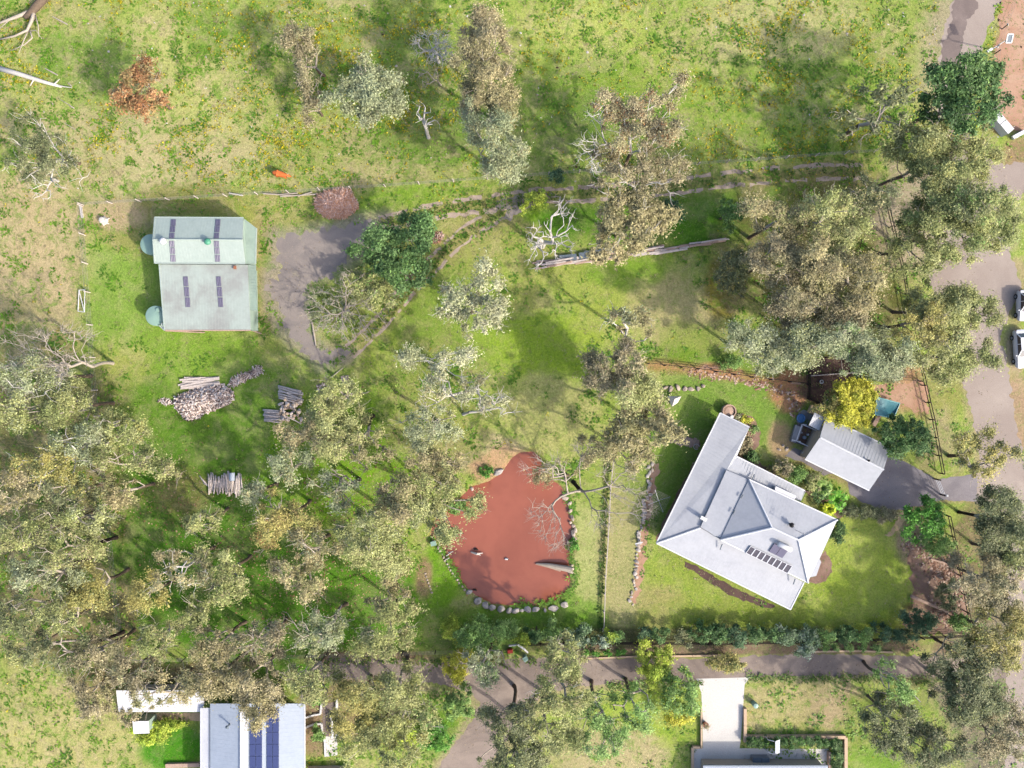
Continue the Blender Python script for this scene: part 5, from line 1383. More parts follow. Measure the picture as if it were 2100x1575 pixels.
for k, (x, y) in enumerate([(1540+i*17, 1521) for i in range(11)]):
    shrub(f'{nth(k)} clipped green bush from the left in the hedge inside the sleeper wall', x, y, 10, 9, 1.1, 'dkg', 1.5, kind='hedge_bush', cat='bush', rc=.3, leaf=.14, group='bushes of the hedge inside the sleeper wall', under='brg')
for k, y in enumerate((1530,1548,1566)):
    shrub(f'{nth(k)} dark clipped bush from the top in the hedge column inside the sleeper wall', 1714, y, 12, 10, 1.1, 'dkg', 1.5, kind='hedge_bush', cat='bush', rc=.3, leaf=.14, group='bushes of the right hedge column')
# small things of the lower right garden
v = W(1545,1441,0); o = empty('rain_barrel', v, 'small round mint rain barrel right of the concrete drive', 'barrel')
mb = MB(); mb.lathe(v.x, v.y, [(.3, -.02), (.34, .4), (.32, .9)], 18); mb.build('body', M['mint'], o); mb = MB(); mb.lathe(v.x, v.y, [(.33, .905), (.3, .96), (.06, 1.0)], 18); mb.build('lid', M['mint'], o)
v = W(1445,1483,0); o = empty('plant_pot', v, 'terracotta pot with a brown plant at the left edge of the concrete drive', 'pot')
mb = MB(); mb.lathe(v.x, v.y, [(.25, 0), (.36, .5), (.38, .55)], 16); mb.build('pot', M['terra'], o)
P_, R_ = np.array([[v.x, v.y, .85]]), np.array([.45]); V, F, T = leaves(P_, R_, 200, .16, 'brn', rng); link_mesh('plant', quads_mesh('plant', V, F, T), M['leaf'], o)
v = W(1556,1559,0); o = empty('spa_cover', v, 'dark slate-grey covered spa on the lower right terrace', 'spa', rz=.05)
mb = MB(); mb.box(v.x, v.y, .4, 2.1, 1.5, .8); mb.build('tub', M['steel'], o)
for s_ in (-1, 1):
    mb = MB(); mb.box(v.x+s_*.54, v.y, .86, 1.04, 1.56, .1, 0, s_*.05); mb.build('lid', M['slate'], o)
v = W(1579,1519,0); o = empty('cold_frame', v, 'glass and white metal cold frame standing over the hedge row', 'cold frame')
for s_ in (-1, 1):
    for t_ in (-1, 1):
        pipe([v+Vector((s_*.75, t_*.8, -.02)), v+Vector((s_*.75, t_*.8, 1.3)), v+Vector((s_*.1, t_*.8, 1.7))], .04, M['white'], o, 'frame')
mb = MB(); mb.slab([v+Vector((.05, .8, 1.7)), v+Vector((.05, -.8, 1.7)), v+Vector((.75, -.8, 1.32)), v+Vector((.75, .8, 1.32))], .03); mb.build('white_pane', M['blue_roof'], o)
for k in range(3):
    v = W(1652+k*14 if k < 2 else 1640, 1562 if k < 2 else 1551, 0); mb = MB(); mb.box(v.x, v.y, .03, .8, .8, .03, -.1); tag(mb.build('paver', M['concrete']), ('pale square paver on the lower right terrace, '+('left of the pair', 'right of the pair', 'above the pair')[k]), 'paver', 'pavers on the lower right terrace')

# ------------------------------------------------------------------ fences
def wire_fence(label, pts, step=4.0, h=1.25, m='timber', wires=4, name='wire_fence', group=None, pr=.07):
    P = [W(*p, 0) for p in pts]
    o = empty(name, P[0], label, 'fence', group)
    for i in range(len(P)-1):
        d = P[i+1]-P[i]; n = max(1, round(d.length/step))
        for k in range(n + (i == len(P)-2)):
            p = P[i] + d*k/n
            mb = MB(); mb.tube([p-Vector((0, 0, .2)), p+Vector((rng.normal(0, .03), rng.normal(0, .03), h+rng.normal(0, .05)))], pr, 6); mb.build('post', M[m], o)
        for w in range(wires):
            z = h*(.22+.76*w/max(1, wires-1)); mb = MB(); mb.tube([P[i]+Vector((0, 0, z)), P[i+1]+Vector((0, 0, z))], .012, 4); mb.build('wire', M['wire'], o)
    return o
def rail_fence(label, pts, step=2.4, h=1.3, m='dark', rails=(.45, .85, 1.22), name='rail_fence', w=.05):
    P = [W(*p, 0) for p in pts]
    o = empty(name, P[0], label, 'fence')
    for i in range(len(P)-1):
        d = P[i+1]-P[i]; n = max(1, round(d.length/step)); u = d.normalized(); s_ = Vector((-u.y, u.x, 0))
        for k in range(n + (i == len(P)-2)):
            p = P[i] + d*k/n
            mb = MB(); mb.box(p.x, p.y, h/2-.1, .12, .12, h+.2, math.atan2(u.y, u.x)); mb.build('post', M[m], o)
            if k < n:
                for z in rails:
                    a = p + u*.005 + s_*.09; b = P[i] + d*(k+1)/n - u*.005 + s_*.09
                    mb = MB(); mb.beam(a+Vector((0, 0, z)), b+Vector((0, 0, z)), w, .13); mb.build('rail', M[m], o)
    return o
wire_fence('pale wire fence along the top boundary above the dirt track', [(172,421),(465,403),(720,388),(1000,368),(1250,350),(1550,330),(1792,312)])
wire_fence('wire fence down the left boundary beside the shed lawn', [(170,424),(185,600),(200,800),(216,960),(238,1180),(258,1355)])
wire_fence('wire fence along the bottom boundary above the lane', [(262,1352),(500,1345),(760,1338),(960,1332)], m='dark')
rail_fence('dark timber rail fence down the right boundary, upper part', [(1812,420),(1846,560),(1868,690),(1890,790),(1906,860),(1926,970)], 2.6, 1.1, 'dark', (.5, 1.02))
rail_fence('dark timber rail fence down the right boundary, below the drive', [(1938,1056),(1956,1140),(1984,1290)], 2.6, 1.1, 'dark', (.5, 1.02))
rail_fence('low dark paling fence behind the lower hedge', [(1060,1320),(1300,1317),(1500,1318),(1740,1312),(1985,1302)], 3, 1.0, 'dark', (.3, .6, .9))
rail_fence('dark fence across the top of the house lawn', [(1328,746),(1430,757),(1540,774),(1655,788)], 2.4, 1.0, 'dark', (.5, .95))
rail_fence('dark frame fence round the vegetable bed', [(1655,732),(1767,736),(1770,778)], 2.2, 1.0, 'dark', (.25, .55, .9))
rail_fence('dark fence down the left of the vegetable bed', [(1655,733),(1655,788),(1655,817),(1674,827)], 2.2, 1.0, 'dark', (.25, .55, .9))
rail_fence('dark fence right of the vegetable bed to the boundary', [(1770,783),(1830,780),(1886,782)], 2.4, .9, 'dark', (.5, .85))
sleeper_wall('pale timber edge along the lower side of the vegetable bed', [(1658,771),(1728,766),(1764,764),(1766,738)], .3, .14, 'timber', 'bed_edging', 2.4, 'edging')
rail_fence('thin timber fence between the two pond terraces', [(1257,930),(1250,1000),(1245,1100),(1240,1180),(1236,1289)], 2.6, .75, 'timber', (.35, .68), w=.05)
wire_fence('thin wire fence beside the road at the top right', [(2080,-10),(2055,60),(2040,110),(2036,140)], 4, 1.1, 'dark', 3)
# gate at the drive
o = empty('driveway_gate', W(1920, 985, 0), 'thin pale steel gate standing open across the drive mouth', 'gate')
for a in ((1916,982),(1929,1014)):
    v = W(*a, 0); mb = MB(); mb.box(v.x, v.y, .6, .16, .16, 1.4); mb.build('gate_post', M['dark'], o)
for z in (.25, .6, .95):
    mb = MB(); mb.tube([W(1917,984,0)+Vector((0, 0, z)), W(1928.5,1012,0)+Vector((0, 0, z))], .035, 6); mb.build('gate_bar', M['cap'], o)
v = W(1928,1013,0); mb = MB(); mb.box(v.x, v.y, 1.38, .26, .26, .16); mb.build('gate_motor', M['white'], o)
o = empty('field_gate', W(168, 616, 0), 'pale metal farm gate leaning flat by the left fence', 'gate')
q = [W(162,595,.3), W(160,638,.3), W(173,640,.5), W(174,594,.5)]
for a, b in list(zip(q, q[1:]+q[:1])) + [(q[0], q[2])]:
    mb = MB(); mb.tube([a, b], .05, 6); mb.build('gate_bar', M['white'], o)
for a in ((162,595),(160,638)):
    pipe([W(*a, -.05), W(*a, .32)], .05, M['white'], o, 'gate_foot')
mb = MB(); mb.beam(W(165,419,.1), W(169,447,.1), .28, .18); tag(mb.build('plank', M['bark_white']), 'white weathered plank in the upper left fence corner', 'plank')

# ------------------------------------------------------------------ timber
def log_mesh(L, r, n=9, sd=0, taper=.9):
    rn = np.random.default_rng(sd); mb = MB()
    pts = [Vector((L*(t-.5), rn.normal(0, .02), rn.normal(0, .015))) for t in (0, .33, .66, 1)]
    mb.tube(pts, [r, r*rn.uniform(.92, 1.05), r*rn.uniform(.9, 1), r*taper], n); return mb.mesh('log', True)
LOGS = [[log_mesh(2.6, .13, 9, i) for i in range(3)], [log_mesh(2.2, .085, 8, 9+i) for i in range(3)], [log_mesh(.7, .17, 10, 20+i) for i in range(3)]]
for k, ls in enumerate(LOGS):
    for me in ls:
        me.materials.append(M['timber'])
        if k == 2:
            me.materials.append(M['cutwood'])
            for p in me.polygons:
                if len(p.vertices) > 4: p.material_index = 1
                p.use_smooth = len(p.vertices) <= 4
        else:
            for p in me.polygons: p.use_smooth = len(p.vertices) <= 4
def lay(name, me, p, rz, ry, sc, label, cat, grp):
    o = bpy.data.objects.new(name, me); C.objects.link(o); o.location = p; o.rotation_euler = (rng.uniform(0, .6), ry, rz); o.scale = sc
    return tag(o, label, cat, grp)
gA = 'long logs of the left wood stack'
for i in range(14):
    t = i/13; x, y = 598 + rng.normal(0, 3) - t*4, 797 + t*24
    lay('log', LOGS[0][i % 3], W(x, y, .25+.35*(i % 2)+.2*math.sin(t*3)), math.radians(-16 + rng.normal(0, 5)), rng.normal(0, .03), (1.1+rng.normal(0, .12), .85, .85), f'{nth(i)} long grey log from the top of the cut log stack', 'log', gA)
for i in range(7):
    lay('log', LOGS[0][i % 3], W(559+rng.normal(0, 1.5), 842+i*3.7, .22+.16*(i % 2)), math.radians(-4 + rng.normal(0, 3)), 0, (.88, 1.05, 1.05), f'{nth(i)} pale grey log from the top in the lower left of the cut log stack', 'log', 'pale logs of the lower left stack')
for i in range(54):
    x, y = 580 + rng.uniform(-4, 38), 824 + rng.uniform(-4, 40)
    if x + y*.0 < 575 and y > 838: x += 25
    lay('log', LOGS[2][i % 3], W(x, y, .2+rng.uniform(0, .5)), rng.uniform(0, 3.14), rng.choice([1.2, .1, .5, 1.4]), (1, 1, 1), 'short round billet with a pale cut end in the cut log stack', 'log', 'short billets of the cut log stack')
lay('log', LOGS[1][0], W(600,860,.75), math.radians(-28), .02, (1.15, .9, .9), 'single thin pole lying across the billets of the cut log stack', 'log', None)
lay('log', LOGS[1][1], W(583,848,.75), math.radians(-80), .02, (.8, .9, .9), 'upright-lying thin pole between logs and billets of the stack', 'log', None)
for i in range(34):
    t = i/33; x = 428 + t*68; k = rng.uniform(-5, 5)
    lay('log', LOGS[1][i % 3] if rng.uniform() < .75 else LOGS[0][i % 3], W(x, 992+k, .15+.3*rng.uniform()), math.radians(90 + (t-.45)*-9 + rng.normal(0, 7)), rng.normal(0, .05), (1+rng.normal(0, .12), 1, 1), f'{nth(i)} old fence post from the left in the lower post pile', 'post', 'old posts of the lower pile')
for i in range(3):
    lay('log', LOGS[1][i % 3], W(417+i*5, 985+i*6, .1), math.radians(-50+i*8), 0, (.7, .8, .8), f'{nth(i)} reddish stick from the left, splayed out left of the lower post pile', 'stick', 'splayed sticks left of the post pile')
v = W(474,978,.75); mb = MB(); N_ = 10
vs = [v + Vector((.36*math.cos(a), s_*.52, .36*math.sin(a)-.3)) for s_ in (-1, 1) for a in np.linspace(.15, 2.99, N_)]
mb.add(vs, [(i, i+1, N_+i+1, N_+i) for i in range(N_-1)] ); mb.add([p*1 - Vector((0, 0, .03)) for p in vs], [(i+1, i, N_+i, N_+i+1) for i in range(N_-1)])
tag(mb.build('metal_sheet', M['blue_roof'], None, True), 'curved pale blue metal sheet lying on the post pile', 'metal sheet')
BOARD = []
for i in range(3):
    mb = MB(); mb.box(0, 0, 0, 3.0, .24, .06); mb.box(-1.2+i*.3, .02, .04, .5, .2, .02); b_ = mb.mesh('board'); b_.materials.append(M['timber']); BOARD.append(b_)
for i in range(18):
    x, y = (396 if i % 2 else 424) + rng.normal(0, 5), 775 + (i//2)*2.5
    o_ = lay('board', BOARD[i % 3], W(x, y, .1+.07*(i % 4)), math.radians(6+rng.normal(0, 3)), rng.normal(0, .02), (.95+rng.normal(0, .12), 1, 1), 'grey board in the flat stack above the firewood heap', 'board', 'boards of the flat stack')
    o_.rotation_euler[0] = 0
PLK = []
for i in range(3):
    mb = MB(); mb.box(0, 0, 0, 3.4, .2, .1, 0, 0, .96); b_ = mb.mesh('rail'); b_.materials.append(M['timber'] if i else M['timber_red']); PLK.append(b_)
SL = [(1100,545),(1160,535),(1230,528),(1300,518),(1380,510),(1440,497),(1472,492)]
for i in range(74):
    t = rng.uniform(0, 1)**1.15*5.6; k = min(int(t), 5); f_ = t-k
    a, b = np.array(SL[k]), np.array(SL[k+1]); p = a + (b-a)*f_
    wdt = 9 if k < 4 else 4
    o_ = lay('timber_rail', PLK[i % 3], W(p[0]+12, p[1]+rng.uniform(-wdt, wdt*.6), .08+rng.choice([0, .11, .22, .33, .5])), math.radians(8.5 + rng.normal(0, 2.5)), rng.normal(0, .015), (.9+rng.normal(0, .15), 1, 1), 'old split fence rail in the long timber row under the tan gum', 'timber rail', 'old rails of the long timber row')
    o_.rotation_euler[0] = 0
for (x, y, L, a) in ((1165,528,2.2,6), (1222,519,3.0,8), (1205,523,2.2,8), (1245,514,1.6,9)):
    v = W(x, y, .42); mb = MB(); mb.box(v.x, v.y, v.z, L, .75, .05, math.radians(a)); ribs(mb, [v+Vector((sx*L/2, sy*.37, .026)) for sx, sy in ((-1, -1), (1, -1), (1, 1), (-1, 1))], (1, 0, 0), .12, .06, .02)
    tag(mb.build('iron_sheet', M['slate']), {1165: 'grey iron sheet at the left end of the timber row', 1222: 'longest grey iron sheet on the timber row', 1205: 'grey iron sheet overlapping the longest one on the timber row', 1245: 'shortest grey iron sheet on the timber row'}[x], 'iron sheet')
for i, (a, b) in enumerate((((568,399),(610,396)), ((575,403),(650,398)), ((612,402),(640,394)), ((470,396),(498,401)), ((540,397),(600,401)))):
    mb = MB(); mb.tube([W(*a, .12+.03*i), W(*b, .12+.03*i)], .09, 7); tag(mb.build('pole', M['bark_pale' if i != 3 else 'bark_white']), ['pale pole lying along the top fence, upper one', 'long pale pole lying along the top fence above the brush heap', 'short pole lying askew on the fence-side poles', 'short white pole beside the top fence left of the others', 'lower grey pole beside the top fence'][i], 'pole')

def billets(name, label, cat, outline, height, n, L=.5, mt='twig', thin=.05, cols=None, seed=3, kind='stuff', bright=1.12):
    """a heap too fine to pick apart: many short split pieces over a dome"""
    rn = np.random.default_rng(seed); P = np.array(outline, float); lo, hi = P.min(0), P.max(0); segs = []
    cx, cy = P.mean(0); T = []
    while len(segs) < n:
        X = rn.uniform(lo[0], hi[0], 200); Y = rn.uniform(lo[1], hi[1], 200)
        ok = inside(X, Y, outline); d = dist_poly(X, Y, outline, True)
        for x, y, dd in zip(X[ok], Y[ok], d[ok]):
            if len(segs) >= n: break
            z = height*min(1, dd/PPM/1.3)**.7 + rn.uniform(-.1, .1)
            a = rn.uniform(0, 6.28); u = Vector((math.cos(a), math.sin(a), rn.normal(0, .3)))*L*rn.uniform(.3, .65)
            c = W(x, y, max(.05, z)); r = thin*rn.uniform(.6, 1.4)
            segs.append((tuple(c-u), tuple(c+u), r, r*rn.uniform(.6, 1))); T.append(A(cols[rn.integers(len(cols))], bright))
    V, F = tube_net(segs, 5)
    o = link_mesh(name, quads_mesh(name, V, F, np.repeat(np.array(T), 5, axis=0)), M[mt])
    mb = MB(); c = MB()
    # solid core under the pieces, coloured dark to paint shade into the gaps
    core = [W(cx+(p[0]-cx)*.86, cy+(p[1]-cy)*.86, 0) for p in outline]; top = [W(cx+(p[0]-cx)*.5, cy+(p[1]-cy)*.5, height*.5) for p in outline]; k = len(core)
    c.add(core+top, [(i, (i+1) % k, k+(i+1) % k, k+i) for i in range(k)] + [tuple(range(k, 2*k))])
    tag(o, label, cat, kind=kind)
    tag(c.build(name.replace('heap', 'heap')+'_core', M['dark'] if mt == 'twig' else M['mulch'], o), kind='stuff')
    return o
FW = [(240,222,210), (222,202,190), (176,156,146), (250,240,232), (128,112,104)]
billets('firewood_heap', 'broad grey-pink heap of split firewood on the lawn below the shed', 'firewood', [(355,826),(362,812),(400,800),(436,790),(466,794),(478,806),(478,822),(452,836),(420,848),(398,862),(382,860),(366,846)], 1.0, 1250, .5, thin=.09, cols=FW)
billets('firewood_heap', 'small scattering of firewood trailing left of the big heap', 'firewood', [(322,822),(332,816),(352,820),(358,828),(336,830)], .25, 90, .4, cols=FW, seed=4)
billets('brush_heap', 'long low trail of pale branches right of the board stack', 'brush', [(468,788),(486,772),(510,764),(528,752),(540,756),(528,768),(504,778),(480,790)], .35, 260, .95, thin=.05, cols=FW, seed=5)
billets('firewood_heap', 'small firewood pile under the olive gum beside the cut logs', 'firewood', [(650,790),(668,786),(680,796),(670,808),(652,804)], .4, 200, .42, cols=FW, seed=6)
BRU = [(222,186,168), (208,166,144), (232,206,194), (198,154,130), (222,168,128)]
billets('brush_heap', 'rounded reddish burn heap of brush above the gravel yard', 'brush', [(651,404),(664,394),(682,391),(699,388),(716,389),(721,402),(731,416),(733,426),(722,434),(710,444),(688,446),(668,443),(652,431),(648,418)], 1.1, 3600, .75, 'twig', .03, BRU, 7, bright=1.5)
billets('stick_litter', 'rough brown heap at the right of the dark green tree trio', 'brush', [(886,478),(902,472),(912,482),(898,500),(886,498)], .3, 160, .5, 'twig', .03, BRU, 8)

# slab near the small firewood pile, tree stump, fallen trunks
v = W(708,778,0); mb = MB(); mb.box(v.x, v.y, .1, .95, 1.0, .24, .15, 0, .94); mb.box(v.x+.05, v.y-.02, .27, .5, .4, .1, .4); tag(mb.build('stone_slab', M['rock']), 'square pinkish stone slab beside the small firewood pile', 'slab')
def rock_mesh(i, sq=(1, .85, .7)):
    bm = bmesh.new(); bmesh.ops.create_icosphere(bm, subdivisions=2, radius=.5)
    rn = np.random.default_rng(300+i); ks = rn.normal(0, 1, (6, 3)); ks /= np.linalg.norm(ks, axis=1, keepdims=True); cut = rn.uniform(.26, .42, 6)
    for v in bm.verts:
        for k, c in zip(ks, cut):
            d = v.co.dot(Vector(k))
            if d > c: v.co -= Vector(k)*(d-c)*.9
        v.co += Vector(rn.normal(0, .012, 3)); v.co = Vector((v.co.x*sq[0], v.co.y*sq[1], v.co.z*sq[2]))
    me = bpy.data.meshes.new('boulder'); bm.to_mesh(me); bm.free()
    return me
ROCK = [rock_mesh(i) for i in range(6)]; ROCKG = [rock_mesh(10+i) for i in range(5)]
for r_ in ROCK: r_.materials.append(M['rock'])
for r_ in ROCKG: r_.materials.append(M['rock_grey'])
def rock(px, py, d, label, grp, lib=None, asp=1.0, rz=None, z=None):
    lib = lib or ROCK
    o = bpy.data.objects.new('boulder', lib[int(rng.integers(len(lib)))]); C.objects.link(o)
    s_ = d/PPM; asp = asp*rng.uniform(.85, 1.3); o.location = W(px, py, z if z is not None else s_*rng.uniform(.05, .2)); o.scale = (s_*asp*1.15, s_*1.1/asp, s_*rng.uniform(.75, 1.0)); o.rotation_euler = (0, 0, rng.uniform(0, 6.28) if rz is None else rz)
    return tag(o, label, 'boulder', grp)
g1 = 'large boulders edging the lower pond shore'
for kb, (x, y, d) in enumerate(sorted(((980,1232,17),(996,1241,15),(1010,1246,15),(1028,1249,17),(1044,1252,14),(1058,1252,14),(1070,1252,9),(1082,1250,16),(1098,1250,14),(1135,1248,18),(1158,1240,17),(962,1214,12),(1118,1252,8)))):
    rock(x, y, d, f'{nth(kb)} large grey boulder from the left along the bottom shore of the pond', g1, ROCKG)
g2 = 'small pale stones along the left pond shore'
for k in range(17):
    t = k/16; P_ = [(888,1100),(905,1128),(920,1155),(935,1180),(955,1208)]; i = min(int(t*4), 3); f_ = t*4-i
    rock(P_[i][0]+(P_[i+1][0]-P_[i][0])*f_-3+rng.normal(0, 1), P_[i][1]+(P_[i+1][1]-P_[i][1])*f_+2, rng.uniform(3.5, 6.5), f'{nth(k)} small pale stone from the top along the left pond shore', g2)
g3 = 'pale boulders on the right pond shore'
for kb, (x, y, d) in enumerate(sorted(((1160,1022,12),(1168,1032,10),(1170,1048,9),(1174,1062,11),(1176,1078,8),(1176,1094,13),(1178,1104,11),(1180,1088,10),(1172,1112,8),(1174,1168,8),(1170,1072,7),(1173,1160,6)), key=lambda q: q[1])):
    rock(x, y, d, f'{nth(kb)} pale boulder from the top along the right pond shore', g3)
rock(1022,968,17,'single pale grey boulder at the upper left pond bank',None,ROCKG)
rock(968,1002,8,'small pale boulder among weeds on the left pond bank',None)
rock(1122,957,9,'pinkish boulder at the top right pond bank',None)
g4 = 'rocks of the terrace wall above the house lawn'
for k in range(46):
    t = k/45*3; P_ = [(1337,945),(1325,1040),(1308,1120),(1296,1240)]; i = min(int(t), 2); f_ = t-i
    rock(P_[i][0]+(P_[i+1][0]-P_[i][0])*f_+rng.normal(0, 2.5), P_[i][1]+(P_[i+1][1]-P_[i][1])*f_, rng.uniform(4, 11.5), f'{nth(k)} grey-pink rock from the top of the terrace wall left of the house lawn', g4, ROCKG if k % 3 else ROCK)
g5 = 'rocks round the small bed above the house wing'
for kb, (x, y, d) in enumerate(sorted(((1354,800,11),(1364,795,10),(1376,797,12),(1390,795,12),(1404,797,11),(1418,798,12),(1432,797,11),(1442,792,9),(1350,810,9),(1358,812,8)))):
    rock(x, y, d, f'{nth(kb)} pinkish rock from the left ringing the small bed above the house wing', g5)
for kb, (x, y, d) in enumerate(((1598,922,7),(1606,914,7),(1614,920,9))): rock(x, y, d, f'{nth(kb)} tan rock from the left where the drive meets the lawn', 'tan rocks at the drive corner')
for k in range(7): rock(872+k*2.2, 1176+k*6.5, 5, f'{nth(k)} pale stone from the top in the short row left of the pond lawn', 'stones in the short row left of the pond lawn')
for kb, (x, y, d) in enumerate(((1360,1090,4),(1368,1070,4),(1380,1046,4),(1394,1018,4),(1404,1000,4),(1422,950,4))): rock(x, y, d, f'{nth(kb)} tiny pale stone from the lower end of the mulch along the long eave', 'tiny stones along the house eave')
o = empty('tree_stump', W(214,453,0), 'pale weathered root stump on bare ground above the shed lawn', 'stump')
v = W(214,453,0); mb = MB(); mb.lathe(v.x, v.y, [(.55, -.05), (.42, .25), (.38, .6), (.2, .66)], 11); mb.build('stump', M['bark_white'], o)
for k in range(6):
    a = k*1.05+.3; mb = MB(); L_ = rng.uniform(.45, .85); mb.tube([v+Vector((.25*math.cos(a), .25*math.sin(a), .3)), v+Vector((.6*L_*math.cos(a), .6*L_*math.sin(a), .2)), v+Vector((L_*math.cos(a+.2), L_*math.sin(a+.2), .0))], [.18, .12, .05], 6); mb.build('root', M['bark_white'], o)
o = empty('fallen_tree', W(60,155,0), 'long bleached fallen trunk at the left edge of the paddock', 'fallen trunk')
mb = MB(); mb.tube([W(-10,138,.35), W(40,152,.35), W(90,168,.3), W(126,178,.22)], [.34, .3, .24, .14], 9); mb.build('trunk', M['bark_white'], o, True)
for (a, b) in (((112,172),(122,162)), ((70,162),(62,176)), ((120,176),(148,180))):
    mb = MB(); mb.tube([W(*a, .3), W(*b, .5)], [.1, .04], 6); mb.build('branch', M['bark_white'], o)
o = empty('fallen_tree', W(70,15,0), 'fallen dead tree with grey forked limbs in the top left corner', 'fallen tree')
mb = MB(); mb.tube([W(112,-34,.6), W(94,-8,.6), W(76,12,.6), W(64,26,.6), W(50,36,.5)], [.55, .52, .48, .42, .3], 9); mb.build('trunk', M['bark'], o, True)
for pts, r in ((((66,22),(40,32),(8,44),(-12,52)), .28), (((70,20),(66,40),(56,62),(30,74),(-6,82)), .24), (((60,58),(66,78),(50,92),(22,104)), .12), (((58,62),(50,80),(38,110)), .1), (((72,30),(78,52),(80,76)), .1), (((40,32),(20,40),(0,58)), .12), (((48,66),(74,62),(86,80)), .08)):
    mb = MB(); mb.tube([W(*p, .5+.35*math.sin(i)) for i, p in enumerate(pts)], [r*(1-.7*i/(len(pts)-1)) for i in range(len(pts))], 7); mb.build('branch', M['bark_pale'], o, True)
for i, (a, b, r) in enumerate((((108,34),(138,50),.1), ((92,140),(118,154),.1), ((140,170),(148,178),.08), ((142,216),(152,222),.09), ((122,203),(150,220),.05), ((132,252),(155,266),.05))):
    mb = MB(); mb.tube([W(*a, .08), W((a[0]+b[0])/2, (a[1]+b[1])/2, .14), W(*b, .1)], [r*.6, r, r*.9], 6); tag(mb.build('fallen_branch', M['bark_pale']), 'short grey fallen branch in the upper left paddock grass', 'branch', 'fallen branches in the upper left paddock')
for i, (a, b, r, lab) in enumerate((((676,776),(704,754),.06,'thin pale stick above the square slab'), ((1868,1222),(1945,1256),.22,'long brown log in the mulch of the lower right corner'), ((1908,1146),(1950,1158),.14,'thin log on the mulch below the round entrance tree'),
                                ((340,678),(420,682),.1,'weathered beam along the lower shed wall'), ((518,678),(536,684),.1,'short beam at the lower right shed corner'), ((640,660),(648,710),.12,'pale thin log along the gravel yard edge'))):
    mb = MB(); mb.tube([W(*a, .12), W((a[0]+b[0])/2, (a[1]+b[1])/2, .15), W(*b, .12)], [r, r, r*.7], 7); tag(mb.build('log', M['bark_pale' if i in (0, 5) else 'timber_red']), lab, 'log')
# ------------------------------------------------------------------ pond things
o = empty('fallen_log', W(1140,1162,0), 'ragged pale log lying from the right shore into the red pond', 'log')
mb = MB(); mb.tube([W(1100,1156,-.1), W(1125,1159,.2), W(1150,1164,.45), W(1172,1168,.6)], [.12, .28, .36, .42], 9); mb.build('trunk', M['bark_pale'], o)
mb = MB(); mb.tube([W(1098,1157,0), W(1125,1163,.3), W(1150,1170,.45)], [.04, .1, .16], 6); mb.build('split_limb', M['timber_red'], o)
mb = MB(); mb.tube([W(1165,1170,.4), W(1175,1175,.2)], [.25, .12], 7); mb.build('root_end', M['bark_pale'], o)
mb = MB(); mb.tube([W(966,1132,-.1), W(978,1136,.3), W(990,1134,.02)], [.1, .16, .05], 7); mb.tube([W(974,1134,.2), W(986,1139,.1)], [.1, .04], 6); tag(mb.build('floating_branch', M['bark_white']), 'white snag poking out of the left half of the pond', 'branch')
for i, (a, b) in enumerate((((915,1140),(926,1132)), ((919,1133),(929,1131)), ((913,1148),(921,1144)))):
    mb = MB(); mb.tube([W(*a, .1), W(*b, .35)], [.08, .06], 6); tag(mb.build('stick', M['bark_white']), ['longest pale stick jutting from the left pond shore', 'uppermost pale stick jutting from the left pond shore', 'lowest pale stick jutting from the left pond shore'][i], 'stick')
for i, (x, y) in enumerate(((946,1093), (976,1126), (1039,1146), (974,1209))):
    v = W(x, y, -.16); o = empty('duck', v, ['white and dark duck floating near the left pond corner', 'dark duck floating just above the white snag', 'pale duck floating in the middle of the pond', 'dark duck floating near the bottom left shore'][i], 'duck')
    mt_ = M['white'] if i in (0, 2) else M['dark']
    mb = MB(); mb.tube([v+Vector((-.28, 0, .1)), v+Vector((-.15, 0, .08)), v+Vector((.1, 0, .09)), v+Vector((.22, 0, .12))], [.03, .12, .13, .05], 8); mb.build('body', mt_, o, True)
    mb = MB(); mb.tube([v+Vector((.17, 0, .14)), v+Vector((.2, 0, .28)), v+Vector((.27, 0, .31)), v+Vector((.36, 0, .29))], [.05, .045, .06, .015], 7); mb.build('head', M['dark'], o, True)
v = W(889.5,1113,0); o = empty('storage_box', v, 'small mint-green lidded box on the left pond shore', 'box', rz=.2)
mb = MB(); mb.box(v.x, v.y, .25, .62, .5, .5, .2); mb.build('body', M['mint'], o); mb = MB(); mb.box(v.x, v.y, .535, .68, .56, .06, .2); mb.build('lid', M['mint'], o)

# ------------------------------------------------------------------ house yard things
o = empty('clothes_line', W(1345,1022,0), 'square rotary clothes line on the lawn left of the house', 'clothes line')
v = W(1345,1022,0); pipe([v-Vector((0, 0, .1)), v+Vector((0, 0, 1.8))], .04, M['steel'], o, 'pole')
cor = [v+Vector((1.5*math.cos(a), 1.5*math.sin(a), 1.95)) for a in (.35, 1.92, 3.49, 5.06)]
for c in cor: pipe([v+Vector((0, 0, 1.6)), c], .025, M['steel'], o, 'arm')
for k in range(4):
    for t_ in (.35, .52, .69, .86, 1.0):
        pipe([v+Vector((0, 0, 1.6))+(cor[k]-v-Vector((0, 0, 1.6)))*t_, v+Vector((0, 0, 1.6))+(cor[(k+1) % 4]-v-Vector((0, 0, 1.6)))*t_], .01, M['wire'], o, 'line')
o = empty('shade_sail', W(1381,820,0), 'cream triangular canvas shelter below the rock-ringed bed', 'canvas')
a, b, c, d = W(1368,812,.3), W(1397,813,1.0), W(1378,834,.3), W(1384,818,1.25)
mb = MB(); mb.add([a, c, b, d, W(1390,826,.5)], [(0, 1, 3), (1, 4, 3), (4, 2, 3), (2, 0, 3)]); mb.build('canvas', M['canvas'], o)
for k, p in enumerate((b, d)): pipe([Vector((p.x, p.y, -.05)), p-Vector((0, 0, .02))], .03, M['timber'], o, 'pole')
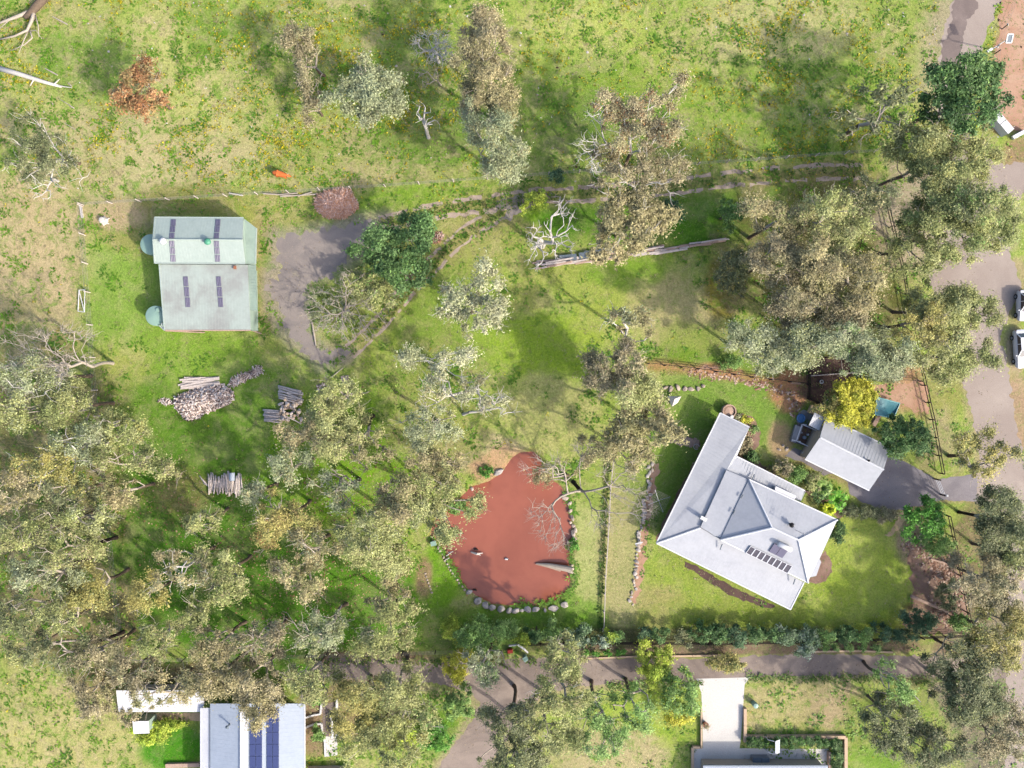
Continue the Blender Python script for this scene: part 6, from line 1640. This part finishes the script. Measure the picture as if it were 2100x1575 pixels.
v = W(1492,843,0); o = empty('hot_tub', v, 'round dark brown timber tub at the end of the house wing', 'tub')
mb = MB(); mb.lathe(v.x, v.y, [(.85, 0), (.88, .8), (.88, .85), (.74, .85), (.74, .3)], 22); mb.build('tub_wall', M['timber_red'], o)
mb = MB(); mb.lathe(v.x, v.y, [(.73, .6), (.5, .7), (.1, .74)], 22); mb.build('tub_cover', M['timber_red'], o)
v = W(1496,854,0); mb = MB(); mb.box(v.x, v.y, .5, .3, .3, 1.0, .4); mb.box(v.x, v.y, 1.04, .36, .36, .08, .4); tag(mb.build('filter_box', M['white']), 'little white box between the round tub and the wing roof', 'box')
for k in range(9):
    t = k/8; mb = MB(); v = W(1378+t*52, 900+t*10+rng.normal(0, 1), .03); mb.box(v.x, v.y, .03, .38, 1.15, .1, math.radians(-12+rng.normal(0, 4))); tag(mb.build('path_sleeper', M['timber_red']), f'{nth(k)} brown timber sleeper from the left in the short path to the long eave', 'sleeper', 'sleepers of the short path')
mb = MB(); v = W(1428,916,0)
mb.tube([v+Vector((.35*math.cos(a), .35*math.sin(a), .08)) for a in np.linspace(0, 5.2, 14)], .035, 5); tag(mb.build('garden_hose', M['cap']), 'loop of pale hose beside the short path end', 'hose')
mb = MB(); mb.beam(W(1303,1115,.5), W(1318,1112,.6), .14, .1); mb.beam(W(1303,1115,.3), W(1306,1120,.5), .12, .1); tag(mb.build('bench_plank', M['white']), 'small white plank on the terrace rocks', 'plank')
# pen beside the garage
o = empty('garden_pen', W(1655,885,0), 'small framed courtyard pen at the left end of the garage', 'pen')
K = lambda x, y, z=0: W(x, y, z)
for pts in (((1645,870),(1633,904),(1659,916)), ((1633,904),(1624,902)), ((1645,870),(1677,884))):
    for a, b in zip(pts, pts[1:]):
        mb = MB(); mb.beam(K(*a, 1.1), K(*b, 1.1), .1, .1); mb.build('rail', M['cap'], o); mb = MB(); mb.beam(K(*a, .4), K(*b, .4), .08, .8); mb.build('panel', M['steel'], o)
for p in ((1645,870),(1633,904),(1659,916),(1677,884)):
    mb = MB(); mb.box(K(*p).x, K(*p).y, .58, .12, .12, 1.2); mb.build('post', M['cap'], o)
mb = MB(); mb.slab([K(1659,872,2.3), K(1680,883,2.3), K(1692,857,2.4), K(1671,846,2.4)], .08); ribs(mb, [K(1659,872,2.3), K(1680,883,2.3), K(1692,857,2.4), K(1671,846,2.4)], (-.4, -.9, 0), .3); mb.build('canopy', M['white_roof'], o)
for p in ((1660,871),(1679,881),(1690,858),(1672,848)):
    mb = MB(); mb.tube([K(*p, -.05), K(*p, 2.3)], .05, 6); mb.build('canopy_post', M['steel'], o)
mb = MB(); mb.slab([K(1634,866,.02), K(1661,876,.02), K(1669,848,.02), K(1648,840,.02), K(1638,846,.02)], .05); mb.build('slab_floor', M['steel'], o)
mb = MB(); mb.slab([K(1646,873,.03), K(1635,903,.03), K(1655,912,.03), K(1668,882,.03)], .05); mb.build('earth_floor', M['mulch'], o)
mb = MB(); mb.slab([K(1656,912,.04), K(1660,915,.04), K(1677,884,.04), K(1669,881,.04)], .05); mb.build('brick_floor', M['paving'], o)
mb = MB(); mb.slab([K(1622,905,.5), K(1632,908,.5), K(1643,876,.55), K(1632,871,.55)], .5); mb.build('bench_top', M['steel'], o)
v = W(1641,857.5,0); mb = MB(); N_ = 24
ring = [v+Vector((.5*math.cos(a), .5*math.sin(a), .3)) for a in np.linspace(0, 6.283, N_+1)]
mb.tube(ring, .08, 6, False); mb.lathe(v.x, v.y, [(.46, .0), (.5, .22)], 20); tag(mb.build('paddling_pool', M['bluering'], None), 'round bright blue paddling pool in the pen beside the garage', 'paddling pool')
for i, (x, y, r, m_) in enumerate(((1648,897,.24,'blue_roof'), (1655,891,.16,'white'), (1642,887,.11,'white'))):
    v = W(x, y, 0); mb = MB(); mb.lathe(v.x, v.y, [(r*.9, .03), (r, .3), (r*.8, .42), (r*.3, .5)], 14); tag(mb.build('garden_urn', M[m_], None, True), ['pale blue round urn in the earth of the garage pen', 'white round urn in the garage pen', 'smallest white urn at the upper left of the garage pen'][i], 'urn')
v = W(1668,904,0); mb = MB(); mb.box(v.x, v.y, .35, .5, .7, .7, -.45); mb.box(v.x, v.y, .73, .42, .6, .06, -.45); tag(mb.build('pump_box', M['slate']), 'dark grey box on the bricks against the garage end', 'box')
v = W(1665,842,0); mb = MB(); mb.beam(W(1660,838,.35), W(1690,853,.35), 1.0, .7); mb.beam(W(1662,838,.74), W(1688,851,.74), .7, .08); tag(mb.build('planter_box', M['timber_tan']), 'long cream planter box above the pen canopy', 'planter')
mb = MB(); mb.beam(W(1646,932,.3), W(1655,922,.3), .5, .5); mb.beam(W(1647,931,.57), W(1654,923,.57), .4, .06); tag(mb.build('step_block', M['canvas']), 'cream block at the lower left garage corner', 'block')
v = W(1684.5,783,0); mb = MB(); mb.tube([v+Vector((.2*math.cos(a), .2*math.sin(a), .08)) for a in np.linspace(0, 6.283, 17)], .07, 6, False); tag(mb.build('white_ring', M['white']), 'small white ring on the dark soil of the vegetable bed', 'ring')
v = W(1766,780,0); mb = MB(); mb.box(v.x, v.y, .3, .95, .5, .6, .06); mb.box(v.x, v.y, .63, 1.0, .55, .05, .06); tag(mb.build('cooler_box', M['tealpale']), 'pale aqua box at the lower right of the vegetable bed', 'box')
o = empty('tarp_shelter', W(1818,832,0), 'teal tarpaulin canopy between the yellow tree and the dark green tree', 'tarpaulin')
q = [W(1797,814,1.1), W(1794,850,1.1), W(1832,858,1.0), W(1845,827,1.0)]
mb = MB(); nq = 5; vs = []
for i in range(nq+1):
    for j in range(nq+1):
        u, w_ = i/nq, j/nq; p = q[0]*(1-u)*(1-w_)+q[1]*(1-u)*w_+q[2]*u*w_+q[3]*u*(1-w_); vs.append(p-Vector((0, 0, .35*math.sin(3.14*u)*math.sin(3.14*w_)+.03*rng.normal())))
mb.add(vs, [(i*(nq+1)+j, i*(nq+1)+j+1, (i+1)*(nq+1)+j+1, (i+1)*(nq+1)+j) for i in range(nq) for j in range(nq)]); mb.build('tarp', M['teal'], o, True)
for a, b in zip(q, q[1:]+q[:1]): pipe([a+Vector((0, 0, .03)), b+Vector((0, 0, .03))], .07, M['tealpale'], o, 'hem')
for p in q: pipe([Vector((p.x, p.y, -.05)), p], .04, M['steel'], o, 'pole')
mb = MB(); mb.beam(W(1787,871,.3), W(1798,851,.3), .15, .6); mb.beam(W(1790,872,.12), W(1801,853,.12), .7, .2); tag(mb.build('timber_step', M['timber_red']), 'timber step below the teal tarpaulin', 'step')

# ------------------------------------------------------------------ cow
v = W(580,362,0); o = empty('cow', v, 'orange-brown cow standing in the paddock just above the top fence, facing right', 'cow', rz=math.radians(-12))
bm = bmesh.new(); L = []
J = {'rump': (-.85,0,1.2), 'hip': (-.55,0,1.22), 'belly': (-.05,0,1.08), 'chest': (.45,0,1.1), 'neck': (.78,0,1.18), 'poll': (1.05,0,1.1), 'muz': (1.38,0,.82)}
R_ = {'rump': .24, 'hip': .33, 'belly': .38, 'chest': .34, 'neck': .2, 'poll': .15, 'muz': .09}
names = list(J); vv = [Vector(J[n]) for n in names]; rr = [R_[n] for n in names]; ed = [(i, i+1) for i in range(6)]
def addj(par, co, r):
    vv.append(Vector(co)); rr.append(r); ed.append((par, len(vv)-1)); return len(vv)-1
for s_ in (-1, 1):
    k = addj(1, (-.62, s_*.2, .82), .17); k = addj(k, (-.74, s_*.2, .5), .09); k = addj(k, (-.68, s_*.2, .08), .07); addj(k, (-.6, s_*.2, .03), .07)
    k = addj(3, (.5, s_*.19, .75), .14); k = addj(k, (.52, s_*.18, .42), .085); k = addj(k, (.5, s_*.18, .08), .065); addj(k, (.57, s_*.18, .03), .065)
    k = addj(5, (1.0, s_*.2, 1.16), .05); addj(k, (.97, s_*.3, 1.12), .03)
k = addj(0, (-.98, .04, 1.05), .05); k = addj(k, (-1.02, .06, .65), .03); addj(k, (-1.0, .06, .4), .05)
me = bpy.data.meshes.new('cow_body'); me.from_pydata([tuple(p) for p in vv], ed, [])
b_ = bpy.data.objects.new('body', me); C.objects.link(b_); b_.parent = o
sk = b_.modifiers.new('skin', 'SKIN'); 
for i, r in enumerate(rr):
    d_ = me.skin_vertices[0].data[i]; d_.radius = (r, r*(.95 if i < 5 else 1)); d_.use_root = (i == 2)
ss = b_.modifiers.new('sub', 'SUBSURF'); ss.levels = 2; ss.render_levels = 2
me.materials.append(M['cow'])
for s_ in (-1, 1):
    mb = MB(); mb.tube([(1.03, s_*.1, 1.2), (1.06, s_*.22, 1.3), (1.12, s_*.24, 1.4)], [.035, .025, .008], 6); me_ = mb.mesh('horn', True); me_.materials.append(M['canvas']); h_ = bpy.data.objects.new('horn', me_); C.objects.link(h_); h_.parent = o

# ------------------------------------------------------------------ right-hand roadside
def car(px, py, rz, L, Wd, label):
    o = empty('parked_car', W(px, py, 0), label, 'car', None, rz)
    def put(name, mb, m, par=o, smooth=False):
        me = mb.mesh(name, smooth); me.materials.append(m); x = bpy.data.objects.new(name, me); C.objects.link(x); x.parent = par; return x
    h = L/2
    st = [(-h, .78, .45, .95), (-h*.93, .95, .32, 1.02), (-h*.5, 1, .28, 1.06), (h*.3, 1, .28, 1.02), (h*.62, .98, .28, .96), (h*.92, .9, .34, .82), (h, .7, .45, .7)]
    mb = MB(); vs = []
    for (x, w, zb, zt) in st:
        y = Wd/2*w; vs += [Vector((x, -y*.92, zb)), Vector((x, -y, (zb+zt)/2)), Vector((x, -y*.9, zt)), Vector((x, y*.9, zt)), Vector((x, y, (zb+zt)/2)), Vector((x, y*.92, zb))]
    fs = []
    for i in range(len(st)-1):
        for k in range(6): fs.append((i*6+k, i*6+(k+1) % 6, (i+1)*6+(k+1) % 6, (i+1)*6+k))
    fs += [tuple(range(5, -1, -1)), tuple((len(st)-1)*6+k for k in range(6))]
    for k, f in enumerate(fs): fs[k] = tuple(reversed(f))
    mb.add(vs, fs); body = put('body', mb, M['carwhite'])
    x0, x1, x2, x3 = -h*.82, -h*.58, h*.08, h*.42; zr = 1.5; a = Wd*.43; b = Wd*.36
    mb = MB(); vs = [Vector(p) for p in ((x0,-a,1.0),(x3,-a,.98),(x2,-b,zr),(x1,-b,zr),(x0,a,1.0),(x3,a,.98),(x2,b,zr),(x1,b,zr))]
    mb.add(vs, [(0, 1, 2, 3), (7, 6, 5, 4), (1, 5, 6, 2), (0, 3, 7, 4)]); put('windows', mb, M['glass'])
    mb = MB(); mb.slab([(x1, -b*1.02, zr+.05), (x2, -b*1.02, zr+.05), (x2, b*1.02, zr+.05), (x1, b*1.02, zr+.05)], .06); put('roof', mb, M['carwhite'])
    for s_ in (-1, 1):
        mb = MB(); mb.beam(Vector((x0, s_*a, 1.0)), Vector((x1, s_*b, zr+.02)), .09, .06); mb.beam(Vector((x3, s_*a, .98)), Vector((x2, s_*b, zr+.02)), .09, .06); mb.beam(Vector(((x1+x2)/2, s_*a, 1.0)), Vector(((x1+x2)/2, s_*b, zr+.02)), .09, .06); put('pillar', mb, M['carwhite'])
        mb = MB(); mb.box(x3-.2, s_*(Wd/2+.08), 1.02, .14, .2, .14); put('mirror', mb, M['carwhite'])
        mb = MB(); mb.box(h*.9, s_*Wd*.32, .72, .2, .36, .14); put('headlight', mb, M['cap'])
        mb = MB(); mb.box(-h*.955, s_*Wd*.36, .86, .12, .3, .16); put('tail_light', mb, mat('red_lamp_lens', (170, 40, 36), .3))
        for x in (-h*.6, h*.62):
            mb = MB(); mb.tube([Vector((x, s_*(Wd/2-.2), .32)), Vector((x, s_*(Wd/2+.02), .32))], .32, 16); w_ = put('wheel', mb, M['rubber'])
            mb = MB(); mb.tube([Vector((x, s_*(Wd/2-.1), .32)), Vector((x, s_*(Wd/2+.035), .32))], .19, 12); put('rim', mb, M['steel'], w_)
    return o
car(2093, 628, math.radians(-90), 3.9, 1.75, 'small white hatchback partly cut off by the right edge, upper one')
car(2088, 716, math.radians(-86), 4.9, 1.9, 'larger white car partly cut off by the right edge, lower one')
o = empty('street_light', W(2034,101,0), 'solar street light with a leaning pole and square panel beside the road fence', 'street light')
pipe([W(2034,101,-.1), W(2040,98,3.0), W(2050,92,3.6)], .08, M['steel'], o, 'pole'); pipe([W(2040,97,3.3), W(2067,80,3.7)], .05, M['steel'], o, 'arm')
q = [W(2063,88,3.6), W(2074,88,3.6), W(2078,70,4.0), W(2067,70,4.0)]
mb = MB(); mb.slab(q, .06); p_ = mb.build('solar_panel', M['slate'], o)
mb = MB()
for a, b in zip(q, q[1:]+q[:1]): mb.beam(a, b, .12, .09)
mb.build('frame', M['white'], p_)
mb = MB(); v = W(2030,103,3.4); mb.box(v.x, v.y, v.z, .7, .3, .12, .55); mb.build('lamp_head', M['white'], o); pipe([W(2031,102,3.38), W(2040,97,3.3)], .05, M['steel'], o, 'arm')
o = empty('storage_bin', W(2043,257,0), 'long white flat-topped double bin standing in the shade on the right', 'bin')
for k, (x, y) in enumerate(((2035,248.5), (2051,267))):
    v = W(x, y, 0); mb = MB(); mb.box(v.x, v.y, .6, 1.55, .95, 1.2, math.radians(-50)); mb.build('bin', M['white'], o); mb = MB(); mb.box(v.x, v.y, 1.23, 1.6, 1.0, .06, math.radians(-50)); mb.build('lid', M['white'], o)
mb = MB(); mb.beam(W(2078,282,.4), W(2104,268,.4), .5, .6); mb.beam(W(2078,282,.73), W(2104,268,.73), .42, .06); tag(mb.build('trough', M['white']), 'white trough cut off by the right edge below the double bin', 'trough')
v = W(2052,1061,9.2)

# things by the lower lane gate
mb = MB(); mb.tube([W(1044,1324,.8), W(1062,1322,1.3), W(1074,1330,.8), W(1082,1338,.1)], [.12, .14, .14, .12], 7); tag(mb.build('play_slide', M['white']), 'white curved slide at the lane-side hedge', 'slide')
v = W(1046,1333,0); mb = MB(); mb.box(v.x, v.y, .3, .7, .45, .5, .1); mb.box(v.x, v.y, .58, .5, .4, .1, .1); tag(mb.build('toy_box', mat('red_plastic', (206, 74, 60), .4)), 'red toy box beside the white slide', 'toy')
v = W(1077,1346,0); mb = MB(); mb.box(v.x, v.y, .45, .5, .5, .9, .6); mb.box(v.x, v.y, .93, .56, .56, .08, .6); tag(mb.build('rubbish_bin', M['mint']), 'mint-green bin at the lane edge below the slide', 'bin')
# ------------------------------------------------------------------ loose ground cover: weeds, flowers, tufts
NOGO = [[(310,440),(530,440),(530,690),(310,690)], POND,
        [(1470,840),(1560,850),(1740,950),(2010,960),(2010,1035),(1850,1050),(1720,1075),(1620,1260),(1335,1115)],
        [(566,486),(724,456),(790,470),(692,545),(640,575),(622,600),(640,700),(670,725),(660,745),(606,700),(555,605)],
        [(640,1352),(2062,1335),(2062,1392),(1250,1406),(1100,1450),(985,1610),(880,1600),(985,1440),(640,1390)],
        [(1425,1388),(1540,1388),(1514,1600),(1425,1600)], [(1900,470),(1960,330),(2100,330),(2100,1400),(2060,1400),(1990,1028),(2004,900),(1975,790),(1960,660),(1900,560)], [(1925,-60),(2060,-60),(2030,60),(2000,150),(1930,150)], [(405,1440),(630,1440),(630,1600),(405,1600)]]
def scatter(n, dens, seed):
    """n points in photo pixels, kept with probability dens(x, y)"""
    rn = np.random.default_rng(seed); out = []; got = 0
    while got < n:
        X = rn.uniform(-60, 2160, 40000); Y = rn.uniform(-60, 1635, 40000)
        k = dens(X, Y) > rn.uniform(0, 1, X.shape)
        for ng in NOGO: k &= ~inside(X, Y, ng)
        out.append(np.stack([X[k], Y[k]], 1)); got += k.sum()
    return np.concatenate(out)[:n]
def tufts(name, pts, size, n, cols, seed, up=.5, wide=.35, k=.85):
    rn = np.random.default_rng(seed); m = len(pts)
    c = np.stack([(pts[:, 0]-1050)/PPM, (787.5-pts[:, 1])/PPM, np.zeros(m)], 1)
    sz = size*rn.uniform(.5, 1.5, m)
    i = np.repeat(np.arange(m), n); q = len(i)
    a = rn.uniform(0, 6.283, q); d = np.stack([np.cos(a), np.sin(a), np.zeros(q)], 1); s = np.stack([-d[:, 1], d[:, 0], np.zeros(q)], 1)
    L = sz[i]*rn.uniform(.5, 1.1, q); z = np.array([[0, 0, 1.0]])
    st = c[i] + d*(sz[i]*rn.uniform(0, .9 if n > 20 else .5, q))[:, None]; L = L*(.45 if n > 20 else 1)
    mid = st + d*(L*.5)[:, None] + z*(L*up)[:, None]; tip = st + d*L[:, None] + z*(L*up*.6)[:, None]
    w = (L*wide)[:, None]
    V = np.stack([st + z*.004, mid - s*w*.5, tip, mid + s*w*.5], 1).reshape(-1, 3)
    F = np.arange(4*q).reshape(-1, 4)
    pal = np.array([A(x, k) for x in cols]); ti = pal[rn.integers(0, len(pal), m)][i]*rn.uniform(.75, 1.25, (q, 1))
    o = link_mesh(name, quads_mesh(name, V, F, ti), M['leaf']); tag(o, kind='stuff'); return o
def wildness(X, Y):
    return soil_at(X, Y)[1]
def clump(X, Y, f=.02, s=0): return np.clip(np.sin(X*f+s+np.sin(Y*f*1.3)*1.7)*np.sin(Y*f*1.1-s*2+np.sin(X*f*.7)*1.9)*.9+.35, 0, 1)
pad = lambda X, Y: np.clip((wildness(X, Y)-.3)*1.6, 0, 1)*(clump(X, Y, .021)*.6 + clump(X, Y, .053, 2)*.4)
tag(tufts('meadow_weeds', scatter(6500, pad, 21), .32, 8, [(130,180,52), (150,194,66), (112,164,48), (168,198,92)], 31, .3, .5, 1.1), 'leafy green weeds scattered through the paddock grass', 'weeds')
tag(tufts('meadow_weeds', scatter(560, lambda X, Y: pad(X, Y)*clump(X, Y, .013, 4), 22), .75, 34, [(112,166,44), (130,180,56), (100,152,46)], 32, .3, .5, 1.1), 'larger dark green weed clumps in the paddock', 'weeds')
top = lambda X, Y: pad(X, Y)*np.clip((430-Y)/120, 0.02, 1)*clump(X, Y, .017, 1)
tag(tufts('wildflowers', scatter(8000, top, 23), .15, 3, [(232,214,30), (240,226,60), (214,200,30)], 33, .9, .9, 1.0), 'yellow wildflowers dotted over the paddock', 'wildflowers')
tag(tufts('dry_grass', scatter(13000, lambda X, Y: np.clip(wildness(X, Y)*1.1, .1, 1), 24), .28, 5, [(214,198,158), (196,184,138), (178,170,116), (206,186,150)], 34, .4, .16), 'straw-coloured dry grass tufts', 'grass')
tag(tufts('lawn_grass', scatter(18000, lambda X, Y: np.clip(1.05-wildness(X, Y), .05, 1), 25), .2, 4, [(140,180,66), (158,194,80), (122,166,54), (170,188,100)], 35, .25, .2, 1.1), 'short green grass blades of the mown areas', 'grass')
# shore reeds and edge growth
def along(line, n, w, seed):
    rn = np.random.default_rng(seed); P = np.array(line, float); out = []
    L = np.hypot(*np.diff(P, axis=0).T); i = rn.choice(len(L), n, p=L/L.sum()); t = rn.uniform(0, 1, (n, 1))
    return P[i] + (P[i+1]-P[i])*t + rn.normal(0, w, (n, 2))
tag(tufts('shore_grass', np.concatenate([along([(1168,1120),(1180,1180),(1172,1212),(1130,1236),(1050,1244)], 150, 4, 1), along([(884,1100),(920,1150),(950,1205)], 90, 3, 2), along([(1160,1010),(1180,1060)], 60, 4, 3)]), .3, 8, [(116,170,50), (140,186,66), (104,156,48)], 36, .3, .35, 1.1), 'bright green grass fringing the pond shore', 'grass')
tag(tufts('verge_grass', np.concatenate([along(tr, 170, 5, 40+k) for k, tr in enumerate((TR_A, TR_B, TR_C))] + [along([(1246,940),(1240,1060),(1234,1180),(1230,1285)], 130, 1.2, 50), along([(640,1352),(900,1358),(1180,1350)], 200, 5, 51), along([(1250,1406),(1440,1400)], 120, 4, 52), along([(1540,1390),(1990,1394)], 260, 4, 53)]), .36, 6, [(110,156,46), (136,172,66), (90,140,40), (170,172,100)], 37), 'tufted grass growing along track and lane edges', 'grass')
# stones and litter in the beds
def pebbles(name, pts, size, cols, seed, label):
    rn = np.random.default_rng(seed); m = len(pts); V = []; F = []; T = []
    oc = np.array([(1,0,0),(0,1,0),(-1,0,0),(0,-1,0),(0,0,1),(0,0,-1)], float); fc = [(0,1,4),(1,2,4),(2,3,4),(3,0,4)]
    for k, (x, y) in enumerate(pts):
        s = size*rn.uniform(.5, 1.6); a = rn.uniform(0, 6.28); ca, sa = math.cos(a), math.sin(a); w = W(x, y, 0)
        R = np.array([[ca, -sa, 0], [sa, ca, 0], [0, 0, 1]]); q = (oc*np.array([s, s*rn.uniform(.3, .9), s*.5]))@R.T + np.array(w) + np.array([0, 0, s*.1])
        F += [tuple(6*k+i for i in f) for f in fc]; V.append(q); c = np.array(A(cols[rn.integers(len(cols))]))*rn.uniform(.8, 1.2); T += [c]*4
    o = link_mesh(name, quads_mesh(name, np.concatenate(V), np.array(F), np.array(T)), M['flower']); tag(o, label, 'litter', kind='stuff')
pebbles('bark_chips', np.concatenate([along([(1870,1110),(1930,1160),(1960,1230),(1920,1270)], 900, 16, 61), along([(1410,762),(1540,782),(1625,810),(1632,850)], 300, 6, 62), along([(1540,885),(1530,930)], 60, 5, 63)]), .16, [(206,176,156), (176,140,120), (150,112,94), (222,196,178)], 71, 'bark chips and litter on the garden beds')
pebbles('paddock_stones', scatter(420, lambda X, Y: np.clip((420-Y)/300, 0, 1)*.6, 65), .14, [(226,220,212), (90,70,56), (200,190,178)], 72, 'scattered stones and dung in the paddock')
pebbles('fallen_leaves', along([(250,1000),(420,1080),(560,1220),(760,1240),(700,930)], 2200, 70, 66), .11, [(206,180,140), (176,140,100), (150,120,90)], 73, 'fallen leaves under the wood')
pebbles('leaf_litter', np.concatenate([along([(640,1370),(1000,1385),(1300,1376),(1980,1370)], 900, 16, 67), along([(1000,1440),(940,1540)], 160, 20, 68), along([(1700,985),(1900,1000)], 120, 18, 69), along([(1960,100),(2040,340),(2000,560),(2030,850),(2080,1100)], 500, 22, 70), along([(600,520),(620,640),(680,730)], 300, 26, 74)]), .06, [(176,156,124), (150,130,104), (120,106,90), (190,174,146)], 75, 'leaf litter and grit on the drives and road')
